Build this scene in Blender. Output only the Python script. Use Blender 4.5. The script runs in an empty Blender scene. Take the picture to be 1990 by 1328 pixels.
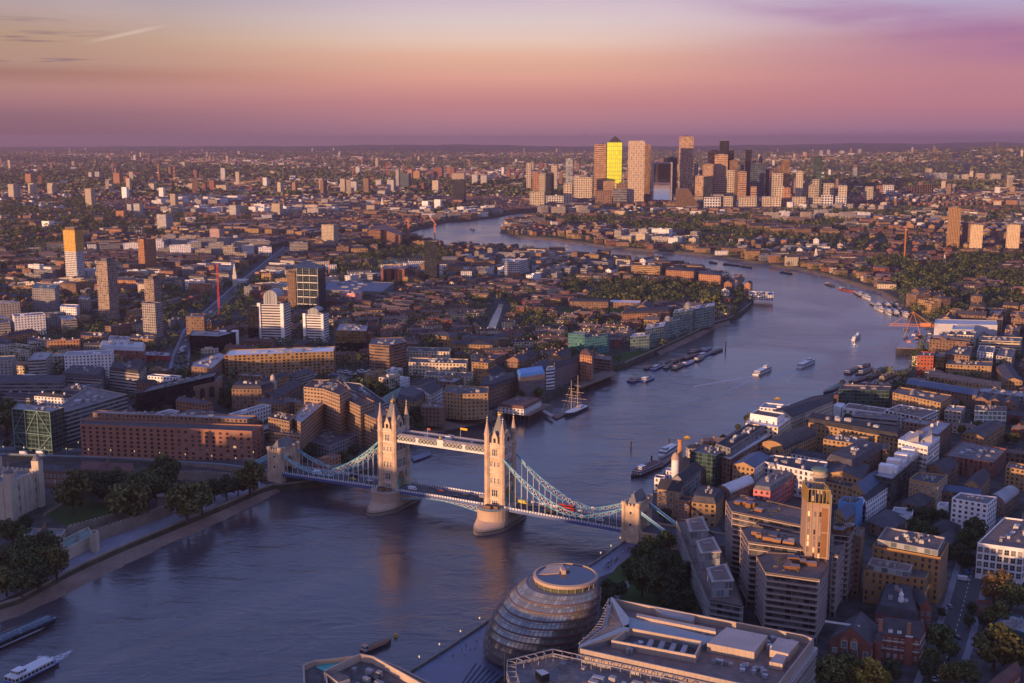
import bpy, math, random
import numpy as np
from mathutils.geometry import tessellate_polygon
from mathutils import Vector
R = random.Random(7)
SC = bpy.context.scene
COL = SC.collection
rad = math.radians
# ------------------------------------------------------------------ camera
F, Y0, CZ, GZ = 2250.0, 266.0, 249.0, 5.0      # focal (photo px), eye level row, camera height, ground height
PIT = math.atan((664 - Y0) / F)
cd = bpy.data.cameras.new('camera'); cam = bpy.data.objects.new('camera', cd); COL.objects.link(cam)
cam.location = (0, 0, CZ); cam.rotation_euler = (math.pi / 2 - PIT, 0, 0)
cd.sensor_width = 36; cd.lens = F / 1990 * 36; cd.clip_start = 1; cd.clip_end = 200000
SC.camera = cam
# ------------------------------------------------------------------ light and sky
SUN_AZ, SUN_EL = 40.0, 4.6      # degrees: from straight behind the camera towards the left, and height
sv = Vector((-math.sin(rad(SUN_AZ)) * math.cos(rad(SUN_EL)), -math.cos(rad(SUN_AZ)) * math.cos(rad(SUN_EL)), math.sin(rad(SUN_EL))))
sd = bpy.data.lights.new('sun', 'SUN'); sun = bpy.data.objects.new('sun', sd); COL.objects.link(sun)
sd.energy = 5.0; sd.angle = rad(0.5); sd.color = (1.0, 0.56, 0.29)
sun.rotation_euler = sv.to_track_quat('Z', 'Y').to_euler(); sun.location = (0, 0, 600)
SC.view_settings.view_transform = 'Standard'; SC.view_settings.look = 'None'
SC.view_settings.exposure = 0.5; SC.view_settings.gamma = 1
SC.cycles.use_denoising = True
SC.cycles.max_bounces = 4; SC.cycles.diffuse_bounces = 2; SC.cycles.glossy_bounces = 2
SC.cycles.transmission_bounces = 2; SC.cycles.volume_bounces = 0; SC.cycles.caustics_reflective = False
def lin(c):
 return tuple(((v / 255) / 12.92 if v / 255 <= .04045 else ((v / 255 + .055) / 1.055) ** 2.4) for v in c)
class NT:
 def __init__(s, nt): s.nt = nt; s.n = nt.nodes; s.l = nt.links
 def new(s, t, **k):
  n = s.n.new(t)
  for a, b in k.items():
   if a.startswith('i_'):
    key = a[2:]; key = int(key) if key.isdigit() else key.replace('_', ' ')
    s.put(n.inputs[key], b)
   else: setattr(n, a, b)
  return n
 def put(s, sock, v):
  if isinstance(v, bpy.types.NodeSocket): s.l.new(v, sock)
  else:
   try: sock.default_value = v
   except Exception: sock.default_value = (*v, 1) if len(v) == 3 else v
 def m(s, op, a, b=None, c=None, clamp=False):
  n = s.new('ShaderNodeMath', operation=op, use_clamp=clamp); s.put(n.inputs[0], a)
  if b is not None: s.put(n.inputs[1], b)
  if c is not None: s.put(n.inputs[2], c)
  return n.outputs[0]
 def mix(s, f, a, b, blend='MIX'):
  n = s.new('ShaderNodeMix', data_type='RGBA', blend_type=blend); s.put(n.inputs[0], f); s.put(n.inputs[6], a); s.put(n.inputs[7], b)
  return n.outputs[2]
 def ramp(s, f, stops, interp='LINEAR'):
  n = s.new('ShaderNodeValToRGB'); cr = n.color_ramp; cr.interpolation = interp
  while len(cr.elements) > 1: cr.elements.remove(cr.elements[-1])
  for i, (p, c) in enumerate(stops):
   e = cr.elements[0] if i == 0 else cr.elements.new(p)
   e.position = p; e.color = (*c, 1)
  s.put(n.inputs[0], f); return n.outputs[0]
 def step(s, v, a, b):
  n = s.new('ShaderNodeMapRange', interpolation_type='SMOOTHSTEP'); s.put(n.inputs[0], v); n.inputs[1].default_value = a; n.inputs[2].default_value = b
  return n.outputs[0]
W = bpy.data.worlds.new("World"); SC.world = W; W.use_nodes = True
t = NT(W.node_tree); t.n.clear()
tc = t.new('ShaderNodeTexCoord'); sp = t.new('ShaderNodeSeparateXYZ', i_0=tc.outputs['Generated'])
X, Yd, Z = sp.outputs
def sky(stops): return [(p, lin(c)) for p, c in stops]
zz = t.m('POWER', t.m('MAXIMUM', Z, 0.0), 0.5)      # root of height: fine steps near the horizon
q = lambda e: math.sqrt(max(e, 0))
left = t.ramp(zz, sky([(q(0), (122, 90, 110)), (q(0.0176), (146, 107, 120)), (q(0.0284), (168, 121, 126)), (q(0.0391), (178, 132, 128)), (q(0.0495), (165, 122, 112)), (q(0.0579), (178, 142, 130)), (q(0.0788), (180, 148, 128)), (q(0.0955), (175, 152, 148)), (q(0.1117), (160, 150, 160)), (q(0.2), (150, 166, 220)), (q(0.42), (122, 144, 214)), (q(1), (92, 116, 186))]))
mid = t.ramp(zz, sky([(q(0), (152, 112, 134)), (q(0.007), (164, 119, 138)), (q(0.0176), (181, 127, 138)), (q(0.0284), (192, 132, 136)), (q(0.0391), (207, 145, 140)), (q(0.0495), (221, 160, 146)), (q(0.0579), (220, 168, 148)), (q(0.0663), (226, 175, 155)), (q(0.0788), (228, 195, 180)), (q(0.0955), (218, 198, 198)), (q(0.1117), (205, 185, 200)), (q(0.2), (150, 166, 220)), (q(0.42), (122, 144, 214)), (q(1), (92, 116, 186))]))
right = t.ramp(zz, sky([(q(0), (118, 88, 126)), (q(0.007), (156, 114, 140)), (q(0.0176), (172, 119, 138)), (q(0.0284), (184, 124, 138)), (q(0.0495), (188, 130, 142)), (q(0.0663), (182, 128, 150)), (q(0.0788), (178, 128, 152)), (q(0.0955), (182, 155, 185)), (q(0.1117), (180, 172, 205)), (q(0.2), (150, 166, 220)), (q(0.42), (122, 144, 214)), (q(1), (92, 116, 186))]))
c = t.mix(t.step(X, -.42, -.02), left, mid); c = t.mix(t.step(X, .02, .38), c, right)
# soft purple cloud bank high on the right, thin dark streaks low on the left
mp = t.new('ShaderNodeMapping', i_0=tc.outputs['Generated']); mp.inputs['Scale'].default_value = (2.2, 1, 16); mp.inputs['Rotation'].default_value = (0, rad(14), 0)
nz = t.new('ShaderNodeTexNoise', i_Vector=mp.outputs[0], i_Scale=2.0, i_Detail=7.0, i_Roughness=.58)
dl = t.m('ABSOLUTE', t.m('SUBTRACT', Z, t.m('MULTIPLY_ADD', X, -.19, .149))); a1 = t.m('MULTIPLY', t.step(X, .08, .26), t.m('SUBTRACT', 1.0, t.step(dl, .004, .026))); a1 = t.m('MULTIPLY', a1, t.step(nz.outputs[0], .30, .62))
c = t.mix(t.m('MULTIPLY', a1, .65), c, (*lin((158, 108, 158)), 1))
mp2 = t.new('ShaderNodeMapping', i_0=tc.outputs['Generated']); mp2.inputs['Scale'].default_value = (3, 1, 60); mp2.inputs['Location'].default_value = (3.1, 0, 1.7)
n2 = t.new('ShaderNodeTexNoise', i_Vector=mp2.outputs[0], i_Scale=2.6, i_Detail=6.0, i_Roughness=.6)
a2 = t.m('MULTIPLY', t.step(n2.outputs[0], .52, .6), t.m('MULTIPLY', t.m('SUBTRACT', 1.0, t.step(X, -.36, -.30)), t.m('MULTIPLY', t.step(Z, .05, .06), t.m('SUBTRACT', 1.0, t.step(Z, .085, .095)))))
c = t.mix(t.m('MULTIPLY', a2, .6), c, (*lin((126, 100, 118)), 1))
n3 = t.new('ShaderNodeTexNoise', i_Vector=mp.outputs[0], i_Scale=1.1, i_Detail=5.0, i_Roughness=.55)
c = t.mix(t.m('MULTIPLY', t.step(n3.outputs[0], .46, .66), t.m('MULTIPLY', t.step(Z, .05, .1), .16)), c, (*lin((240, 205, 205)), 1))
dl = t.m('ABSOLUTE', t.m('SUBTRACT', Z, t.m('MULTIPLY_ADD', X, .25, .157))); a3 = t.m('MULTIPLY', t.m('SUBTRACT', 1.0, t.step(dl, .0003, .0022)), t.m('MULTIPLY', t.step(X, -.345, -.31), t.m('SUBTRACT', 1.0, t.step(X, -.30, -.27))))
c = t.mix(t.m('MULTIPLY', a3, .3), c, (*lin((238, 215, 205)), 1))
# warm glow round the low sun (behind the camera)
dp = t.new('ShaderNodeVectorMath', operation='DOT_PRODUCT', i_0=tc.outputs['Generated']); dp.inputs[1].default_value = sv
g = t.m('POWER', t.m('MAXIMUM', dp.outputs['Value'], 0.0), 9.0)
g = t.m('MULTIPLY', g, t.m('SUBTRACT', 1.0, t.step(Z, .06, .6)))
glow = t.mix(g, (0, 0, 0, 1), (1.3, .62, .2, 1))
c = t.mix(1.0, c, glow, 'ADD')
bg = t.new('ShaderNodeBackground', i_0=c, i_1=1.0)
# the dome above the picture is the deep blue of dusk
bg.inputs[1].default_value = 1.0
dim = t.m('MULTIPLY_ADD', t.step(Z, .13, .45), .2, .72); t.put(bg.inputs[1], dim)
t.l.new(bg.outputs[0], t.new('ShaderNodeOutputWorld').inputs[0])
# ------------------------------------------------------------------ photo rows and columns -> places on the ground
cp, spt = math.cos(PIT), math.sin(PIT)
def P(x, y, z=GZ):
 dx, u = x - 995, 664 - y
 dy, dz = F * cp + u * spt, -F * spt + u * cp
 k = (z - CZ) / dz
 return (dx * k, dy * k)
def proj(p):
 y, z = p[1], p[2] - CZ
 d = y * cp - z * spt
 return (995 + F * p[0] / d, 664 - F * (y * spt + z * cp) / d)
def zat(X, Yw, ypx):            # height over (X, Yw) seen at photo row ypx
 k = (664 - ypx) / F
 return CZ + Yw * (k * cp - spt) / (cp + k * spt)
def ppm(X, Yw, z=GZ): return F / (Yw * cp - (z - CZ) * spt)
# ------------------------------------------------------------------ mesh builder
def area(p): return sum(p[i][0] * p[(i + 1) % len(p)][1] - p[(i + 1) % len(p)][0] * p[i][1] for i in range(len(p))) / 2
def ccw(p): return list(p) if area(p) > 0 else list(p)[::-1]
def offset(p, d):               # inset (d > 0) of a counter-clockwise outline
 n = len(p); o = []
 for i in range(n):
  a, b, c_ = Vector(p[i - 1][:2]), Vector(p[i][:2]), Vector(p[(i + 1) % n][:2])
  e1, e2 = (b - a).normalized(), (c_ - b).normalized()
  n1, n2_ = Vector((-e1.y, e1.x)), Vector((-e2.y, e2.x))
  m_ = n1 + n2_; k = d / max(.35, m_.length_squared / 2) if m_.length > 1e-6 else d
  o.append((b.x + m_.x * k, b.y + m_.y * k))
 return o
def rect(cx, cy, w, d, r):
 c_, s_ = math.cos(r), math.sin(r)
 return [(cx + x * c_ - y * s_, cy + x * s_ + y * c_) for x, y in ((-w / 2, -d / 2), (w / 2, -d / 2), (w / 2, d / 2), (-w / 2, d / 2))]
def ngon(cx, cy, r, n=16, ph=0, ry=None): return [(cx + r * math.cos(ph + 2 * math.pi * i / n), cy + (ry or r) * math.sin(ph + 2 * math.pi * i / n)) for i in range(n)]
class MB:
 def __init__(s): s.v = []; s.f = []; s.m = []; s.uv = []
 def face(s, pts, m=0, uv=None):
  b = len(s.v); s.v += [tuple(p) for p in pts]; s.f.append(tuple(range(b, b + len(pts)))); s.m.append(m)
  s.uv += uv if uv else [(p[0], p[1]) for p in pts]
  return s
 def wall(s, a, b, z0, z1, m=0, bw=3.5, fh=3.2):
  L = math.hypot(b[0] - a[0], b[1] - a[1]); n = max(1, round(L / bw)); k = max(1, round((z1 - z0) / fh))
  s.face([(a[0], a[1], z0), (b[0], b[1], z0), (b[0], b[1], z1), (a[0], a[1], z1)], m, [(0, 0), (n, 0), (n, k), (0, k)])
 def cap(s, p, z, m=1, up=True):
  p = ccw(p)
  if len(p) <= 4: s.face([(x, y, z) for x, y in (p if up else p[::-1])], m); return
  for tr in tessellate_polygon([[Vector((x, y, 0)) for x, y in p]]):
   q_ = [p[i] for i in tr]
   if (area(q_) > 0) != up: q_ = q_[::-1]
   s.face([(x, y, z) for x, y in q_], m)
 def prism(s, p, z0, z1, mw=0, mt=1, bw=3.5, fh=3.2, top=True, bot=False):
  p = ccw(p)
  for i in range(len(p)): s.wall(p[i], p[(i + 1) % len(p)], z0, z1, mw, bw, fh)
  if top: s.cap(p, z1, mt)
  if bot: s.cap(p, z0, mt, False)
  return s
 def box(s, cx, cy, z0, w, d, h, r=0, mw=0, mt=None, bw=3.5, fh=3.2): return s.prism(rect(cx, cy, w, d, r), z0, z0 + h, mw, mw if mt is None else mt, bw, fh)
 def loft(s, rings, m=0, close=True, capm=None):   # rings: lists of 3d points, same count, counter-clockwise
  n = len(rings[0])
  for a, b in zip(rings, rings[1:]):
   for i in range(n):
    j = (i + 1) % n; s.face([a[i], a[j], b[j], b[i]], m)
  if close: s.face(rings[-1], m if capm is None else capm)
  return s
 def lathe(s, cx, cy, prof, n=12, m=0, ph=0): return s.loft([[(cx + r * math.cos(ph + 2 * math.pi * i / n), cy + r * math.sin(ph + 2 * math.pi * i / n), z) for i in range(n)] for r, z in prof], m)
 def tube(s, p, q_, r=.1, n=4, m=0, r2=None):
  p, q_ = Vector(p), Vector(q_); d = (q_ - p).normalized(); u = d.cross(Vector((0, 0, 1)))
  u = u.normalized() if u.length > 1e-4 else Vector((1, 0, 0)); w = d.cross(u); r2 = r if r2 is None else r2
  A = [p + (u * math.cos(2 * math.pi * (i + .5) / n) + w * math.sin(2 * math.pi * (i + .5) / n)) * -r for i in range(n)]
  B = [q_ + (u * math.cos(2 * math.pi * (i + .5) / n) + w * math.sin(2 * math.pi * (i + .5) / n)) * -r2 for i in range(n)]
  s.loft([A, B], m); s.face(A[::-1], m); return s
 def build(s, name, mats, parent=None, origin=(0, 0, 0), smooth=False):
  me = bpy.data.meshes.new(name); ox, oy, oz = origin
  me.from_pydata([(x - ox, y - oy, z - oz) for x, y, z in s.v], [], s.f)
  for k in (mats if isinstance(mats, (list, tuple)) else [mats]): me.materials.append(k)
  me.polygons.foreach_set('material_index', s.m)
  ul = me.uv_layers.new(name='UVMap'); ul.data.foreach_set('uv', [c_ for p in s.uv for c_ in p])
  if smooth: me.polygons.foreach_set('use_smooth', [True] * len(s.f))
  o = bpy.data.objects.new(name, me); COL.objects.link(o)
  if parent is not None: o.parent = parent
  else: o.location = origin
  return o
def tag(o, label=None, cat=None, group=None, kind=None):
 if label: o['label'] = label
 if cat: o['category'] = cat
 if group: o['group'] = group
 if kind: o['kind'] = kind
 return o
def empty(name, loc, label, cat, group=None):
 o = bpy.data.objects.new(name, None); COL.objects.link(o); o.location = loc; o.empty_display_size = .5
 return tag(o, label, cat, group)
LAND = []                     # (phrase, photo x, photo y) of things one can find, for telling look-alikes apart
AUTO = []                     # (object, phrase, x, y) still to be told apart
# ------------------------------------------------------------------ materials
MATS = {}
def base(name):
 m = bpy.data.materials.new(name); m.use_nodes = True; k = NT(m.node_tree); b = k.n['Principled BSDF']; MATS[name] = m
 return m, k, b
def mat(name, c_, rough=.8, metal=0.0, var=.25, sc=.12, fine=1.5, emit=None, spec=.5, rnd=.12):
 m, k, b = base(name); tc_ = k.new('ShaderNodeTexCoord').outputs['Object']
 n1 = k.new('ShaderNodeTexNoise', i_Vector=tc_, i_Scale=sc, i_Detail=3.0); n2_ = k.new('ShaderNodeTexNoise', i_Vector=tc_, i_Scale=fine, i_Detail=2.0)
 f = k.m('ADD', k.m('MULTIPLY', n1.outputs[0], .65), k.m('MULTIPLY', n2_.outputs[0], .35))
 v = k.new('ShaderNodeMapRange', i_0=f); v.inputs[1].default_value = .3; v.inputs[2].default_value = .7; v.inputs[3].default_value = 1 - var; v.inputs[4].default_value = 1 + var
 oi = k.new('ShaderNodeObjectInfo'); rr = k.m('MULTIPLY_ADD', oi.outputs['Random'], 2 * rnd, 1 - rnd)
 s_ = k.m('MULTIPLY', v.outputs[0], rr)
 k.put(b.inputs['Base Color'], k.mix(1.0, (*c_, 1), s_, 'MULTIPLY'))
 b.inputs['Roughness'].default_value = rough; b.inputs['Metallic'].default_value = metal; b.inputs['Specular IOR Level'].default_value = spec
 if emit: b.inputs['Emission Color'].default_value = (*emit[:3], 1); b.inputs['Emission Strength'].default_value = emit[3]
 return m
def fac(name, wall, w=.45, h=.5, glass=(.02, .024, .03), pale=(.22, .21, .2), palek=3.0, lit=0.0, cy=.5, var=.2, rough=.85, sill=.0, grough=.12, metal=0.0, rnd=.15, band=None):
 m, k, b = base(name)
 uv = k.new('ShaderNodeUVMap').outputs[0]; s_ = k.new('ShaderNodeSeparateXYZ', i_0=uv); u, v = s_.outputs[0], s_.outputs[1]
 fu, fv = k.m('FRACT', u), k.m('FRACT', v)
 mu = k.m('LESS_THAN', k.m('ABSOLUTE', k.m('SUBTRACT', fu, .5)), w / 2) if w < .995 else 1.0
 mv = k.m('LESS_THAN', k.m('ABSOLUTE', k.m('SUBTRACT', fv, cy)), h / 2) if h < .995 else 1.0
 mk = k.m('MULTIPLY', mu, mv)
 oi = k.new('ShaderNodeObjectInfo')
 cb = k.new('ShaderNodeCombineXYZ', i_0=k.m('FLOOR', u), i_1=k.m('FLOOR', v), i_2=k.m('MULTIPLY', oi.outputs['Random'], 97.0))
 wn = k.new('ShaderNodeTexWhiteNoise', noise_dimensions='3D', i_0=cb.outputs[0]); r_ = wn.outputs[0]
 gc = k.mix(k.m('POWER', r_, palek), (*glass, 1), (*pale, 1))
 tc_ = k.new('ShaderNodeTexCoord').outputs['Object']
 n1 = k.new('ShaderNodeTexNoise', i_Vector=tc_, i_Scale=.09, i_Detail=4.0); n2_ = k.new('ShaderNodeTexNoise', i_Vector=tc_, i_Scale=1.3, i_Detail=2.0)
 f = k.m('ADD', k.m('MULTIPLY', n1.outputs[0], .6), k.m('MULTIPLY', n2_.outputs[0], .4))
 vr = k.new('ShaderNodeMapRange', i_0=f); vr.inputs[1].default_value = .3; vr.inputs[2].default_value = .7; vr.inputs[3].default_value = 1 - var; vr.inputs[4].default_value = 1 + var
 s2 = k.m('MULTIPLY', vr.outputs[0], k.m('MULTIPLY_ADD', oi.outputs['Random'], 2 * rnd, 1 - rnd))
 wc = k.mix(1.0, (*wall, 1), s2, 'MULTIPLY')
 if band: wc = k.mix(k.m('LESS_THAN', fv, band[1]), wc, (*band[0], 1))
 k.put(b.inputs['Base Color'], k.mix(mk, wc, gc))
 k.put(b.inputs['Roughness'], k.m('MULTIPLY_ADD', mk, grough - rough, rough))
 if metal: k.put(b.inputs['Metallic'], k.m('MULTIPLY', mk, metal))
 if lit:
  b.inputs['Emission Color'].default_value = (1, .62, .25, 1)
  k.put(b.inputs['Emission Strength'], k.m('MULTIPLY', k.m('MULTIPLY', mk, k.m('GREATER_THAN', r_, 1 - lit)), .55))
 return m
B = dict(
 yel=(.28, .17, .075), brn=(.17, .10, .062), red=(.19, .065, .042), org=(.29, .14, .07), con=(.28, .25, .225), wht=(.62, .59, .56), crm=(.46, .38, .27), stn=(.38, .31, .23), gry=(.17, .165, .17), drk=(.06, .06, .07))
for k_, c_ in B.items():
 c_ = tuple(v * 1.18 for v in c_)
 fac('wall_' + k_, c_, .46, .52)                               # punched windows
 fac('band_' + k_, c_, 1.0, .42, pale=(.16, .16, .16))          # ribbon windows
 mat('plain_' + k_, c_, .85)
fac('grid_wht', (.62, .59, .56), .72, .66, pale=(.1, .11, .12))
fac('grid_con', (.30, .27, .24), .6, .62)
fac('grid_crm', (.46, .38, .27), .55, .55)
fac('arch_brn', (.15, .075, .045), .5, .42, glass=(.014, .014, .016))
fac('tall_red', (.2, .07, .04), .4, .86)
fac('glass_dark', (.05, .055, .065), .93, .9, glass=(.02, .026, .034), pale=(.06, .075, .09), grough=.08, metal=.35)
fac('glass_blue', (.12, .15, .18), .9, .86, glass=(.03, .05, .07), pale=(.12, .17, .2), grough=.08, metal=.5)
fac('glass_green', (.07, .10, .095), .9, .8, glass=(.022, .05, .045), pale=(.08, .15, .13), grough=.1, metal=.4)
fac('glass_black', (.02, .02, .024), .95, .93, glass=(.008, .009, .012), pale=(.02, .022, .03), grough=.1)
fac('glass_pale', (.3, .3, .3), .88, .8, glass=(.08, .1, .11), pale=(.34, .36, .36), palek=1.0, grough=.2)
fac('glass_sun_glare', (.34, .38, .05), .84, .86, glass=(.44, .54, .03), pale=(.56, .66, .05), palek=.7, grough=.42, metal=.95, rnd=.02)  # yellow of the reflected low sun is put into this glass colour
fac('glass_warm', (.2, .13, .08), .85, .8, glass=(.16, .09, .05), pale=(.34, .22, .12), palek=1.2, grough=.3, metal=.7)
fac('white_green', (.6, .57, .54), .84, .74, glass=(.09, .16, .13), pale=(.28, .36, .3), palek=1.2, grough=.2)
fac('metal_clad', (.42, .42, .43), .04, 1.0, glass=(.3, .3, .32), pale=(.36, .36, .38), rough=.5)
fac('blue_box', (.13, .3, .55), .04, 1.0, glass=(.1, .22, .42), pale=(.12, .26, .5))
fac('pink_wall', (.5, .16, .15), .42, .5)
fac('balcony', (.075, .065, .06), .84, .8, glass=(.015, .018, .02), pale=(.15, .15, .145), palek=1.8)
fac('lattice', (.42, .33, .25), .6, .55, glass=(.1, .07, .05), pale=(.34, .24, .15), palek=1.2)
mat('slate', (.062, .058, .064), .85, var=.4, sc=.2, rnd=.35, spec=.25); mat('flat_roof', (.125, .112, .108), .95, var=.45, sc=.2, fine=.8, rnd=.4, spec=.2)
mat('roof_light', (.27, .25, .25), .85, var=.3, rnd=.25); mat('roof_tile', (.12, .058, .046), .85, var=.3, rnd=.2); mat('roof_brown', (.16, .11, .09), .9, var=.35, sc=.3)
mat('roof_blue', (.05, .075, .13), .6, var=.25); mat('roof_green', (.12, .18, .14), .7, var=.25); mat('roof_metal', (.36, .37, .39), .4, metal=.3, var=.15)
mat('white_paint', (.66, .64, .62), .6, var=.1, rnd=.05); mat('dark_metal', (.03, .03, .035), .5, var=.2); mat('steel', (.33, .33, .34), .45, metal=.5, var=.15)
mat('glass', (.02, .025, .03), .08, var=.2, rnd=.4); mat('glass_curtain', (.2, .19, .17), .3, var=.2, rnd=.4); mat('glass_mid', (.06, .075, .08), .12, var=.2, rnd=.4)
mat('foliage_far', (.034, .042, .018), .95, var=.5, sc=.02, fine=.12, rnd=.2, spec=.1)
mat('bark', (.07, .05, .035), .9); mat('bridge_stone', (.50, .365, .24), .85, var=.34, sc=.22, fine=1.4, rnd=.04); mat('stone_dark', (.2, .16, .12), .9, var=.4)
mat('bridge_blue', (.10, .33, .42), .45, var=.12, rnd=.03); mat('bridge_white', (.6, .6, .56), .5, var=.12); mat('bridge_navy', (.06, .1, .25), .5); mat('bridge_red', (.35, .04, .03), .5)
mat('lead_roof', (.12, .12, .125), .6, var=.3); mat('gold', (.75, .42, .06), .35, metal=.8, var=.1); mat('tarmac', (.055, .055, .06), .9, var=.25, sc=.05, fine=.6)
mat('pale_paving', (.17, .165, .19), .75, var=.2); mat('slate_paving', (.07, .085, .14), .4, var=.2)
mat('stone_wall', (.25, .2, .15), .9, var=.35, sc=.12, fine=.8); mat('beach', (.20, .13, .095), .95, var=.35, sc=.06, fine=.4); mat('weed_wall', (.06, .06, .035), .9, var=.5)
mat('grass', (.045, .075, .02), .95, var=.3, sc=.05, spec=.1); mat('boat_white', (.6, .58, .57), .4, var=.08); mat('boat_dark', (.03, .032, .04), .5, var=.2); mat('boat_red', (.3, .05, .03), .6); mat('boat_blue', (.04, .09, .25), .5)
mat('deck_wood', (.17, .11, .075), .8); mat('buoy_yellow', (.6, .36, .03), .5); mat('car_white', (.62, .62, .62), .3, var=.05); mat('car_red', (.45, .03, .02), .3, var=.05); mat('car_dark', (.03, .03, .035), .25, var=.05); mat('car_grey', (.2, .2, .22), .3, var=.05); mat('car_yellow', (.5, .42, .05), .35, var=.05); mat('tyre', (.015, .015, .015), .9)
mat('crane_red', (.55, .03, .03), .5, var=.1); mat('crane_orange', (.6, .22, .08), .5, var=.1); mat('lamp_glow', (.8, .6, .3), .4, emit=(1, .62, .25, .7)); mat('window_glow', (.8, .6, .3), .4, emit=(1, .6, .2, .45)); mat('white_stone', (.56, .5, .42), .8, var=.2); mat('bronze_panel', (.2, .09, .035), .5, metal=.3, var=.2); mat('pink_stone', (.42, .30, .21), .75, var=.12)
mat('scoop_pink', (.22, .12, .11), .7); mat('turquoise', (.05, .3, .25), .6); mat('awning_blue', (.05, .2, .5), .6)
for nm, c_ in (('leaf_green', (.054, .068, .024)), ('leaf_dark', (.034, .046, .02)), ('leaf_olive', (.088, .088, .028)), ('leaf_gold', (.26, .19, .035)), ('leaf_rust', (.19, .12, .04))):
 m, k, b = base(nm); gm = k.new('ShaderNodeNewGeometry'); oi = k.new('ShaderNodeObjectInfo')
 rr = k.m('MULTIPLY_ADD', gm.outputs['Random Per Island'], 1.3, .45); rr = k.m('MULTIPLY', rr, k.m('MULTIPLY_ADD', oi.outputs['Random'], .5, .75))
 k.put(b.inputs['Base Color'], k.mix(1.0, (*c_, 1), rr, 'MULTIPLY')); b.inputs['Roughness'].default_value = .8; b.inputs['Specular IOR Level'].default_value = .2
# ground: streets, yards and planting seen from above
m, k, b = base('city_ground'); tc_ = k.new('ShaderNodeTexCoord').outputs['Object']
n1 = k.new('ShaderNodeTexNoise', i_Vector=tc_, i_Scale=.012, i_Detail=8.0, i_Roughness=.65); n2_ = k.new('ShaderNodeTexNoise', i_Vector=tc_, i_Scale=.0016, i_Detail=9.0, i_Roughness=.72)
n3 = k.new('ShaderNodeTexNoise', i_Vector=tc_, i_Scale=.15, i_Detail=4.0)
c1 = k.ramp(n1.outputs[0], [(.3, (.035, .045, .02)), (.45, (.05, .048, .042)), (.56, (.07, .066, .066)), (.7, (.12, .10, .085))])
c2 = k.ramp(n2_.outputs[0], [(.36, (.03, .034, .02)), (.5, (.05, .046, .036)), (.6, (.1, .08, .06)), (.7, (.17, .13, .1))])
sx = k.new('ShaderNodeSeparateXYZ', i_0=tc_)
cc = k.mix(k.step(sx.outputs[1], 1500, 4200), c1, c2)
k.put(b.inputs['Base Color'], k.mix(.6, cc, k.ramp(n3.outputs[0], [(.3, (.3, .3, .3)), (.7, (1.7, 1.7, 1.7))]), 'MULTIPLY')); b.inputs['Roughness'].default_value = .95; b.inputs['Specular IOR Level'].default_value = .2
# river
m, k, b = base('river_water'); tc_ = k.new('ShaderNodeTexCoord').outputs['Object']
mpp = k.new('ShaderNodeMapping', i_0=tc_); mpp.inputs['Rotation'].default_value = (0, 0, rad(24)); mpp.inputs['Scale'].default_value = (.55, 1, 1)
w1 = k.new('ShaderNodeTexNoise', i_Vector=mpp.outputs[0], i_Scale=.055, i_Detail=4.0, i_Roughness=.5, i_Distortion=.6)
w2 = k.new('ShaderNodeTexNoise', i_Vector=mpp.outputs[0], i_Scale=.32, i_Detail=5.0, i_Roughness=.6, i_Distortion=.4)
w3 = k.new('ShaderNodeTexNoise', i_Vector=tc_, i_Scale=.006, i_Detail=4.0, i_Roughness=.55, i_Distortion=1.0)
hgt = k.m('ADD', k.m('MULTIPLY', w1.outputs[0], 2.6), k.m('MULTIPLY', w2.outputs[0], .62))
bm = k.new('ShaderNodeBump', i_Height=hgt); k.put(bm.inputs['Strength'], k.m('MULTIPLY_ADD', k.step(w3.outputs[0], .38, .62), .75, .25)); bm.inputs['Distance'].default_value = .75
k.put(b.inputs['Normal'], bm.outputs[0])
k.put(b.inputs['Base Color'], k.ramp(w3.outputs[0], [(.35, (.044, .038, .044)), (.65, (.068, .060, .068))]))
k.put(b.inputs['Roughness'], k.m('MULTIPLY_ADD', w3.outputs[0], .2, .1)); b.inputs['IOR'].default_value = 1.5
M = MATS

# ------------------------------------------------------------------ the setting
def struct(name, mb, mats): return tag(mb.build(name, mats), kind='structure')
def PP(pts, z=GZ): return [P(x, y, z) for x, y in pts]
NB = [(-300, 1300), (0, 1176), (39, 1163), (141, 1107), (225, 1068), (370, 1008), (437, 980), (500, 953), (530, 943), (560, 941), (640, 930), (715, 912), (790, 862), (817, 833), (845, 816), (899, 798), (956, 791), (1040, 780), (1075, 762), (1112, 750),
      (1160, 728), (1188, 712), (1214, 706), (1276, 679), (1360, 640), (1379, 629), (1417, 619), (1435, 609), (1461, 588), (1466, 572), (1443, 552), (1422, 542), (1358, 525), (1282, 511), (1230, 506), (1143, 498), (1095, 493), (1033, 486), (986, 483), (935, 479), (899, 475), (871, 478), (830, 466), (782, 457),
      (779, 452), (800, 447), (828, 439), (864, 430), (920, 426), (966, 419), (1000, 413), (1060, 409), (1130, 406), (1200, 403.5), (1400, 401), (1700, 400), (2400, 399)]
SB = [(700, 1395), (770, 1328), (801, 1305), (855, 1272), (946, 1211), (1157, 1094), (1214, 1054), (1240, 1043), (1262, 1000), (1270, 950), (1300, 905), (1345, 880), (1400, 853), (1450, 826), (1500, 800), (1580, 770), (1618, 765), (1690, 757), (1740, 745), (1756, 734), (1772, 722), (1774, 697), (1792, 672), (1815, 650), (1822, 630), (1771, 606),
      (1746, 581), (1713, 563), (1654, 545), (1618, 534), (1574, 524), (1523, 516.5), (1490, 511), (1450, 505), (1363, 492), (1307, 488), (1215, 481), (1136, 471), (1077, 463), (1000, 457), (973, 449), (979, 436), (1005, 424), (1050, 416), (1130, 411), (1250, 408.5), (1500, 406.5), (1800, 406), (2400, 405.5)]
WNB, WSB = PP(NB), PP(SB)
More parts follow.
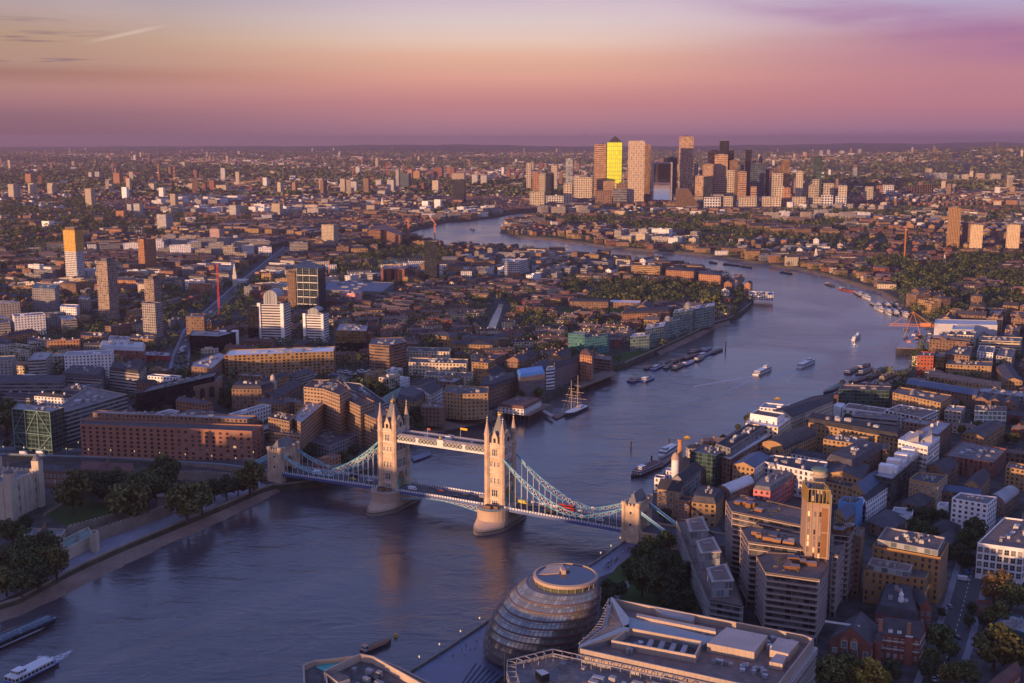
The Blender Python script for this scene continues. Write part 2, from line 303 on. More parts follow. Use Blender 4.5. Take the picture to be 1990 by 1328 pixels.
north = WNB + [(13800, 4400), (13800, 30000), (-13800, 30000), (-13800, -300), (-420, -300)]
south = WSB + [(13800, 4050), (13800, -1400), (-200, -1400), (-60, 250)]
def landmass(name, pts):
 mb = MB(); p = ccw(pts); mb.cap(p, GZ, 0)
 for i in range(len(p)):
  a, b_ = p[i], p[(i + 1) % len(p)]; mb.wall(a, b_, -2, GZ, 1)
 return struct(name, mb, [M['city_ground'], M['weed_wall']])
landmass('north_ground', north); landmass('south_ground', south)
wm = MB(); wm.cap([(-14400, -1500), (14400, -1500), (14400, 29900), (-14400, 29900)], 0, 0); struct('river', wm, [M['river_water']])
# embankment copings
def line_wall(name, pts, z0, z1, w, mm, label=None, cat=None, kind=None, pitch=None):
 mb = MB()
 for a, b_ in zip(pts, pts[1:]):
  d = Vector((b_[0] - a[0], b_[1] - a[1])); L = d.length
  mb.box((a[0] + b_[0]) / 2, (a[1] + b_[1]) / 2, z0, L + w * .5, w, z1 - z0, math.atan2(d.y, d.x), 0, 1)
  if pitch:
   k_ = int(L / pitch)
   for i in range(k_):
    q_ = (i + .5) / k_; mb.box(a[0] + d.x * q_, a[1] + d.y * q_, z1, pitch * .5, w * .8, .9, math.atan2(d.y, d.x), 0, 1)
 o = mb.build(name, mm)
 return tag(o, label, cat, kind=kind)
line_wall('embankment', WNB[1:12], GZ - .02, GZ + 1.1, 1.0, [M['stone_wall'], M['stone_wall']], kind='structure')
line_wall('embankment', WSB[1:8], GZ - .02, GZ + 1.1, .8, [M['stone_wall'], M['stone_wall']], kind='structure')
line_wall('embankment', WNB[22:29], GZ - .02, GZ + 1.0, 1.0, [M['stone_wall'], M['roof_light']], kind='structure')
def beach(wall, water, z0=2.6):
 A, Bq = PP(wall, z0), PP(water, 0.0); n = 40; mb = MB()
 def at(pl, t_):
  k_ = t_ * (len(pl) - 1); i = min(int(k_), len(pl) - 2); f = k_ - i
  return (pl[i][0] * (1 - f) + pl[i + 1][0] * f, pl[i][1] * (1 - f) + pl[i + 1][1] * f)
 r_ = random.Random(len(wall))
 prev = None
 for i in range(n + 1):
  a, c_ = at(A, i / n), at(Bq, i / n); j = r_.uniform(-2.5, 2.5); c_ = (c_[0] + j, c_[1] + j)
  m_ = ((a[0] + c_[0]) / 2, (a[1] + c_[1]) / 2, z0 * .42 + r_.uniform(-.15, .15))
  row = [(*a, z0), m_, (*c_, -.25)]
  if prev:
   for k_ in range(2): mb.face([prev[k_], prev[k_ + 1], row[k_ + 1], row[k_]], 0)
  prev = row
 struct('foreshore', mb, [M['beach']])
beach([(0, 1186), (39, 1173), (141, 1117), (225, 1078), (370, 1018), (437, 990), (500, 962), (535, 950)], [(0, 1212), (60, 1190), (134, 1156), (211, 1116), (317, 1064), (451, 1006), (500, 980), (545, 955)])
beach([(822, 838), (845, 822), (899, 804), (956, 797), (1000, 792)], [(818, 852), (850, 842), (899, 833), (950, 822), (1010, 800)])
beach([(1363, 494), (1450, 507), (1490, 513), (1523, 518), (1574, 526), (1618, 536)], [(1356, 499), (1450, 516), (1490, 521), (1523, 526), (1574, 533), (1615, 541)])
beach([(1618, 536), (1654, 547), (1713, 565), (1746, 583), (1771, 608)], [(1612, 541), (1650, 554), (1706, 575), (1735, 592), (1765, 612)])
beach([(1136, 473), (1215, 483), (1307, 490), (1363, 494)], [(1134, 477), (1213, 487), (1306, 494), (1362, 499)])
beach([(1276, 684), (1360, 645), (1379, 634), (1417, 623)], [(1285, 690), (1364, 654), (1384, 642), (1422, 628)])
beach([(973, 450), (1000, 460), (1077, 466), (1136, 474)], [(970, 454), (998, 464), (1076, 470), (1134, 478)])
beach([(1742, 741), (1757, 731), (1773, 720), (1776, 704)], [(1735, 736), (1752, 724), (1764, 716), (1772, 706)])
def sheet(name, px, z, m_, kind='structure', world=False):
 mb = MB(); mb.cap(px if world else PP(px, z), z, 0); return tag(mb.build(name, m_), kind=kind)
BASINS = [[(505, 726), (560, 722), (655, 719), (735, 722), (735, 733), (680, 742), (640, 737), (560, 741), (505, 748)], [(733, 507), (760, 502), (800, 502), (826, 505), (822, 513), (745, 512)],
          [(941, 652), (955, 620), (970, 591), (979, 591), (970, 620), (958, 652)], [(1815, 378), (1840, 376.5), (1872, 379), (1868, 388), (1835, 389)], [(1040, 304), (1110, 303), (1140, 309), (1060, 312)], [(1017, 684), (1030, 682), (1034, 692), (1020, 694)], [(1108, 330), (1150, 318), (1158, 340), (1120, 352)], [(1436, 318), (1446, 318), (1448, 338), (1436, 338)]]
for b_ in BASINS: sheet('dock_water', b_, GZ + .06, [M['river_water']])
PARKS = [[(86, 1000), (150, 972), (250, 980), (235, 998), (134, 1025)], [(1079, 606), (1100, 596), (1210, 596), (1218, 600), (1200, 609), (1100, 611)], [(1190, 700), (1214, 703), (1276, 677), (1262, 672), (1195, 690)], [(1165, 1145), (1200, 1100), (1240, 1070), (1320, 1075), (1350, 1150), (1360, 1190), (1250, 1180), (1185, 1170)]]
for b_ in PARKS: sheet('lawn', b_, GZ + .04, [M['grass']])
sheet('path', [(1190, 1165), (1203, 1165), (1228, 1132), (1216, 1130)], GZ + .08, [M['pale_paving']])
sheet('riverside_path', [(700, 1400), (770, 1330), (855, 1274), (947, 1213), (1157, 1096), (1214, 1056), (1240, 1046), (1262, 1060), (1232, 1074), (1190, 1112), (1165, 1122), (1120, 1200), (1010, 1290), (960, 1330), (900, 1400)], GZ + .03, [M['slate_paving']])
sheet('riverside_path', [(0, 1168), (141, 1104), (225, 1064), (370, 1004), (437, 975), (520, 945), (505, 935), (420, 962), (350, 985), (240, 1022), (181, 1052), (120, 1092), (0, 1150)], GZ + .03, [M['pale_paving']])
# roads
def road(name, px, w, z=GZ + .05, m_='tarmac', marks=True):
 pts = [P(x, y, z) for x, y in px]; mb = MB()
 def off(i):
  a, b_ = Vector(pts[max(i - 1, 0)]), Vector(pts[min(i + 1, len(pts) - 1)]); d = (b_ - a).normalized(); return Vector((-d.y, d.x))
 for i in range(len(pts) - 1):
  n0, n1_ = off(i), off(i + 1); a, b_ = Vector(pts[i]), Vector(pts[i + 1])
  mb.face([(*(a - n0 * w / 2), z), (*(b_ - n1_ * w / 2), z), (*(b_ + n1_ * w / 2), z), (*(a + n0 * w / 2), z)], 0)
  if marks:
   L = (b_ - a).length; k_ = int(L / 6)
   for j in range(k_):
    p, q_ = a.lerp(b_, (j + .2) / k_), a.lerp(b_, (j + .65) / k_); n_ = n0 * .12
    mb.face([(*(p - n_), z + .012), (*(q_ - n_), z + .012), (*(q_ + n_), z + .012), (*(p + n_), z + .012)], 1)
   for s_ in (-1, 1):      # pavement kerbs
    for (r0, r1, mm_) in ((w / 2, w / 2 + 3.2, 2),):
     q4 = [a + n0 * s_ * r0, b_ + n1_ * s_ * r0, b_ + n1_ * s_ * r1, a + n0 * s_ * r1]
     q4 = ccw([tuple(v_) for v_ in q4]); mb.prism(q4, z - .04, z + .13, 2, 2)
 struct(name, mb, [M[m_], M['white_paint'], M['pale_paving']]); return pts
RD = [road('road', [(1792, 1420), (1822, 1328), (1850, 1250), (1868, 1190), (1884, 1130), (1905, 1050), (1925, 1000)], 13)]
RD.append(road('road', [(1850, 1250), (1905, 1262), (1960, 1270)], 10, GZ + .07, marks=False))
RD.append(road('road', [(560, 480), (460, 560), (372, 640), (352, 690), (345, 726)], 14))
RD.append(road('road', [(1672, 1040), (1700, 1000), (1732, 968), (1760, 935), (1790, 905)], 7, marks=False))
RD.append(road('road', [(1425, 1200), (1407, 1120), (1400, 1060), (1380, 1020), (1330, 1000), (1270, 1075)], 10, GZ + .06, marks=False))
# far hills on the rim
def hills(name, y0, y1, x0, x1, hf, mm, n=90, seed=1):
 mb = MB(); rows = []; r_ = random.Random(seed); K = 5
 ph = [r_.uniform(0, 6) for _ in range(6)]
 for j in range(K + 1):
  yy = y0 + (y1 - y0) * j / K; row = []
  for i in range(n + 1):
   xx = (x0 + (x1 - x0) * i / n) * (yy / y1)
   pxx = 995 + F * xx / yy
   e = math.sin(math.pi * min(1, j / K * .62 + .0)) if j < K else math.sin(math.pi * .62)
   wob = 1 + .10 * math.sin(pxx / 37 + ph[0]) + .07 * math.sin(pxx / 15 + ph[1]) + .06 * math.sin(pxx / 71 + ph[2])
   row.append((xx, yy, GZ - .5 + max(0, hf(pxx)) * e * wob))
  rows.append(row)
 for a, b_ in zip(rows, rows[1:]):
  for i in range(n): mb.face([a[i], a[i + 1], b_[i + 1], b_[i]])
 struct(name, mb, mm)
def interp(tab):
 xs, ys = zip(*tab); return lambda v: float(np.interp(v, xs, ys))
hills('hills', 17000, 25500, -12800, 12800, interp([(-100, 22), (100, 26), (400, 52), (560, 45), (750, 72), (880, 96), (1000, 60), (1100, 40), (1300, 48), (1600, 95), (1750, 120), (1900, 128), (2100, 120)]), [M['foliage_far']])
HILLH = interp([(1380, 0), (1500, 25), (1640, 55), (1760, 80), (1850, 108), (1930, 128), (2100, 140)])
hills('hills', 7600, 13000, 1800, 6600, HILLH, [M['city_ground']], seed=3)
# haze: one even box of pale dusk air round everything
hz = bpy.data.materials.new('haze_air'); hz.use_nodes = True; k = NT(hz.node_tree); k.n.clear()
HAZE_D = 4.6e-5
vol = k.new('ShaderNodeVolumePrincipled'); vol.inputs['Color'].default_value = (.50, .375, .47, 1); vol.inputs['Density'].default_value = HAZE_D; vol.inputs['Anisotropy'].default_value = .2
k.l.new(vol.outputs[0], k.new('ShaderNodeOutputMaterial').inputs['Volume'])
mb = MB(); mb.box(0, 14200, -3, 29200, 31600, 275); hb = mb.build('haze', [hz]); tag(hb, kind='stuff')
# ------------------------------------------------------------------ what ground is taken (5 m cells)
GX0, GY0, GR, GNX, GNY = -2500.0, 380.0, 5.0, 1000, 1000
occ = np.zeros((GNY, GNX), bool)
gx = GX0 + (np.arange(GNX) + .5) * GR; gy = GY0 + (np.arange(GNY) + .5) * GR
def fillpoly(p, arr, val=True):
 ys = [q_[1] for q_ in p]
 for r_ in range(max(0, int((min(ys) - GY0) / GR)), min(GNY, int((max(ys) - GY0) / GR) + 1)):
  y = gy[r_]; xs = []
  for i in range(len(p)):
   (x1, y1), (x2, y2) = p[i][:2], p[(i + 1) % len(p)][:2]
   if (y1 > y) != (y2 > y): xs.append(x1 + (y - y1) / (y2 - y1) * (x2 - x1))
  xs.sort()
  for a, b_ in zip(xs[::2], xs[1::2]):
   i0, i1 = max(0, int((a - GX0) / GR)), min(GNX, int((b_ - GX0) / GR) + 1)
   if i1 > i0: arr[r_, i0:i1] = val
land = np.zeros_like(occ); fillpoly(north, land); fillpoly(south, land); occ |= ~land
def take(p, pad=3): fillpoly(offset(ccw(p), -pad), occ)
for b_ in BASINS + PARKS: take(PP(b_), 4)
for pts in RD:
 for a, b_ in zip(pts, pts[1:]):
  d = Vector((b_[0] - a[0], b_[1] - a[1])); take(rect((a[0] + b_[0]) / 2, (a[1] + b_[1]) / 2, d.length, 16, math.atan2(d.y, d.x)), 1)
for px_ in ([(1470, 815), (1585, 752), (1625, 750), (1628, 782), (1545, 812)], [(-200, 1300), (0, 1176), (370, 1008), (530, 945), (520, 900), (300, 890), (0, 872), (-200, 868)], [(600, 1500), (780, 1330), (950, 1210), (1160, 1095), (1240, 1045), (1330, 1010), (1420, 1210), (1600, 1260), (1600, 1500)], [(1590, 1500), (1590, 1180), (1680, 1110), (1800, 1130), (1900, 1040), (2100, 1100), (2100, 1500)]): take(PP(px_), 0)
def free(p, need=1.0):
 mk = 0; n_ = 0
 cx, cy = sum(q_[0] for q_ in p) / len(p), sum(q_[1] for q_ in p) / len(p)
 for q_ in list(p) + [((p[i][0] + p[(i + 1) % len(p)][0]) / 2, (p[i][1] + p[(i + 1) % len(p)][1]) / 2) for i in range(len(p))] + [(cx, cy)]:
  i, j = int((q_[0] - GX0) / GR), int((q_[1] - GY0) / GR)
  if not (0 <= i < GNX and 0 <= j < GNY) or occ[j, i]: return False
 return True

# ------------------------------------------------------------------ buildings
CAMXY = (0.0, 0.0)
def cen(p): return (sum(q_[0] for q_ in p) / len(p), sum(q_[1] for q_ in p) / len(p))
WMESH = {}
def window_mesh(w, h, g, arch, fm):
 key = (round(w, 2), round(h, 2), g, arch, fm)
 if key not in WMESH:
  mb = MB()
  prof = [(-w / 2, 0), (w / 2, 0), (w / 2, h)] + ([(w * .36, h + w * .22), (0, h + w * .34), (-w * .36, h + w * .22)] if arch else []) + [(-w / 2, h)]
  mb.face([(x, -.05, z) for x, z in prof], 0)
  t_ = .1 * min(w, 1.5); o = [(x * (1 + 2 * t_ / w), z * (1 + 2 * t_ / h) - t_) for x, z in prof]; n = len(prof)
  for i in range(n):
   j = (i + 1) % n; mb.face([(o[i][0], -.1, o[i][1]), (o[j][0], -.1, o[j][1]), (prof[j][0], -.1, prof[j][1]), (prof[i][0], -.1, prof[i][1])], 1)
   mb.face([(prof[i][0], -.1, prof[i][1]), (prof[j][0], -.1, prof[j][1]), (prof[j][0], -.02, prof[j][1]), (prof[i][0], -.02, prof[i][1])], 1)
   mb.face([(o[j][0], -.1, o[j][1]), (o[i][0], -.1, o[i][1]), (o[i][0], .05, o[i][1]), (o[j][0], .05, o[j][1])], 1)
  mb.box(0, -.06, h * .48, w, .06, .07, 0, 1); mb.box(0, -.06, 0.02, .07, .05, h - .04, 0, 1)
  me = mb.build('window', [M[g], M[fm]]); WMESH[key] = (me.data, mb); bpy.data.objects.remove(me)
 return WMESH[key]
def windows(root, org, poly, z0, floors, fh, bw, w, h, arch=False, fm='white_paint', name='window', every=None, cap=100, start=0, edges=None):
 p = ccw(poly); c_ = []
 for i in range(len(p)):
  a, b_ = Vector(p[i]), Vector(p[(i + 1) % len(p)]); d = b_ - a; Ln = d.length
  if Ln < bw * .7 or (edges is not None and i not in edges): continue
  nrm = Vector((d.y, -d.x)).normalized(); mid = (a + b_) / 2
  if nrm.dot(Vector(CAMXY) - mid) <= 0: continue
  n = max(1, round(Ln / bw)); ang = math.atan2(d.y, d.x)
  for f_ in range(start, floors):
   for j in range(n):
    if every and not every(j, f_, n): continue
    q_ = a + d * ((j + .5) / n) + nrm * .02; c_.append((q_.length, q_.x, q_.y, z0 + f_ * fh, ang))
 c_.sort(); rest = MB()
 for k_, (_, x, y, z, ang) in enumerate(c_):
  g = 'window_glow' if R.random() < .015 else R.choice(['glass', 'glass', 'glass_mid', 'glass_curtain'])
  me, mbx = window_mesh(w, h, g, arch, fm)
  if k_ < cap:
   o = bpy.data.objects.new(name, me); COL.objects.link(o); o.parent = root; o.location = (x - org[0], y - org[1], z - org[2]); o.rotation_euler.z = ang
  else:
   ca, sa = math.cos(ang), math.sin(ang)
   for f_, m_ in zip(mbx.f, mbx.m): rest.face([(x + mbx.v[i][0] * ca - mbx.v[i][1] * sa, y + mbx.v[i][0] * sa + mbx.v[i][1] * ca, z + mbx.v[i][2]) for i in f_], 1 if m_ else 0)
 if rest.f: tag(rest.build(name, [M['glass'], M[fm]], root, org), kind='stuff')
def long_axis(p):
 l = [math.dist(p[i], p[(i + 1) % 4]) for i in range(4)]
 return 0 if l[0] + l[2] >= l[1] + l[3] else 1
def lerp(a, b_, t_): return (a[0] + (b_[0] - a[0]) * t_, a[1] + (b_[1] - a[1]) * t_)
def add_roof(wm_, rm, p, z, rt, rh, n=4, wi=0, ri=0):
 """wm_ collects wall pieces (gables, parapets), rm the roof skin"""
 p = ccw(p)
 if rt == 'flat' or len(p) != 4 and rt not in ('mansard',):
  ins = offset(p, .45); k_ = len(p)
  for i in range(k_):
   j = (i + 1) % k_
   wm_.face([(*p[i], z), (*p[j], z), (*ins[j], z), (*ins[i], z)], 1); wm_.face([(*ins[i], z), (*ins[j], z), (*ins[j], z - .95), (*ins[i], z - .95)], 1)
  rm.cap(ins, z - .9, ri); return
 if rt == 'mansard':
  o, i_ = offset(p, -.25), offset(p, rh * .45); k_ = len(p)
  for i in range(k_):
   j = (i + 1) % k_; rm.face([(*o[i], z), (*o[j], z), (*i_[j], z + rh), (*i_[i], z + rh)], ri)
  rm.cap(i_, z + rh, ri); return
 if long_axis(p): p = p[1:] + p[:1]
 a, b_, c_, d = p                       # a-b long side
 def pt(s_, t_, zz_): q_ = lerp(lerp(a, b_, s_), lerp(d, c_, s_), t_); return (q_[0], q_[1], zz_)
 L, Wd = (math.dist(a, b_) + math.dist(c_, d)) / 2, (math.dist(b_, c_) + math.dist(d, a)) / 2
 e = .35 / Wd; g = .3 / L
 if rt == 'gable':
  rm.face([pt(-g, -e, z), pt(1 + g, -e, z), pt(1 + g, .5, z + rh), pt(-g, .5, z + rh)], ri); rm.face([pt(1 + g, 1 + e, z), pt(-g, 1 + e, z), pt(-g, .5, z + rh), pt(1 + g, .5, z + rh)], ri)
  for s_ in (0, 1):
   q_ = [pt(s_, 0, z), pt(s_, 1, z), pt(s_, .5, z + rh * .97)]; wm_.face(q_ if s_ else q_[::-1], 1)
 elif rt == 'hip':
  h_ = min(.45, Wd * .5 / L)
  rm.face([pt(-g, -e, z), pt(1 + g, -e, z), pt(1 - h_, .5, z + rh), pt(h_, .5, z + rh)], ri); rm.face([pt(1 + g, 1 + e, z), pt(-g, 1 + e, z), pt(h_, .5, z + rh), pt(1 - h_, .5, z + rh)], ri)
  rm.face([pt(1 + g, -e, z), pt(1 + g, 1 + e, z), pt(1 - h_, .5, z + rh)], ri); rm.face([pt(-g, 1 + e, z), pt(-g, -e, z), pt(h_, .5, z + rh)], ri)
 elif rt == 'saw':
  for i in range(n):
   s0, s1 = i / n, (i + 1) / n; sm = (s0 + s1) / 2
   rm.face([pt(s0, 0, z), pt(sm, 0, z + rh), pt(sm, 1, z + rh), pt(s0, 1, z)][::-1], ri); rm.face([pt(sm, 0, z + rh), pt(s1, 0, z), pt(s1, 1, z), pt(sm, 1, z + rh)][::-1], ri)
   wm_.face([pt(s0, 0, z), pt(s1, 0, z), pt(sm, 0, z + rh)], 1); wm_.face([pt(s1, 1, z), pt(s0, 1, z), pt(sm, 1, z + rh)], 1)
 elif rt == 'barrel':
  K = 8; arc = [((1 - math.cos(math.pi * i / K)) / 2, math.sin(math.pi * i / K) * rh) for i in range(K + 1)]
  for (t0, h0), (t1, h1) in zip(arc, arc[1:]): rm.face([pt(-g, t0, z + h0), pt(1 + g, t0, z + h0), pt(1 + g, t1, z + h1), pt(-g, t1, z + h1)], ri)
  for s_ in (0, 1):
   q_ = [pt(s_, t_, z + h_ * .98) for t_, h_ in arc]; wm_.face(q_ if s_ else q_[::-1], 1)
def clutter(root, org, p, z, n, rnd, mats_=('plain_con', 'roof_metal', 'plain_gry', 'roof_light')):
 p = ccw(p); c_ = cen(p); e0 = max(range(len(p)), key=lambda i: math.dist(p[i], p[(i + 1) % len(p)])); a, b_ = p[e0], p[(e0 + 1) % len(p)]
 ang = math.atan2(b_[1] - a[1], b_[0] - a[0]); S_ = math.sqrt(abs(area(p)))
 spots = []
 for i in range(n * 3):
  if len(spots) >= n: break
  k_ = rnd.randrange(len(p)); q_ = lerp(c_, lerp(p[k_], p[(k_ + 1) % len(p)], rnd.random()), rnd.uniform(.05, .62))
  w, d, h = rnd.uniform(.05, .17) * S_, rnd.uniform(.04, .11) * S_, rnd.uniform(.8, 2.6)
  if any(math.hypot(q_[0] - s_[0], q_[1] - s_[1]) < (w + s_[2]) * .75 for s_ in spots): continue
  spots.append((*q_, w)); mb = MB(); mb.box(q_[0], q_[1], z + .003, w, d, h, ang); 
  for _ in range(3): mb.box(q_[0] + rnd.uniform(-w, w) * .3, q_[1] + rnd.uniform(-d, d) * .3, z + h, w * .16, w * .16, .5, ang)
  mb.build('roof_plant', [M[rnd.choice(mats_)]], root, org)
def bld(cat, label, roof, yb, wall='wall_yel', roofm='flat_roof', rt='flat', bw=3.5, fh=3.3, rh=3.0, n=4, cl=3, base=GZ, name=None, lm=None, win=None, chim=0, plus=0, group=None, pad=3):
 k0 = 1 if len(roof) == 3 else 0
 if yb > 0: G = P(roof[k0][0], yb, base); z = zat(G[0], G[1], roof[k0][1])
 else: z = base - yb
 z += plus
 p = [P(x, y, z) for x, y in roof]
 if len(p) == 3: p.append((p[0][0] + p[2][0] - p[1][0], p[0][1] + p[2][1] - p[1][1]))
 return bldw(cat, label, p, z, wall, roofm, rt, bw, fh, rh, n, cl, base, name, lm, win, chim, group, pad)
def bldw(cat, label, p, z, wall='wall_yel', roofm='flat_roof', rt='flat', bw=3.5, fh=3.3, rh=3.0, n=4, cl=3, base=GZ, name=None, lm=None, win=None, chim=0, group=None, pad=3):
 p = ccw(p); take(p, pad); c_ = cen(p); org = (c_[0], c_[1], base)
 root = empty(name or cat.replace(' ', '_'), org, label, cat, group)
 wm_, rm = MB(), MB(); plain = 'plain_' + wall.split('_')[-1]
 if plain not in M: plain = wall
 wall_m = plain if win else wall
 wm_.prism(p, base, z, 0, 1, bw, fh, top=False); add_roof(wm_, rm, p, z, rt, rh, n)
 wm_.build('wall', [M[wall_m], M[plain]], root, org); rm.build('roof', [M[roofm]], root, org)
 rnd = random.Random(int(abs(c_[0] * 13 + c_[1] * 7)))
 if win:
  floors = max(1, int((z - base - 1.2) / fh)); windows(root, org, p, base + (z - base - floors * fh) * .5 + fh * .28, floors, fh, bw, win[0], win[1], **(win[2] if len(win) > 2 else {}))
 if rt in ('flat', 'mansard') and cl: clutter(root, org, offset(p, 1.5 if rt == 'flat' else 2.5), z - .9 if rt == 'flat' else z + rh, cl * 2, rnd)
 if chim:
  for i in range(chim):
   q_ = lerp(lerp(p[0], p[1], (i + .5) / chim), lerp(p[3 % len(p)], p[2], (i + .5) / chim), .5); m2 = MB(); m2.box(*q_, z, 1.2, .8, rh + 1.4, 0); m2.build('chimney', [M['plain_brn']], root, org)
 if lm: pr = proj((c_[0], c_[1], z)); LAND.append((lm, *pr))
 return dict(root=root, poly=p, z=z, org=org, base=base)
def part(b_, name, mb, mm): return mb.build(name, mm if isinstance(mm, list) else [M[mm]], b_['root'], b_['org'])
def tower(x0, x1, yt, yb, label, wall='grid_crm', rot=-14, k=.8, roofm='flat_roof', bw=3.2, fh=3.1, cat='tower block', name='tower_block', top=None, lm=None, base=GZ, group=None):
 xm = (x0 + x1) / 2; X_, Y_ = P(xm, yb, base); s_ = ppm(X_, Y_); r_ = rad(rot); vis = (x1 - x0) / s_
 w = vis / (abs(math.cos(r_)) + k * abs(math.sin(r_))); d = w * k; z = zat(X_, Y_, yt)
 p = rect(X_, Y_ + d / 2, w, d, r_); take(p, 4); org = (X_, Y_ + d / 2, base)
 mb = MB(); mb.prism(p, base, z, 0, 1, bw, fh, top=False); q_ = offset(p, .6)
 for i in range(4): j = (i + 1) % 4; mb.face([(*p[i], z), (*p[j], z), (*q_[j], z), (*q_[i], z)], 1); mb.face([(*q_[i], z), (*q_[j], z), (*q_[j], z - 1.5), (*q_[i], z - 1.5)], 1)
 mb.cap(q_, z - 1.45, 1)
 if top == 'box': mb.box(X_, Y_ + d / 2, z - 1.44, w * .5, d * .5, 5, r_, 1)
 if top == 'step': mb.box(X_, Y_ + d / 2, z - 1.44, w * .7, d * .7, 9, r_, 0, 1, bw, fh)
 o = mb.build(name, [M[wall], M[roofm]], None, org); tag(o, label, cat, group)
 if lm: LAND.append((lm, xm, (yt + yb) / 2))
 return dict(root=o, poly=p, z=z, org=(0, 0, 0) if False else org, base=base, c=(X_, Y_ + d / 2), w=w, d=d, r=r_)
# ------------------------------------------------------------------ the bascule bridge
SX, SY = -7.5, 728.4
def Lb(s, t_, z=0.0): return (SX + .887 * s + .461 * t_, SY - .461 * s + .887 * t_, z)
ANG = math.atan2(-.461, .887)
br = empty('suspension_bridge', Lb(-41, 0, 12), 'stone towered bascule bridge with pale blue suspension chains across the river', 'bridge'); BO = Lb(-41, 0, 12)
LAND.append(('the stone towered bridge', 870, 930))
def bp(name, mb, mm, parent=None): return mb.build(name, [M[m_] for m_ in mm], parent or br, (0, 0, 0) if parent else BO)
def sub(name, mb, mm, par): return mb.build(name, [M[m_] for m_ in mm], par, BO)
def lp(pts): return [Lb(s, t_)[:2] for s, t_ in pts]
def lbox(mb, s0, s1, t0, t1, z0, z1, mw=0, mt=None): mb.prism(lp([(s0, t0), (s1, t0), (s1, t1), (s0, t1)]), z0, z1, mw, mw if mt is None else mt)
def pier(s0):
 mb = MB()
 def ring(hw, tl, z, tip=0): return [(*Lb(s0 + a, b_)[:2], z) for a, b_ in [(hw * math.sin(th) , -(tl - hw) - (hw + tip * max(0, math.cos(th)) ** 3) * math.cos(th)) for th in [rad(x) for x in range(-90, 91, 15)]][::1]] + [(*Lb(s0 + a, b_)[:2], z) for a, b_ in [(hw * math.sin(th), (tl - hw) + (hw + tip * max(0, -math.cos(th)) ** 3) * -math.cos(th)) for th in [rad(x) for x in range(90, 271, 15)]]]
 def cc_(r_): return r_ if area(r_) > 0 else r_[::-1]
 rs = [cc_(ring(11.2, 24, -2, 7)), cc_(ring(11.2, 24, 1.6, 7)), cc_(ring(11.0, 24, 2.3, 6.6)), cc_(ring(10.8, 23, 3.2, 5.2)), cc_(ring(10.5, 20.5, 6.2, .4)), cc_(ring(10.5, 20.3, 12.0, 0)), cc_(ring(10.9, 20.7, 12.3, 0)), cc_(ring(10.9, 20.7, 13.0, 0))]
 for k_, (a, b_) in enumerate(zip(rs, rs[1:])):
  n_ = len(a)
  for i in range(n_): j = (i + 1) % n_; mb.face([a[i], a[j], b_[j], b_[i]], {0: 1, 1: 2, 2: 1}.get(k_, 0))
 mb.cap([q_[:2] for q_ in rs[-1]], 13.0, 0)
 o = bp('pier', mb, ['pink_stone', 'stone_wall', 'weed_wall'])
 rl = MB(); q_ = [q2[:2] for q2 in cc_(ring(10.2, 20, 13))]
 for i in range(len(q_)):
  a, b_ = q_[i], q_[(i + 1) % len(q_)]
  if math.dist(a, b_) > .3: rl.tube((*a, 14.1), (*b_, 14.1), .12); rl.tube((*a, 13.6), (*b_, 13.6), .08); rl.tube((*a, 13), (*a, 14.2), .1)
 sub('railing', rl, ['bridge_blue'], o)
 cb = MB()
 for t_ in (-15, ):
  lbox(cb, s0 - 3, s0 + 1.5, t_ - 2, t_ + 2, 13.003, 15.6, 0, 1); lbox(cb, s0 + 3, s0 + 6, t_, t_ + 2.5, 13.003, 15.2, 0, 1)
 sub('cabin', cb, ['plain_brn', 'slate'], o)
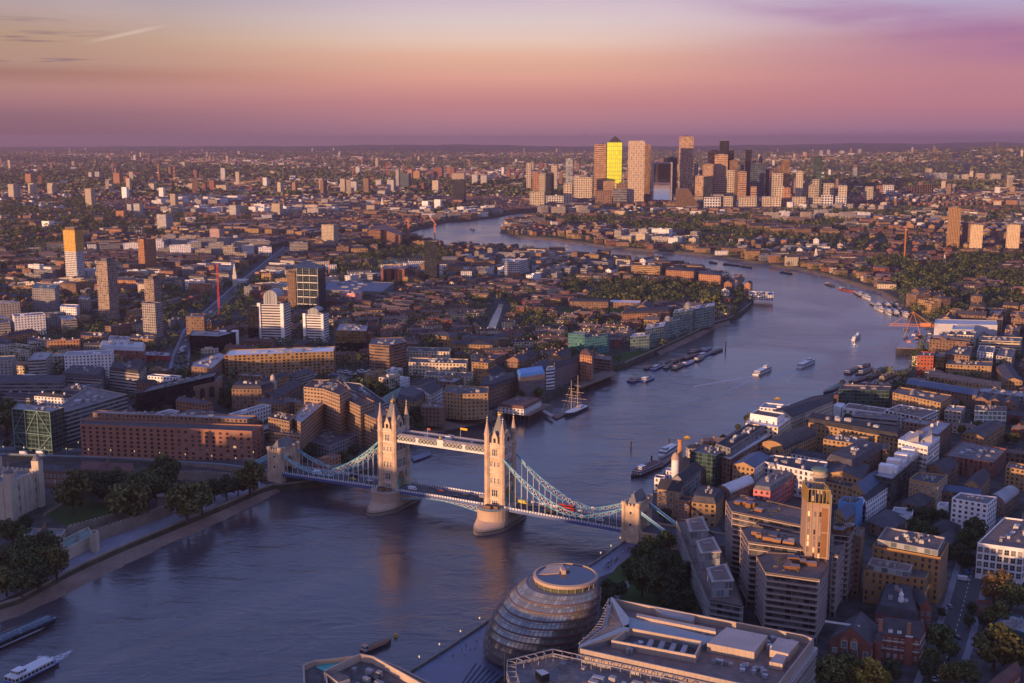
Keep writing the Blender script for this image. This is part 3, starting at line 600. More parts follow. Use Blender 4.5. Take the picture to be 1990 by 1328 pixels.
def btower(s0, glow=False):
 mb = MB(); A, Bh = 5.6, 7.9
 # walls, with a road arch along the bridge
 aw, ah = 4.6, 24
 for sg in (-1, 1): lbox(mb, s0 - A, s0 + A, sg * Bh if sg < 0 else aw, -aw if sg < 0 else Bh, 12.5, 54)
 lbox(mb, s0 - A, s0 + A, -aw, aw, ah, 54)
 for sg in (-1, 1):
  for (w0, w1, z0) in ((3.5, 4.6, 20), (2.3, 3.5, 22.2)): lbox(mb, s0 - A, s0 + A, min(sg * w0, sg * w1), max(sg * w0, sg * w1), z0, ah + .01)
 o = bp('tower', mb, ['bridge_stone'])
 LAND.append(('the stone bridge tower', *proj(Lb(s0, 0, 40))))
 st = MB()
 for z in (17.5, 25.8, 35.2, 38.2, 45.5, 52.6):
  lbox(st, s0 - A - .35, s0 + A + .35, -Bh - .35, -Bh, z, z + .55); lbox(st, s0 - A - .35, s0 + A + .35, Bh, Bh + .35, z, z + .55)
  if z > 24:
   for sg in (-1, 1): lbox(st, s0 + (A if sg > 0 else -A - .35), s0 + (A + .35 if sg > 0 else -A), -Bh, Bh, z, z + .55)
 for i in range(8):           # battlements
  q_ = -Bh + (i + .5) * 2 * Bh / 8
  for sg in (-1, 1): lbox(st, s0 + sg * A - .4, s0 + sg * A + .4, q_ - .5, q_ + .5, 54.002, 55)
 for i in range(6):
  q_ = -A + (i + .5) * 2 * A / 6
  for sg in (-1, 1): lbox(st, s0 + q_ - .5, s0 + q_ + .5, sg * Bh - .4, sg * Bh + .4, 54.002, 55)
 sub('cornice', st, ['white_stone'], o)
 for a in (-1, 1):
  for b_ in (-1, 1):
   x, y, _ = Lb(s0 + a * A, b_ * (Bh - .2)); tm = MB(); n_ = 8; ph = ANG + math.pi / 8
   tm.lathe(x, y, [(2.25, 12.5), (2.25, 17), (1.9, 17.6), (1.9, 52), (2.2, 52.6), (2.2, 53.6), (1.85, 53.8), (1.85, 59.5), (2.15, 60), (2.15, 60.8)], n_, 0, ph)
   tm.lathe(x, y, [(1.95, 60.8), (1.1, 65), (.35, 69.3)], n_, 1, ph)
   tm.lathe(x, y, [(.3, 69.3), (.5, 69.8), (.12, 70.4), (.1, 72.6)], 6, 2); tm.box(x, y, 71.2, 1.5, .25, .25, ANG, 2)
   t_o = sub('turret', tm, ['bridge_stone', 'pink_stone', 'white_stone'], o)
 rf = MB()
 def rr_(hs, ht, z): return [Lb(s0 + a * hs, b_ * ht, z) for a, b_ in ((-1, -1), (1, -1), (1, 1), (-1, 1))]
 rf.loft([rr_(4.6, 6.3, 54.3), rr_(3.4, 4.8, 60.5), rr_(.7, 1.6, 72.2)], 0); rf.loft([rr_(.9, 1.8, 72.2), rr_(.9, 1.8, 73)], 1)
 for i in range(5): rf.tube(Lb(s0, -1.5 + i * .75, 73), Lb(s0, -1.5 + i * .75, 74.4 + (i == 2) * 2.8), .12, 4, 1)
 sub('roof', rf, ['lead_roof', 'gold'], o)
 for (a, b_, hw) in ((0, -1, 2.1), (0, 1, 2.1), (-1, 0, 2.9), (1, 0, 2.9)):     # gabled dormers
  dm = MB()
  if b_:
   t0, t1 = (b_ * (Bh - 4), b_ * (Bh + .15)); t0, t1 = min(t0, t1), max(t0, t1)
   lbox(dm, s0 - hw, s0 + hw, t0, t1, 54.01, 58.6, 0)
   for s_ in (-1, 1): dm.face([Lb(s0 + s_ * hw * 1.05, t0, 58.5), Lb(s0 + s_ * hw * 1.05, t1, 58.5), Lb(s0, t1, 62.5), Lb(s0, t0, 62.5)], 1)
   for t_ in (t0, t1): dm.face([Lb(s0 - hw, t_, 58.6), Lb(s0 + hw, t_, 58.6), Lb(s0, t_, 63)], 0)
   wq = [Lb(s0 + x, b_ * (Bh + .2), z) for x, z in ((-.9, 55.2), (.9, 55.2), (.9, 58.2), (-.9, 58.2))]
  else:
   s1, s2 = a * (A - 3.4), a * (A + .15); s1, s2 = min(s1, s2), max(s1, s2)
   lbox(dm, s0 + s1, s0 + s2, -hw, hw, 54.01, 58.6, 0)
   for s_ in (-1, 1): dm.face([Lb(s0 + s1, s_ * hw * 1.05, 58.5), Lb(s0 + s2, s_ * hw * 1.05, 58.5), Lb(s0 + s2, 0, 63), Lb(s0 + s1, 0, 63)], 1)
   for q_ in (s1, s2): dm.face([Lb(s0 + q_, -hw, 58.6), Lb(s0 + q_, hw, 58.6), Lb(s0 + q_, 0, 63.4)], 0)
   wq = [Lb(s0 + a * (A + .2), x, z) for x, z in ((-1.2, 55.2), (1.2, 55.2), (1.2, 58.2), (-1.2, 58.2))]
  dm.face(wq, 2); sub('dormer', dm, ['bridge_stone', 'lead_roof', 'glass'], o)
 # window bays with pale surrounds
 def bay(along_s, c0, sg, z, w, h, n_):
  wb = MB(); T = (Bh if along_s else A) + .0
  def put(q0, q1, z0, z1, e0, e1, m_):
   if along_s: lbox(wb, s0 + c0 + q0, s0 + c0 + q1, min(sg * (T + e0), sg * (T + e1)), max(sg * (T + e0), sg * (T + e1)), z0, z1, m_)
   else: lbox(wb, s0 + min(sg * (T + e0), sg * (T + e1)), s0 + max(sg * (T + e0), sg * (T + e1)), c0 + q0, c0 + q1, z0, z1, m_)
  put(-w / 2 - .3, w / 2 + .3, z - .35, z, 0, .4, 0); put(-w / 2 - .3, w / 2 + .3, z + h, z + h + .4, 0, .42, 0)
  for i in range(n_ + 1): q_ = -w / 2 + i * w / n_; put(q_ - .2, q_ + .2, z, z + h, 0, .3, 0)
  put(-w / 2, w / 2, z + h * .55, z + h * .55 + .18, 0, .2, 0); put(-w / 2 + .2, w / 2 - .2, z, z + h, .005, .08, 1)
  sub('window', wb, ['white_stone', 'glass'], o)
 for sg in (-1, 1):
  for z, h, w, n_ in ((14.2, 2.4, 4.2, 3), (19.5, 4.3, 4.4, 3), (28.2, 3.6, 1.2, 1), (39.5, 3.0, 1.2, 1), (46.6, 4.4, 3.6, 3)):
   if n_ == 1:
    for c0 in (-2.6, 0, 2.6): bay(True, c0, sg, z, w, h, 1)
   else: bay(True, 0, sg, z, w, h, n_)
 for z, h, w, n_ in ((27.2, 6, 3.2, 2), (39.3, 4.4, 3.0, 2), (47, 4.2, 4.0, 3)):
  for c0 in ((-3.6, 0, 3.6) if n_ == 2 else (-2.6, 2.6)): bay(False, c0, 1, z, w if n_ == 2 else 3.4, h, n_)
 gt = MB()
 for sg in (-1, 1): lbox(gt, s0 + A + .02, s0 + A + .5, sg * 3.4 - .8, sg * 3.4 + .8, 12.6, 19); lbox(gt, s0 + A + .02, s0 + A + .9, sg * 5.6 - .9, sg * 5.6 + .9, 20.5, 23.5)
 sub('gate', gt, ['turquoise'], o)
def rails(mb, t_, s0, s1, z0, z1, step=2.0):
 n_ = int((s1 - s0) / step)
 for i in range(n_):
  a, b_ = s0 + i * step, s0 + (i + .62) * step; za = z0 + (z1 - z0) * i / n_
  lbox(mb, a, b_, t_ - .12, t_ + .12, za, za + 1.25, 0); lbox(mb, b_, a + step, t_ - .14, t_ + .14, za, za + 1.3, 1)
def deck(s0, s1, z0, z1):
 mb = MB(); q_ = lambda z, e=0: [Lb(s0, -9.2 - e, z0 + z), Lb(s1, -9.2 - e, z1 + z), Lb(s1, 9.2 + e, z1 + z), Lb(s0, 9.2 + e, z0 + z)]
 for e, zt, zb, m_ in ((0, 0, -1.9, 1),):
  a, b_ = q_(zb), q_(zt); mb.face(b_, 0); mb.face(a[::-1], 1)
  for i in range(4): j = (i + 1) % 4; mb.face([a[i], a[j], b_[j], b_[i]], m_)
 o = bp('road_deck', mb, ['tarmac', 'bridge_navy'])
 pv = MB()
 for sg in (-1, 1):
  a = [Lb(s0, sg * 6.3, z0 + .15), Lb(s1, sg * 6.3, z1 + .15), Lb(s1, sg * 9.0, z1 + .15), Lb(s0, sg * 9.0, z0 + .15)]; b_ = [(x, y, z - .13) for x, y, z in a]
  pv.face(a if sg > 0 else a[::-1])
  for i in range(4): j = (i + 1) % 4; pv.face([b_[i], b_[j], a[j], a[i]])
 for i in range(int((s1 - s0) / 6)):
  s_ = s0 + i * 6; z = z0 + (z1 - z0) * (s_ - s0) / (s1 - s0) + .012; pv.face([Lb(s_, -.1, z), Lb(s_ + 3, -.1, z), Lb(s_ + 3, .1, z), Lb(s_, .1, z)], 1)
 sub('pavement', pv, ['pale_paving', 'white_paint'], o)
 rl = MB()
 for t_ in (-9.2, 9.2): rails(rl, t_, s0, s1, z0, z1)
 sub('parapet', rl, ['bridge_white', 'bridge_navy'], o)
 bl = MB()
 for sg in (-1, 1):
  a = [Lb(s0, sg * 9.35, z0 - 1.2), Lb(s1, sg * 9.35, z1 - 1.2), Lb(s1, sg * 9.35, z1 + .0), Lb(s0, sg * 9.35, z0 + .0)]; c_ = [Lb(s0, sg * 9.2, z0 - 1.2), Lb(s1, sg * 9.2, z1 - 1.2), Lb(s1, sg * 9.2, z1 + .0), Lb(s0, sg * 9.2, z0 + .0)]
  bl.loft([c_, a] if sg < 0 else [c_[::-1], a[::-1]], 0)
 sub('girder', bl, ['bridge_navy'], o); return o
for s0 in (0, -82.5): pier(s0); btower(s0)
deck(5.6, 91, 13.0, 11.6); deck(-173.5, -88.1, 11.6, 13.0)
# opening leaves with their curved lattice below
for sg, (sa, sb) in ((1, (-41.25, -5.2)), (-1, (-77.3, -41.3))):
 o = deck(sa, sb, 13.3 if sg > 0 else 13.0, 13.0 if sg > 0 else 13.3); tr = MB()
 for t_ in (-9.0, 9.0):
  N_ = 9; pr = None
  for i in range(N_ + 1):
   f_ = i / N_; s_ = sa + (sb - sa) * f_; d_ = f_ if sg > 0 else 1 - f_; zb = 10.9 - 4.8 * d_ ** 1.6; zt = 11.5
   if pr: tr.tube(Lb(pr[0], t_, pr[1]), Lb(s_, t_, zb), .28, 4, 0); tr.tube(Lb(pr[0], t_, pr[1]), Lb(s_, t_, zt), .16, 4, 1); tr.tube(Lb(pr[0], t_, zt), Lb(s_, t_, zb), .16, 4, 1)
   tr.tube(Lb(s_, t_, zb), Lb(s_, t_, zt), .16, 4, 1); pr = (s_, zb)
 sub('lattice_girder', tr, ['bridge_blue', 'bridge_white'], o)
# high walkways
for t_ in (-5.4, 5.4):
 wk = MB(); s1, s0 = -5.3, -77.2
 lbox(wk, s0, s1, t_ - 1.8, t_ + 1.8, 46.3, 47.7, 0); lbox(wk, s0, s1, t_ - 1.9, t_ + 1.9, 50.6, 51.1, 2, 2); lbox(wk, s0, s1, t_ - 1.45, t_ + 1.45, 47.7, 50.6, 3)
 wk.face([Lb(s0, t_ - 1.9, 51.1), Lb(s1, t_ - 1.9, 51.1), Lb(s1, t_, 52.1), Lb(s0, t_, 52.1)], 2); wk.face([Lb(s1, t_ + 1.9, 51.1), Lb(s0, t_ + 1.9, 51.1), Lb(s0, t_, 52.1), Lb(s1, t_, 52.1)], 2)
 n_ = 26
 for e in (-1.75, 1.75):
  for i in range(n_):
   a, b_ = s0 + (s1 - s0) * i / n_, s0 + (s1 - s0) * (i + 1) / n_
   wk.tube(Lb(a, t_ + e, 47.7), Lb(b_, t_ + e, 50.6), .2, 4, 0); wk.tube(Lb(b_, t_ + e, 47.7), Lb(a, t_ + e, 50.6), .2, 4, 0)
  for f_ in (.25, .5, .75): c0 = s0 + (s1 - s0) * f_; w_ = 2.4 if f_ == .5 else 1.1; lbox(wk, c0 - w_, c0 + w_, t_ + min(e, e * 1.12), t_ + max(e, e * 1.12), 46.4, 51.0 + (f_ == .5) * 1.0, 0)
 o = bp('walkway', wk, ['bridge_white', 'bridge_blue', 'roof_light', 'dark_metal'])
 if t_ < 0:
  cr = MB(); cr.lathe(*Lb(-41.25, t_ - 1.9)[:2], [(.9, 52.1), (1.0, 52.8), (.3, 53.6), (.1, 54.3)], 8); sub('crest', cr, ['gold'], o)
 fl = MB(); s_ = -52 if t_ < 0 else -33; fl.tube(Lb(s_, t_, 51.5), Lb(s_, t_, 58.5), .1, 5, 0)
 pv = [Lb(s_, t_, 57), Lb(s_ + (2.2 if t_ < 0 else 5.2), t_, 56.9), Lb(s_ + (2.2 if t_ < 0 else 5.2), t_, 58.3), Lb(s_, t_, 58.4)]; fl.loft([pv, [(x + .05, y + .05, z) for x, y, z in pv]], 1 if t_ < 0 else 2); sub('flag', fl, ['bridge_white', 'bridge_red', 'gold'], o)
# suspension chains
def chain(sA, zA, sP, zP, sB, zB, t_):
 ch = MB()
 def seg(s0, z0, s1, z1, su, sl, n_):
  up = [(s0 + (s1 - s0) * i / n_, z0 + (z1 - z0) * i / n_ - 4 * su * (i / n_) * (1 - i / n_)) for i in range(n_ + 1)]
  lo = [(s0 + (s1 - s0) * i / n_, z0 + (z1 - z0) * i / n_ - 4 * sl * (i / n_) * (1 - i / n_) - .5) for i in range(n_ + 1)]
  for i in range(n_):
   for line, r_ in ((up, .42), (lo, .34)): ch.tube(Lb(line[i][0], t_, line[i][1]), Lb(line[i + 1][0], t_, line[i + 1][1]), r_, 4, 0)
   if 0 < i: ch.tube(Lb(up[i][0], t_, up[i][1]), Lb(lo[i][0], t_, lo[i][1]), .16, 4, 1)
   ch.tube(Lb(up[i][0], t_, up[i][1]), Lb(lo[i + 1][0], t_, lo[i + 1][1]), .15, 4, 1); ch.tube(Lb(lo[i][0], t_, lo[i][1]), Lb(up[i + 1][0], t_, up[i + 1][1]), .15, 4, 1)
  return lo[1:]
 lo = seg(sA, zA, sP, zP, 5.0, 9.3, 13) + seg(sP, zP, sB, zB, .5, 2.4, 6)
 for e in (-.5, .5): ch.box(*Lb(sP, t_ + e)[:2], zP - 1.1, 2.0, .25, 2.0, ANG, 1); ch.box(*Lb(sP, t_ + e * 1.5)[:2], zP - .5, .8, .15, .8, ANG, 2)
 o = bp('suspension_chain', ch, ['bridge_blue', 'bridge_white', 'bridge_red'])
 hg = MB()
 for s_, z in lo[:-1]:
  if z > 13.5: hg.tube(Lb(s_, t_, 12.6), Lb(s_, t_, z), .16, 5)
 sub('hanger', hg, ['bridge_white'], o)
for t_ in (-8.7, 8.7):
 chain(6.9, 45.3, 62, 16.0, 90, 25.5, t_); chain(-82.5 - 6.9, 45.3, -82.5 - 62, 16.0, -172.5, 25.5, t_)
 for sa, za, sb, zb in ((99.5, 25.0, 126, 9.5), (-182, 25.0, -208.5, 9.5)):
  st = MB(); st.tube(Lb(sa, t_, za), Lb(sb, t_, zb), .95, 4, 0); st.tube(Lb(sa, t_, za + .72), Lb(sb, t_, zb + .72), .5, 4, 1); bp('anchor_tie', st, ['bridge_blue', 'bridge_white'])
def abutment(s0):
 mb = MB(); zt = 28.0; A = 4.7
 for sg in (-1, 1):
  lbox(mb, s0 - A, s0 + A, min(sg * 5.4, sg * 10.6), max(sg * 5.4, sg * 10.6), 12, zt); lbox(mb, s0 - A - 1.2, s0 + A + 1.2, min(sg * 4.9, sg * 11.6), max(sg * 4.9, sg * 11.6), -1, 12)
  for (w0, w1, z0) in ((4.4, 5.4, 18.5), (2.8, 4.4, 20.6)): lbox(mb, s0 - A + .1, s0 + A - .1, min(sg * w0, sg * w1), max(sg * w0, sg * w1), z0, 22.2)
 lbox(mb, s0 - A + .05, s0 + A - .05, -5.4, 5.4, 22, zt - .4)
 for a in (-1, 1):
  for b_ in (-1, 1): mb.lathe(*Lb(s0 + a * A, b_ * 10.4)[:2], [(1.3, 12), (1.3, zt), (1.6, zt + .5), (1.6, zt + 2.6)], 8, 0, ANG); mb.lathe(*Lb(s0 + a * A, b_ * 5.6)[:2], [(1.0, 20), (1.0, zt), (1.3, zt + .4), (1.3, zt + 2.0)], 8, 0, ANG)
  for i in range(11):
   q_ = -10 + i * 2; lbox(mb, s0 + a * A - .35, s0 + a * A + .35, q_ - .5, q_ + .5, zt, zt + 1.3)
 for b_ in (-1, 1):
  for i in range(4): q_ = -3.3 + i * 2.2; lbox(mb, s0 + q_ - .5, s0 + q_ + .5, b_ * 10.5 - .35, b_ * 10.5 + .35, zt, zt + 1.3)
 o = bp('gate_tower', mb, ['bridge_stone'])
 rf = MB(); q_ = lambda hs, ht, z: [Lb(s0 + a * hs, b_ * ht, z) for a, b_ in ((-1, -1), (1, -1), (1, 1), (-1, 1))]
 rf.loft([q_(3.6, 9.6, zt - .3), q_(.3, 6.5, zt + 7)], 0); sub('roof', rf, ['lead_roof'], o)
 for sg in (-1, 1):
  for z in (15, 22.5):
   wb = MB(); lbox(wb, s0 - 1, s0 + 1, sg * 10.6 - .12, sg * 10.6 + .12, z, z + 2.4, 0); lbox(wb, s0 - .7, s0 + .7, sg * 10.6 - .16, sg * 10.6 + .16, z + .3, z + 2.1, 1); sub('window', wb, ['white_stone', 'glass'], o)
abutment(95.3); abutment(-177.8)
# southern approach on its walls
ap = MB(); lbox(ap, 100.5, 215, -10.5, 10.5, 4.9, 11.6, 0, 1); lbox(ap, 100.5, 215, -10.6, -10.1, 11.6, 12.8, 0); lbox(ap, 100.5, 215, 10.1, 10.6, 11.6, 12.8, 0)
tag(ap.build('approach_road', [M['pink_stone'], M['tarmac']], None, Lb(150, 0, 5)), kind='structure'); take(lp([(100, -11), (215, -11), (215, 11), (100, 11)]), 2)
# northern approach street with its blue railings and lamps
AP = [((520, 908), 11.6), ((455, 899), 8.5), ((350, 892), 6.0), ((250, 886), 5.2), ((120, 881.5), 5.2), ((0, 878), 5.2), ((-160, 873), 5.2)]
apw = [(*P(x, y, z), z) for (x, y), z in AP]; apw = [Lb(-183.0, 0, 11.6)] + apw[1:]
am = MB(); rl = {-1: MB(), 1: MB()}; lamps = []
def perp(i):
 a, b_ = Vector(apw[max(0, i - 1)][:2]), Vector(apw[min(len(apw) - 1, i + 1)][:2]); d = (b_ - a).normalized(); return Vector((-d.y, d.x))
for i in range(len(apw) - 1):
 a, b_ = Vector(apw[i]), Vector(apw[i + 1]); n0, n1_ = perp(i).to_3d(), perp(i + 1).to_3d()
 am.face([a + n0 * 9.5, b_ + n1_ * 9.5, b_ - n1_ * 9.5, a - n0 * 9.5], 0)
 dn = Vector((0, 0, -8))
 for s_ in (-1, 1):
  p0, p1 = a + n0 * 9.5 * s_, b_ + n1_ * 9.5 * s_; am.face([p0, p1, p1 + dn, p0 + dn], 1)
  am.face([a + n0 * 9.3 * s_ + Vector((0, 0, .12)), b_ + n1_ * 9.3 * s_ + Vector((0, 0, .12)), b_ + n1_ * 6.3 * s_ + Vector((0, 0, .12)), a + n0 * 6.3 * s_ + Vector((0, 0, .12))], 2)
  L_ = (p1 - p0).length; k_ = int(L_ / 2.2)
  for j in range(k_):
   c_, e = p0.lerp(p1, j / k_), p0.lerp(p1, (j + 1) / k_); rl[s_].tube(c_ + Vector((0, 0, 1.25)), e + Vector((0, 0, 1.25)), .12, 4, 0); rl[s_].tube(c_ + Vector((0, 0, .6)), e + Vector((0, 0, .6)), .16, 4, 1)
   rl[s_].tube(c_, c_ + Vector((0, 0, 1.4)), .16, 4, 2)
  k_ = max(1, int(L_ / 16.5))
  for j in range(k_): lamps.append((p0.lerp(p1, (j + .5) / k_), s_))
 p = [tuple((a + n0 * 11)[:2]), tuple((a - n0 * 11)[:2]), tuple((b_ - n1_ * 11)[:2]), tuple((b_ + n1_ * 11)[:2])]; take(p, 2)
tag(am.build('road', [M['tarmac'], M['stone_wall'], M['pale_paving']]), kind='structure')
for s_ in (-1, 1): tag(rl[s_].build('railing', [M['bridge_white'], M['bridge_blue'], M['bridge_navy']]), 'blue and white railing on the ' + ('far' if s_ < 0 else 'near') + ' side of the bridge approach road', 'railing')
def street_lamp(x, y, z, side, label=None, group='lamps along the approach road'):
 mb = MB(); mb.lathe(x, y, [(.22, z), (.22, z + .9), (.1, z + 1.1), (.08, z + 6.2)], 6); mb.tube((x - .7, y, z + 5.9), (x + .7, y, z + 5.9), .06)
 o = mb.build('street_lamp', [M['bridge_blue']], None, (x, y, z)); tag(o, None, 'street lamp', group)
 lm_ = MB(); lm_.lathe(x, y, [(.12, z + 6.2), (.34, z + 6.5), (.3, z + 7.1), (.05, z + 7.4)], 6); lm_.build('lamp_head', [M['lamp_glow']], o, (x, y, z))
 if label: o['label'] = label
 else: AUTO.append((o, 'lit street lamp on a blue post', *proj((x, y, z + 4))))
for q_, s_ in lamps: street_lamp(q_.x, q_.y, q_.z, s_)

# ------------------------------------------------------------------ leaning glass egg
def glass_egg():
 cx0, cy0 = P(1040, 1272, GZ); s_ = 0.0
 lv = [(z * .84, x, r_) for z, x, r_ in [(0, 1029, 84), (5, 1034, 92), (10, 1041, 98), (16, 1049, 100), (22, 1057, 99), (28, 1066, 95), (34, 1076, 88), (39.5, 1086, 79), (43, 1093, 71), (46, 1099.5, 62)]]
 org = (cx0, cy0, GZ); root = empty('glass_office_dome', org, 'leaning round glass building of stacked rings beside the river walk', 'office building'); LAND.append(('the leaning glass dome', 1055, 1180))
 fl = []
 tab = [(z, x) for z, x, _ in lv]; tr_ = [(z, r_) for z, _, r_ in lv]
 ctr = lambda z: float(np.interp(z, *zip(*tab))); rad_ = lambda z: float(np.interp(z, *zip(*tr_)))
 # the axis stands over the footprint and leans to the right with height
 def cr(z):
  X0 = (ctr(z) - 995) / ppm(0, cy0, GZ + z); return X0, cy0 + z * .02, rad_(z) / ppm(0, cy0, GZ + z)
 N_ = 72; nf = 10; zs = [3.4 + i * (32.8 / nf) for i in range(nf + 1)]
 gl = MB(); x, y, r_ = cr(2); bs = MB(); bs.prism(ngon(x, y, r_ * .88, 40), GZ, GZ + 4.2, 0, 0, 3, 4); bs.build('entrance_storey', [M['glass_dark']], root, org)
 for i in range(nf):
  z0, z1 = zs[i], zs[i + 1]; body = MB()
  x0, y0, r0 = cr(z0); x1, y1, r1 = cr(z1); step_ = .8
  a = [(*q_, GZ + z0) for q_ in ngon(x0 + .1 * (i > 0), y0, r0 + .5, N_)]; b_ = [(*q_, GZ + z1) for q_ in ngon(x1, y1, r1 - .1, N_)]
  for k_ in range(N_):
   j = (k_ + 1) % N_; body.face([a[k_], a[j], b_[j], b_[k_]], 0, [(k_, 0), (k_ + 1, 0), (k_ + 1, 2), (k_, 2)])
  body.build('glazed_floor', [M['egg_glass']], root, org)
  rg = MB(); o_, i_ = ngon(x0, y0, r0 + .95, N_), ngon(x0, y0, r0 - .6, N_)
  rg.loft([[(*q_, GZ + z0 - .55) for q_ in o_], [(*q_, GZ + z0 - .05) for q_ in o_], [(*q_, GZ + z0 + .02) for q_ in ngon(x0, y0, r0 + .3, N_)]], 0, close=False)
  rg.loft([[(*q_, GZ + z0 - .56) for q_ in i_], [(*q_, GZ + z0 - .56) for q_ in o_]][::-1], 0, close=False); rg.build('floor_ring', [M['egg_ring']], root, org)
 cpm = MB(); x, y, r_ = cr(zs[-1]); cpm.cap(ngon(x, y, r_ - .2, N_), GZ + zs[-1] - .1, 0); cpm.build('upper_terrace', [M['plain_gry']], root, org)
 x, y, r_ = cr(38.6); zt = GZ + 35.6
 gal = MB(); gal.prism(ngon(x, y, r_ - 1.1, N_), zt - .2, zt + 3.4, 0, 0, 1.6, 3.4); gal.build('top_gallery', [M['egg_gallery']], root, org)
 rim = MB(); O_, I_ = ngon(x, y, r_ + .25, N_), ngon(x, y, r_ - 1.0, N_)
 tl = lambda q_, z: (q_[0], q_[1], z - .06 * (q_[1] - y) * 0 + .05 * (q_[0] - x) * 0)
 rim.loft([[tl(q_, zt + 2.9) for q_ in O_], [tl(q_, zt + 4.3) for q_ in O_], [tl(q_, zt + 4.6) for q_ in I_], [tl(q_, zt + 4.1) for q_ in I_]], 0, close=False); rim.build('roof_rim', [M['pink_stone']], root, org)
 dk = MB(); dk.cap(I_, zt + 4.12, 0); dk.build('solar_roof', [M['solar']], root, org)
 tq = MB(); q_ = [(x - r_ * .95 + 1.5, y - .5), (x - r_ * .2, y + 1.5), (x - .5, y + r_ - 1.9), (x - r_ * .55, y + r_ * .72)]; tq.prism(q_, zt + 4.13, zt + 4.5, 0, 0); tq.box(x - 1.2, y + 3.2, zt + 4.13, 1.8, 5.5, 2.0, .15, 0); tq.box(x + .3, y + 5.4, zt + 4.13, 3.6, 1.2, 1.4, .4, 0); tq.build('roof_plant', [M['pink_stone']], root, org)
 for k_ in range(24):        # fins round the gallery
  a = 2 * math.pi * k_ / 24; f_ = MB(); f_.tube((x + (r_ - .7) * math.cos(a), y + (r_ - .7) * math.sin(a), zt), (x + (r_ - .1) * math.cos(a), y + (r_ - .1) * math.sin(a), zt + 3.2), .13, 4); f_.build('fin', [M['pink_stone']], root, org)
 take(ngon(cx0 + 5, cy0 + 3, 28, 20), 2)
fac('egg_glass', (.05, .045, .045), .86, .9, glass=(.2, .205, .2), pale=(.4, .39, .32), palek=2.4, grough=.16, metal=.6, var=.1)
fac('egg_gallery', (.1, .09, .08), .85, .8, glass=(.04, .05, .04), pale=(.30, .34, .10), palek=1.4, lit=.0)
mat('egg_ring', (.16, .09, .085), .6, var=.15); mat('solar', (.02, .026, .06), .12, var=.25, sc=.2)
glass_egg()
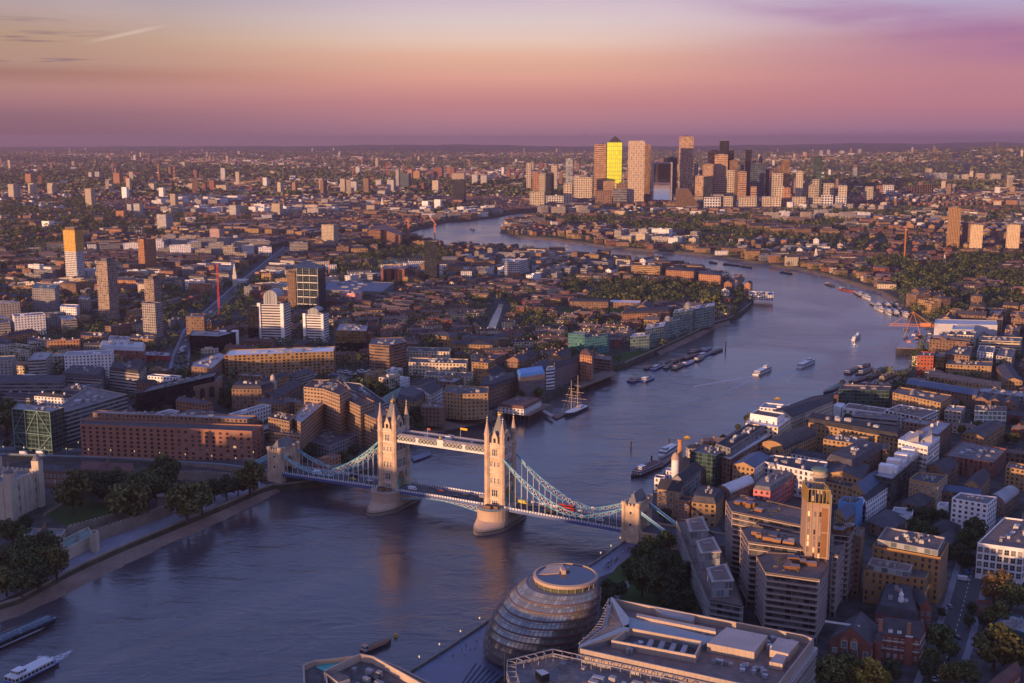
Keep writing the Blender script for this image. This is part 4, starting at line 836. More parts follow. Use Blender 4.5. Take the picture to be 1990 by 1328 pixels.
# ------------------------------------------------------------------ riverside office blocks at the front
def wpoly(px, z): return [P(x, y, z) for x, y in px]
def front_office():
 z = GZ + 38; org = (*P(1350, 1290, z), GZ)
 out = [(1184.7, 1160), (1564, 1232), (1587, 1241), (1508, 1345), (1440, 1331), (1123, 1262), (1123, 1256), (1172, 1217)]
 p = ccw(wpoly(out, z)); take(p, 3)
 root = empty('office_block', org, 'long flat roofed office block with a folded pale roof beside the glass dome', 'office building'); LAND.append(('the long office roof at the front', 1350, 1260))
 mb = MB(); mb.prism(p, GZ, z - 7, 0, 1, 3.0, 3.8, top=False); mb.build('wall', [M['band_off'], M['plain_gry']], root, org)
 for i in range(9):           # floor edges along the flank
  sl = MB(); o_ = offset(p, -.35); zz_ = GZ + 3.6 + i * 3.6
  if zz_ < z - 7: sl.prism(o_, zz_, zz_ + .45, 0, 0, bot=True); sl.build('floor_edge', [M['plain_con']], root, org)
 fn = MB(); fn.prism(offset(p, -.6), z - 6.9, z - 4.2, 0, 0, .8, 2.7, bot=True); fn.build('fin_band', [M['fins_pale']], root, org)
 tp = MB(); pi_ = offset(p, .9)
 tp.prism(pi_, z - 4.19, z, 0, 0, 2.4, 4, top=False)
 for i in range(len(pi_)):
  j = (i + 1) % len(pi_); n_ = offset(p, 1.6); tp.face([(*pi_[i], z), (*pi_[j], z), (*n_[j], z), (*n_[i], z)], 1); tp.face([(*n_[i], z), (*n_[j], z), (*n_[j], z - 3.6), (*n_[i], z - 3.6)], 0)
 tp.build('parapet', [M['clad_warm'], M['roof_light']], root, org)
 rf = MB(); rf.cap(offset(p, 1.55), z - 3.5, 0); rf.build('roof', [M['roof_brown']], root, org)
 def slab(nm, px, z0, z1, m_, m2=None):
  b_ = MB(); b_.prism(wpoly(px, z1), z0, z1, 0, 1, 2.4, 4); return b_.build(nm, [M[m_], M[m2 or m_]], root, org)
 # folded metal roof spine and its two splayed arms
 slab('folded_roof', [(1213, 1199), (1245, 1203), (1376, 1236), (1390, 1238), (1365, 1255), (1228, 1221), (1218, 1222)], z - 3.4, z - 1.2, 'plain_gry', 'roof_pale_blue')
 for a in ([(1186, 1161), (1191, 1161), (1222, 1200), (1222, 1220), (1212, 1218)], [(1126, 1253), (1124, 1259), (1222, 1224), (1222, 1213)]): slab('roof_arm', a, z - 3.4, z + .25, 'plain_gry', 'roof_pale_blue')
 slab('plant_screen', [(1237, 1192), (1390, 1222), (1391, 1228), (1237, 1197)], z - 3.45, z + .1, 'clad_warm')
 slab('rooftop_enclosure', [(1270, 1180), (1352, 1196), (1345, 1209), (1288, 1196)], z - 3.4, z - .4, 'clad_warm', 'roof_light')
 slab('rooftop_enclosure', [(1412, 1219), (1492, 1235), (1466, 1268), (1374, 1250)], z - 3.4, z + .6, 'clad_warm', 'roof_ribbed')
 slab('rooftop_enclosure', [(1512, 1238), (1553, 1247), (1532, 1271), (1496, 1263)], z - 3.4, z + .3, 'clad_warm', 'roof_light')
 slab('rooftop_enclosure', [(1509, 1270), (1530, 1273), (1521, 1291), (1495, 1286)], z - 3.4, z - .6, 'clad_warm', 'roof_light')
 # sunk plant yard
 yd = [(1224, 1223), (1366, 1249), (1352, 1278), (1188, 1248)]; yp = ccw(wpoly(yd, z - 1)); yi = offset(yp, .7); ym = MB()
 for i in range(4):
  j = (i + 1) % 4; ym.face([(*yp[i], z - 3.45), (*yp[j], z - 3.45), (*yp[j], z - .2), (*yp[i], z - .2)], 0, [(0, 0), (14, 0), (14, 1), (0, 1)]); ym.face([(*yp[i], z - .2), (*yp[j], z - .2), (*yi[j], z - .2), (*yi[i], z - .2)], 0); ym.face([(*yi[j], z - 3.45), (*yi[i], z - 3.45), (*yi[i], z - .2), (*yi[j], z - .2)], 0)
 ym.build('plant_screen', [M['clad_warm']], root, org)
 fy = MB(); fy.cap(yi, z - 3.42, 0); fy.build('yard_floor', [M['tarmac']], root, org)
 for i in range(4): x = 1262 + i * 22; slab('skylight', [(x, 1242 + i * 3.6), (x + 9, 1243.6 + i * 3.6), (x + 2, 1258 + i * 3.6), (x - 7, 1256.4 + i * 3.6)], z - 3.4, z - 1.6, 'plain_con', 'roof_light')
 rnd = random.Random(5)
 for i in range(64):
  u_, v_ = rnd.uniform(0, 1), rnd.uniform(0, 1)
  base_ = rnd.choice([((1300, 1203), (1400, 1222), 14), ((1480, 1222), (1545, 1236), 26), ((1380, 1268), (1500, 1300), 14), ((1205, 1250), (1245, 1242), 12)])
  x, y = base_[0][0] + (base_[1][0] - base_[0][0]) * u_, base_[0][1] + (base_[1][1] - base_[0][1]) * u_ + base_[2] * v_
  w_ = rnd.uniform(4, 11); slab('roof_plant', [(x, y), (x + w_, y + w_ * .2), (x + w_ * .8, y + 4 + w_ * .2), (x - w_ * .2, y + 4)], z - 3.45, z - 3.4 + rnd.uniform(.8, 2.2), rnd.choice(['roof_light', 'plain_con', 'roof_metal', 'plain_gry']))
 # open lattice between the arms
 lt = MB(); A_, Bp, C_ = (1183, 1164), (1126, 1250), (1214, 1216)
 for i in range(17):
  f_ = i / 16; a = (A_[0] + (Bp[0] - A_[0]) * f_ + (10 if .2 < f_ < .85 else 2) * math.sin(f_ * 3.14), A_[1] + (Bp[1] - A_[1]) * f_); b_ = (1190 + 24 * min(f_, 1 - f_) * 2, 1167 + 84 * f_)
  lt.tube((*P(*a, z), z - .3), (*P(a[0] - 2, a[1] + 3, z - 9), z - 9), .18); lt.tube((*P(*a, z), z - .1), (*P(1212, 1216, z), z - .1), .16)
 lt.tube((*P(*A_, z), z), (*P(1172, 1217, z), z), .35); lt.tube((*P(1172, 1217, z), z), (*P(*Bp, z), z), .35); lt.build('lattice_screen', [M['roof_light']], root, org)
fac('band_off', (.28, .26, .25), 1.0, .6, glass=(.03, .045, .045), pale=(.1, .13, .12)); fac('fins_pale', (.42, .38, .35), .35, .8, glass=(.1, .1, .1), pale=(.14, .14, .13), rough=.6)
fac('clad_warm', (.40, .31, .24), .04, 1.0, glass=(.2, .16, .13), pale=(.28, .2, .16), rough=.7); mat('roof_pale_blue', (.24, .28, .29), .5, var=.12, sc=.3); fac('roof_ribbed', (.34, .29, .27), .1, 1.0, glass=(.2, .17, .16), pale=(.26, .22, .2), rough=.6)
front_office()
def second_office():
 z = GZ + 36; out = [(1073.7, 1262), (1310, 1313), (1420, 1337), (1420, 1385), (1010, 1385), (985, 1306), (986, 1284)]; p = ccw(wpoly(out, z)); org = (*P(1150, 1330, z), GZ); take(p, 3)
 root = empty('office_block', org, 'office block at the bottom edge with framed roof edge and copper coloured wall', 'office building'); LAND.append(('the office roof at the bottom edge', 1140, 1300))
 mb = MB(); mb.prism(p, GZ, z - 3.2, 0, 1, 3, 3.8, top=False); mb.build('wall', [M['glass_warm'], M['plain_con']], root, org)
 rf = MB(); rf.cap(offset(p, .2), z - 3.3, 0); rf.build('roof', [M['flat_roof']], root, org)
 pg = MB(); o_, i_ = p, offset(p, 3.6); i2 = offset(p, 2.9)
 for i in range(len(p)):
  j = (i + 1) % len(p); L_ = math.dist(p[i], p[j]); k_ = max(1, int(L_ / 4.2))
  pg.tube((*p[i], z), (*p[j], z), .28); pg.tube((*i_[i], z), (*i_[j], z), .22); pg.face([(*p[i], z - 3.3), (*p[j], z - 3.3), (*p[j], z - 2.1), (*p[i], z - 2.1)], 0)
  for q_ in range(k_):
   f_ = q_ / k_; a, b_ = lerp(p[i], p[j], f_), lerp(i_[i], i_[j], f_); pg.tube((*a, z), (*b_, z), .2); pg.tube((*b_, z - 3.3), (*b_, z), .18); pg.tube((*a, z - 3.3), (*a, z), .15)
 pg.build('roof_frame', [M['roof_light']], root, org)
 rnd = random.Random(3)
 for i in range(46):
  x, y = rnd.uniform(1060, 1370), rnd.uniform(0, 1); y = 1282 + (x - 1073) * .215 + y * 62
  if y > 1350 or x < 1075: continue
  w_ = rnd.uniform(6, 26); b_ = MB(); b_.prism(wpoly([(x, y), (x + w_, y + w_ * .24), (x + w_ - 4, y + 5 + w_ * .24), (x - 4, y + 5)], z - 3.2), z - 3.28, z - 3.2 + rnd.uniform(.6, 2.2), 0, 0); b_.build('roof_plant', [M[rnd.choice(['roof_light', 'plain_con', 'roof_metal', 'plain_gry', 'clad_warm', 'roof_brown'])]], root, org)
 st = MB(); st.prism(wpoly([(1040, 1304), (1056, 1303), (1068, 1310), (1053, 1315)], z), GZ, z + .4, 0, 1); st.build('stair_core', [M['glass_black'], M['roof_metal']], root, org)
 cr = MB(); c_ = P(980.5, 1325, GZ); zc = zat(*c_, 1264); cr.tube((*c_, GZ), (*c_, zc), .35, 8); tag(cr.build('flag_mast', [M['pink_stone']], None, (*c_, GZ)), 'tall slim mast standing beside the foot of the glass dome', 'mast')
second_office()
def third_office():
 z = GZ + 34; out = [(588, 1293), (610, 1283), (651, 1279), (701, 1272.6), (726, 1276), (776, 1296), (850, 1334), (930, 1385), (592, 1385)]; p = ccw(wpoly(out, z)); org = (*P(720, 1330, z), GZ)
 root = empty('office_block', org, 'round fronted glass office with a turquoise terrace in the bottom edge', 'office building'); LAND.append(('the office with the turquoise terrace', 700, 1305))
 mb = MB(); mb.prism(p, -1, z, 0, 1, 3.2, 3.9, top=False)
 i_ = offset(p, .7)
 for i in range(len(p)): j = (i + 1) % len(p); mb.face([(*p[i], z), (*p[j], z), (*i_[j], z), (*i_[i], z)], 1); mb.face([(*i_[i], z), (*i_[j], z), (*i_[j], z - 2.4), (*i_[i], z - 2.4)], 1)
 mb.build('wall', [M['glass_office'], M['pink_stone']], root, org)
 rf = MB(); rf.cap(i_, z - 2.3, 0); rf.build('roof', [M['flat_roof']], root, org)
 tq = MB(); tq.cap(wpoly([(612, 1297), (640, 1286), (676, 1283), (650, 1300), (632, 1306)], z - 2), z - 1.95, 0); tq.build('terrace', [M['turquoise']], root, org)
 inn = ccw(wpoly([(632, 1306), (700, 1274), (726, 1279), (835, 1340), (840, 1385), (640, 1385)], z)); ii = offset(inn, .5); sc_ = MB()
 for i in range(len(inn)):
  j = (i + 1) % len(inn); sc_.face([(*inn[i], z - 2.3), (*inn[j], z - 2.3), (*inn[j], z + .9), (*inn[i], z + .9)], 0, [(0, 0), (12, 0), (12, 1), (0, 1)]); sc_.face([(*ii[j], z - 2.3), (*ii[i], z - 2.3), (*ii[i], z + .9), (*ii[j], z + .9)], 0); sc_.face([(*inn[i], z + .9), (*inn[j], z + .9), (*ii[j], z + .9), (*ii[i], z + .9)], 0)
 sc_.build('plant_screen', [M['clad_warm']], root, org)
 rnd = random.Random(11)
 for i in range(30):
  x, y = rnd.uniform(655, 800), rnd.uniform(1288, 1326)
  if (x - 700) * .47 + 1286 > y or y - 1290 < -(x - 700) * .5: continue
  w_ = rnd.uniform(5, 20); b_ = MB(); b_.prism(wpoly([(x, y), (x + w_, y + w_ * .4), (x + w_ - 6, y + 4 + w_ * .4), (x - 6, y + 4)], z - 1), z - 2.28, z - 1 + rnd.uniform(-.6, 1.3), 0, 0); b_.build('roof_plant', [M[rnd.choice(['roof_light', 'plain_con', 'roof_metal', 'plain_gry', 'dark_metal', 'dark_metal'])]], root, org)
 bb = MB(); bb.prism(wpoly([(629, 1305), (652, 1301), (680, 1319), (657, 1326)], z + 1.5), z - 2.3, z + 1.5, 0, 1); bb.build('stair_core', [M['plain_con'], M['flat_roof']], root, org)
fac('glass_office', (.3, .2, .14), .88, .8, glass=(.03, .04, .045), pale=(.12, .13, .11), metal=.3)
third_office()
# sunken amphitheatre edge beside the dome
sm = MB(); c_ = P(985, 1300, GZ)
for i in range(7): sm.tube((*P(890 + i * 7, 1340 + i * 2, GZ), GZ + .2), (*P(925 + i * 9, 1290 + i * 4, GZ), GZ + .2), .25, 4, 0)
sm.build('terrace_steps', [M['dark_metal']]); tag(bpy.data.objects['terrace_steps'], 'dark curved steps of the sunken terrace beside the glass dome', 'steps')
# ------------------------------------------------------------------ stepped riverside apartments with banded floors
def banded(label, roof, h=None, yb=None, fh=3.3, base=GZ, floors=None, lm=None, garden=True, wall='balcony', slab='slab_pink', cat='apartment block'):
 k0 = 1 if len(roof) == 3 else 0
 if yb: G = P(roof[k0][0], yb, base); z = zat(*G, roof[k0][1])
 else: z = base + h
 p = [P(x, y, z) for x, y in roof]
 if len(p) == 3: p.append((p[0][0] + p[2][0] - p[1][0], p[0][1] + p[2][1] - p[1][1]))
 p = ccw(p); take(p, 2); c_ = cen(p); org = (*c_, base); root = empty('apartment_block', org, label, cat)
 if lm: LAND.append((lm, *proj((*c_, z))))
 nf = max(2, round((z - base) / fh)); f_h = (z - base - 1.0) / nf; body = offset(p, 1.3)
 b_ = MB(); b_.prism(body, base, z - 1.2, 0, 0, 3.0, f_h, top=False); b_.build('wall', [M[wall]], root, org)
 for i in range(1, nf + 1):
  zz_ = base + i * f_h; s_ = MB(); s_.prism(p, zz_ - .3, zz_ + .25, 0, 0 if i < nf else 1, bot=True); s_.build('floor_slab', [M[slab], M['roof_brown']], root, org)
 rl = MB()
 for i in range(len(p)):
  a, b2 = p[i], p[(i + 1) % len(p)]; rl.face([(*a, z - .7), (*b2, z - .7), (*b2, z + .3), (*a, z + .3)], 0)
  for k_ in range(nf): 
   zz_ = base + (k_ + .95) * f_h; L_ = math.dist(a, b2)
   rl.tube((*a, zz_ + 1.15), (*b2, zz_ + 1.15), .06, 4, 1)
  for q_ in (a,): rl.tube((*q_, base), (*q_, z), .22, 4, 1)
 rl.build('balcony_rail', [M['glass_rail'], M[slab]], root, org)
 if garden:
  rnd = random.Random(int(abs(c_[0]) * 10)); e0 = max(range(len(p)), key=lambda i: math.dist(p[i], p[(i + 1) % len(p)])); ang = math.atan2(p[(e0 + 1) % len(p)][1] - p[e0][1], p[(e0 + 1) % len(p)][0] - p[e0][0]); n_ = 0
  for i in range(60):
   k_ = rnd.randrange(len(p)); q_ = lerp(c_, lerp(p[k_], p[(k_ + 1) % len(p)], rnd.random()), rnd.uniform(.1, .72))
   if i % 3 == 0 and n_ < 7:
    n_ += 1; b_ = MB(); w_, d_ = rnd.uniform(3, 6), rnd.uniform(2.4, 4); b_.box(*q_, z - .74, w_, d_, rnd.uniform(1.8, 2.8), ang, 0, 1); b_.build('penthouse_pod', [M['bronze_panel'], M[rnd.choice(['roof_blue', 'roof_light', 'roof_brown'])]], root, org)
   elif i < 34:
    b_ = MB(); r_ = rnd.uniform(.5, 1.3)
    for _ in range(26):
     v_ = Vector((rnd.gauss(0, 1), rnd.gauss(0, 1), abs(rnd.gauss(0, 1)))).normalized() * r_; t_ = Vector((rnd.uniform(-1, 1), rnd.uniform(-1, 1), rnd.uniform(-1, 1))) * .35
     o_ = Vector((*q_, z - .74)) + v_; b_.face([o_ - t_, o_ + t_.yzx, o_ + t_])
    b_.build('roof_shrub', [M[rnd.choice(['leaf_olive', 'leaf_green', 'leaf_gold'])]], root, org)
 return dict(root=root, poly=p, z=z, org=org)
mat('slab_pink', (.40, .30, .25), .7, var=.12); mat('glass_rail', (.07, .06, .06), .2)
banded('tallest back terrace of the stepped banded apartments with bronze roof pods', [(1411, 973), (1423, 994), (1557, 1021), (1572, 992), (1440, 962)], yb=1096, lm='the stepped banded apartments')
banded('middle step of the banded apartments with a yellow hedge on its roof', [(1440, 1026), (1455.5, 1053), (1556, 1066), (1572, 1066), (1580, 1040), (1464, 1022)], h=36)
banded('lowest front step of the banded apartments with a roof garden', [(1471, 1081.5), (1488, 1113), (1592, 1127), (1610, 1098), (1600, 1080), (1490, 1074)], h=33)
banded('banded apartments right of the lit brick tower with zigzag balconies', [(1621, 1018), (1616, 1036), (1652, 1040), (1664, 1021)], h=37)
banded('lower banded block right of the lit brick tower with a dark roof deck', [(1620, 1058), (1618, 1077), (1628, 1080), (1642, 1054)], h=34, garden=False)
bld('apartment block', 'slim brown block with a rust coloured roof behind the zigzag balconies', [(1668, 1023), (1661, 1040), (1674, 1043)], -34, 'wall_brn', 'roof_brown', cl=0)
def lit_tower():
 z0 = GZ + 33; zt = None
 G = P(1591, 1127, z0 - 1); X_, Y_ = P(1569.6, 978, z0 + 26)
 zt = GZ + 62
 a, b_, c_ = P(1558.5, 962, zt), P(1569.6, 978, zt), P(1612.5, 982, zt); p = ccw([a, b_, c_, (a[0] + c_[0] - b_[0], a[1] + c_[1] - b_[1])]); q_ = cen(p); org = (*q_, GZ); take(p, 2)
 root = empty('brick_tower', org, 'tall slender brick tower glowing orange with an open golden crown', 'apartment tower'); LAND.append(('the lit brick tower', 1590, 1020))
 mb = MB(); mb.prism(p, GZ, zt, 0, 1, 3, 3.1); mb.build('wall', [M['plain_pinkbrick'], M['roof_brown']], root, org)
 # slots of glazing and bronze panels on the wide front
 e = max(range(4), key=lambda i: (proj((*p[i], zt))[0] + proj((*p[(i + 1) % 4], zt))[0]) * 0 - (p[i][1] + p[(i + 1) % 4][1])); A_, B_ = p[e], p[(e + 1) % 4]
 if A_[0] > B_[0]: A_, B_ = B_, A_
 ang = math.atan2(B_[1] - A_[1], B_[0] - A_[0]); L_ = math.dist(A_, B_); nr = (math.sin(ang), -math.cos(ang))
 for f0, f1, m_ in ((.04, .13, 'w'), (.32, .40, 'w'), (.56, .64, 'w'), (.66, .93, 'b')):
  if m_ == 'b':
   for k_ in range(4):
    b2 = MB(); c2 = lerp(A_, B_, (f0 + f1) / 2); b2.box(c2[0] + nr[0] * .12, c2[1] + nr[1] * .12, GZ + 8 + k_ * 13.2, L_ * (f1 - f0), .28, 12.4, ang); b2.build('bronze_panel', [M['bronze_panel']], root, org)
  else:
   for k_ in range(17):
    b2 = MB(); c2 = lerp(A_, B_, (f0 + f1) / 2); b2.box(c2[0] + nr[0] * .1, c2[1] + nr[1] * .1, GZ + 5 + k_ * 3.15, L_ * (f1 - f0), .3, 2.5, ang); b2.build('window', [M[R.choice(['glass_curtain', 'glass_curtain', 'glass', 'cream_blind'])]], root, org)
 for f_ in (0, .2, .5, 1):
  b2 = MB(); c2 = lerp(A_, B_, f_); b2.box(c2[0] + nr[0] * .15, c2[1] + nr[1] * .15, GZ + 3, .45, .4, zt - GZ - 3, ang); b2.build('pilaster', [M['plain_pinkbrick']], root, org)
 i_ = offset(p, .5); cz = zt + 7.5
 cg = MB()
 for i in range(4):
  j = (i + 1) % 4; n_ = 6 if math.dist(p[i], p[j]) > 10 else 3
  for k_ in range(n_): u_ = lerp(p[i], p[j], k_ / n_); cg.tube((*u_, zt), (*u_, cz), .28, 4)
  for z in (zt + .3, cz): cg.tube((*p[i], z), (*p[j], z), .32, 4)
 cg.build('crown_frame', [M['crown_gold']], root, org)
 lw = MB(); D_, C2 = p[(e + 3) % 4], p[e]
 w0, w1 = (lerp(p[(e + 2) % 4], p[(e + 3) % 4], 0), lerp(p[(e + 2) % 4], p[(e + 3) % 4], 1))
 ll = sorted(range(4), key=lambda i: p[i][0] + p[(i + 1) % 4][0])[0]; u0, u1 = p[ll], p[(ll + 1) % 4]; lw.face([(*u0, zt), (*u1, zt), (*u1, cz), (*u0, cz)]); lw.build('crown_panel', [M['bronze_panel']], root, org)
 for k_ in range(5):
  b2 = MB(); u_ = lerp(cen(p), p[k_ % 4], .3 + .06 * k_); b2.box(*u_, zt, 2.4, 2.0, 2.2 + k_ * .8, ang); b2.build('roof_plant', [M['clad_warm' if k_ % 2 else 'dark_metal']], root, org)
 fin = MB(); rr = sorted(range(4), key=lambda i: -(p[i][0] + p[(i + 1) % 4][0]))[0]; u0, u1 = p[rr], p[(rr + 1) % 4]; mx, my = (u0[0] + u1[0]) / 2, (u0[1] + u1[1]) / 2
 fin.box(mx + .5, my, GZ, math.dist(u0, u1), .9, cz - GZ - 2, math.atan2(u1[1] - u0[1], u1[0] - u0[0])); fin.build('grey_flank', [M['plain_gry']], root, org)
mat('plain_pinkbrick', (.33, .215, .145), .8, var=.12); mat('crown_gold', (.27, .18, .05), .5, var=.1); mat('cream_blind', (.75, .62, .35), .6, var=.2)
lit_tower()
def pavilions():
 # long low terrace building with a raked side and three glass pavilions on top
 banded('long grey terrace building with raked striped side facing the park', [(1315, 1012), (1336, 1009), (1390, 1040), (1432, 1140), (1444, 1178), (1378, 1166), (1345, 1090)], h=17, wall='balcony', slab='plain_con', garden=False, lm='the park side terrace building')
 for lab, rf in (('glass pavilion with brown planted roof, nearest the bridge, on the terrace building', [(1340, 1033), (1333, 1009), (1366, 1003), (1379, 1031)]), ('glass pavilion with brown planted roof, middle of three on the terrace building', [(1361, 1075), (1352, 1051), (1387, 1043), (1402, 1072)]), ('glass pavilion with brown planted roof, nearest the long office roof', [(1383, 1131), (1373, 1104), (1411, 1095), (1427, 1128)])):
  z = GZ + 25; p = ccw(wpoly(rf, z)); q_ = cen(p); org = (*q_, GZ + 17); root = empty('glass_pavilion', org, lab, 'pavilion', 'pavilions on the terrace building')
  w_ = MB(); w_.prism(offset(p, .6), GZ + 16.2, z - .6, 0, 0, 2.2, 4, top=False); w_.build('wall', [M['glass_pale']], root, org)
  r_ = MB(); r_.prism(p, z - .6, z, 0, 0, bot=True); r_.build('roof', [M['plain_con']], root, org)
  r_ = MB(); r_.prism(offset(p, 1.6), z, z + .15, 0, 0); r_.build('planted_roof', [M['roof_brown']], root, org)
  r_ = MB(); r_.box(q_[0], q_[1] + 2, z + .16, 4.5, 1.6, .5, .1); r_.build('skylight', [M['roof_light']], root, org)
pavilions()
# ------------------------------------------------------------------ red brick college with slate roofs
def college():
 w1 = (1.5, 2.2, dict(cap=60)); q_ = 'wall_red'
 a = bld('college', 'red brick hall with steep slate roof and two arched windows at the corner trees', [(1634, 1212), (1613, 1243), (1693, 1255)], 1281, q_, 'slate', 'gable', rh=7.5, win=(2.0, 2.2, dict(cap=60)), fh=4.4, bw=5, lm='the red brick hall')
 z, org, root = a['z'], a['org'], a['root']; p = a['poly']
 e = min(range(4), key=lambda i: p[i][1] + p[(i + 1) % 4][1]); A_, B_ = sorted((p[e], p[(e + 1) % 4])); ang = math.atan2(B_[1] - A_[1], B_[0] - A_[0])
 for f_ in (.36, .6):
  c_ = lerp(A_, B_, f_); m = MB(); m.box(c_[0] - math.sin(ang) * -.2, c_[1] + .6, z - 3.2, 3.8, 2.4, 4.2, ang, 0); R_ = rect(c_[0], c_[1] + .6, 3.8, 2.4, ang)
  for i in (0, 2): m.face([(*R_[i], z + 1), (*R_[i + 1], z + 1), (*lerp(R_[i], R_[i + 1], .5), z + 3.2)])
  m.build('gable', [M['plain_org']], root, org); me, _ = window_mesh(2.3, 2.6, 'glass_curtain', True, 'white_paint'); o = bpy.data.objects.new('arched_window', me); COL.objects.link(o); o.parent = root; o.location = (c_[0] + math.sin(ang) * .75 - org[0], c_[1] + .6 - math.cos(ang) * 1.25 - org[1], z - 2.6 - org[2]); o.rotation_euler.z = ang
 m = MB(); c_ = lerp(A_, B_, .5); m.box(c_[0] - 2, c_[1] + 7.5, z + 5.6, 16, .3, .9, ang); m.build('ridge_sign', [M['white_paint']], root, org)
 b_ = bld('college', 'red brick college front with slate roof, dormers and tall chimneys', [(1722, 1212), (1709, 1231), (1788, 1241)], 1282, q_, 'slate', 'gable', rh=6.0, win=(1.1, 1.9, dict(cap=80)), fh=3.9, bw=2.8, lm='the red brick college')
 p, z, org, root = b_['poly'], b_['z'], b_['org'], b_['root']; e = min(range(4), key=lambda i: p[i][1] + p[(i + 1) % 4][1]); A_, B_ = sorted((p[e], p[(e + 1) % 4])); ang = math.atan2(B_[1] - A_[1], B_[0] - A_[0])
 for f_ in (.04, .74): m = MB(); c_ = lerp(A_, B_, f_); m.box(c_[0], c_[1] + 1.2, z - 1, 1.8, 1.2, 7.5, ang); m.build('chimney', [M['plain_org']], root, org)
 for f_ in (.3, .52): m = MB(); c_ = lerp(A_, B_, f_); m.box(c_[0], c_[1] + 1.6, z, 2.0, 2.0, 2.4, ang, 0, 1); m.build('dormer', [M['white_paint'], M['slate']], root, org)
 for zz_ in (z - 3.3, z - 7.2): m = MB(); c_ = lerp(A_, B_, .5); m.box(c_[0] + math.sin(ang) * .1, c_[1] - .1, zz_, math.dist(A_, B_), .4, .4, ang); m.build('string_course', [M['white_stone']], root, org)
 m = MB(); c_ = lerp(A_, B_, .72); m.box(c_[0], c_[1] - .7, GZ, 3.4, 1.8, z - GZ + .6, ang, 0, 1); m.build('porch_tower', [M['plain_red'], M['white_stone']], root, org)
 m = MB(); c_ = P(1703, 1286); m.lathe(*c_, [(2.0, GZ), (2.0, GZ + 9.5), (2.4, GZ + 9.6), (2.4, GZ + 10.8), (2.2, GZ + 11), (1.8, GZ + 12.6), (1.0, GZ + 13.8), (.1, GZ + 14.4)], 12); o = m.build('turret', [M['plain_red']], None, (*c_, GZ)); tag(o, 'round red brick stair turret with a domed cap between the two college fronts', 'turret'); o.data.materials.append(M['slate'])
 for f_, pl in zip(range(len(o.data.polygons)), o.data.polygons):
  if pl.center.z > 5.9 + 5: pl.material_index = 1
 c1 = bld('college', 'long slate roofed spine of the college with a white cupola', [(1716, 1146), (1700, 1192), (1786, 1208), (1775, 1152)], -10.5, q_, 'slate', 'mansard', rh=4.2, cl=2, win=(1.1, 1.8, dict(cap=30)))
 m = MB(); x, y = P(1751, 1168, GZ + 15); m.prism(ngon(x, y, 1.5, 8), GZ + 13, GZ + 16.4, 0, 0); m.prism(ngon(x, y, 1.1, 8), GZ + 16.4, GZ + 18.4, 0, 0); m.lathe(x, y, [(1.3, GZ + 18.4), (.7, GZ + 19.4), (.05, GZ + 20.4)], 8); m.build('cupola', [M['white_paint']], c1['root'], c1['org'])
 bld('college', 'red brick rear wing of the college with white banding beside the street', [(1771, 1154), (1788, 1180), (1811, 1182)], 1219, q_, 'slate', 'gable', rh=4, win=(1.1, 1.9, dict(cap=30)), fh=4)
college()
bld('terraced house', 'red brick terrace end with a brown tiled roof in the bottom right corner', [(1966, 1290), (1984, 1303), (1935, 1345)], -7.5, 'wall_red', 'roof_tile', 'gable', rh=3, win=(1.3, 1.1, {}))
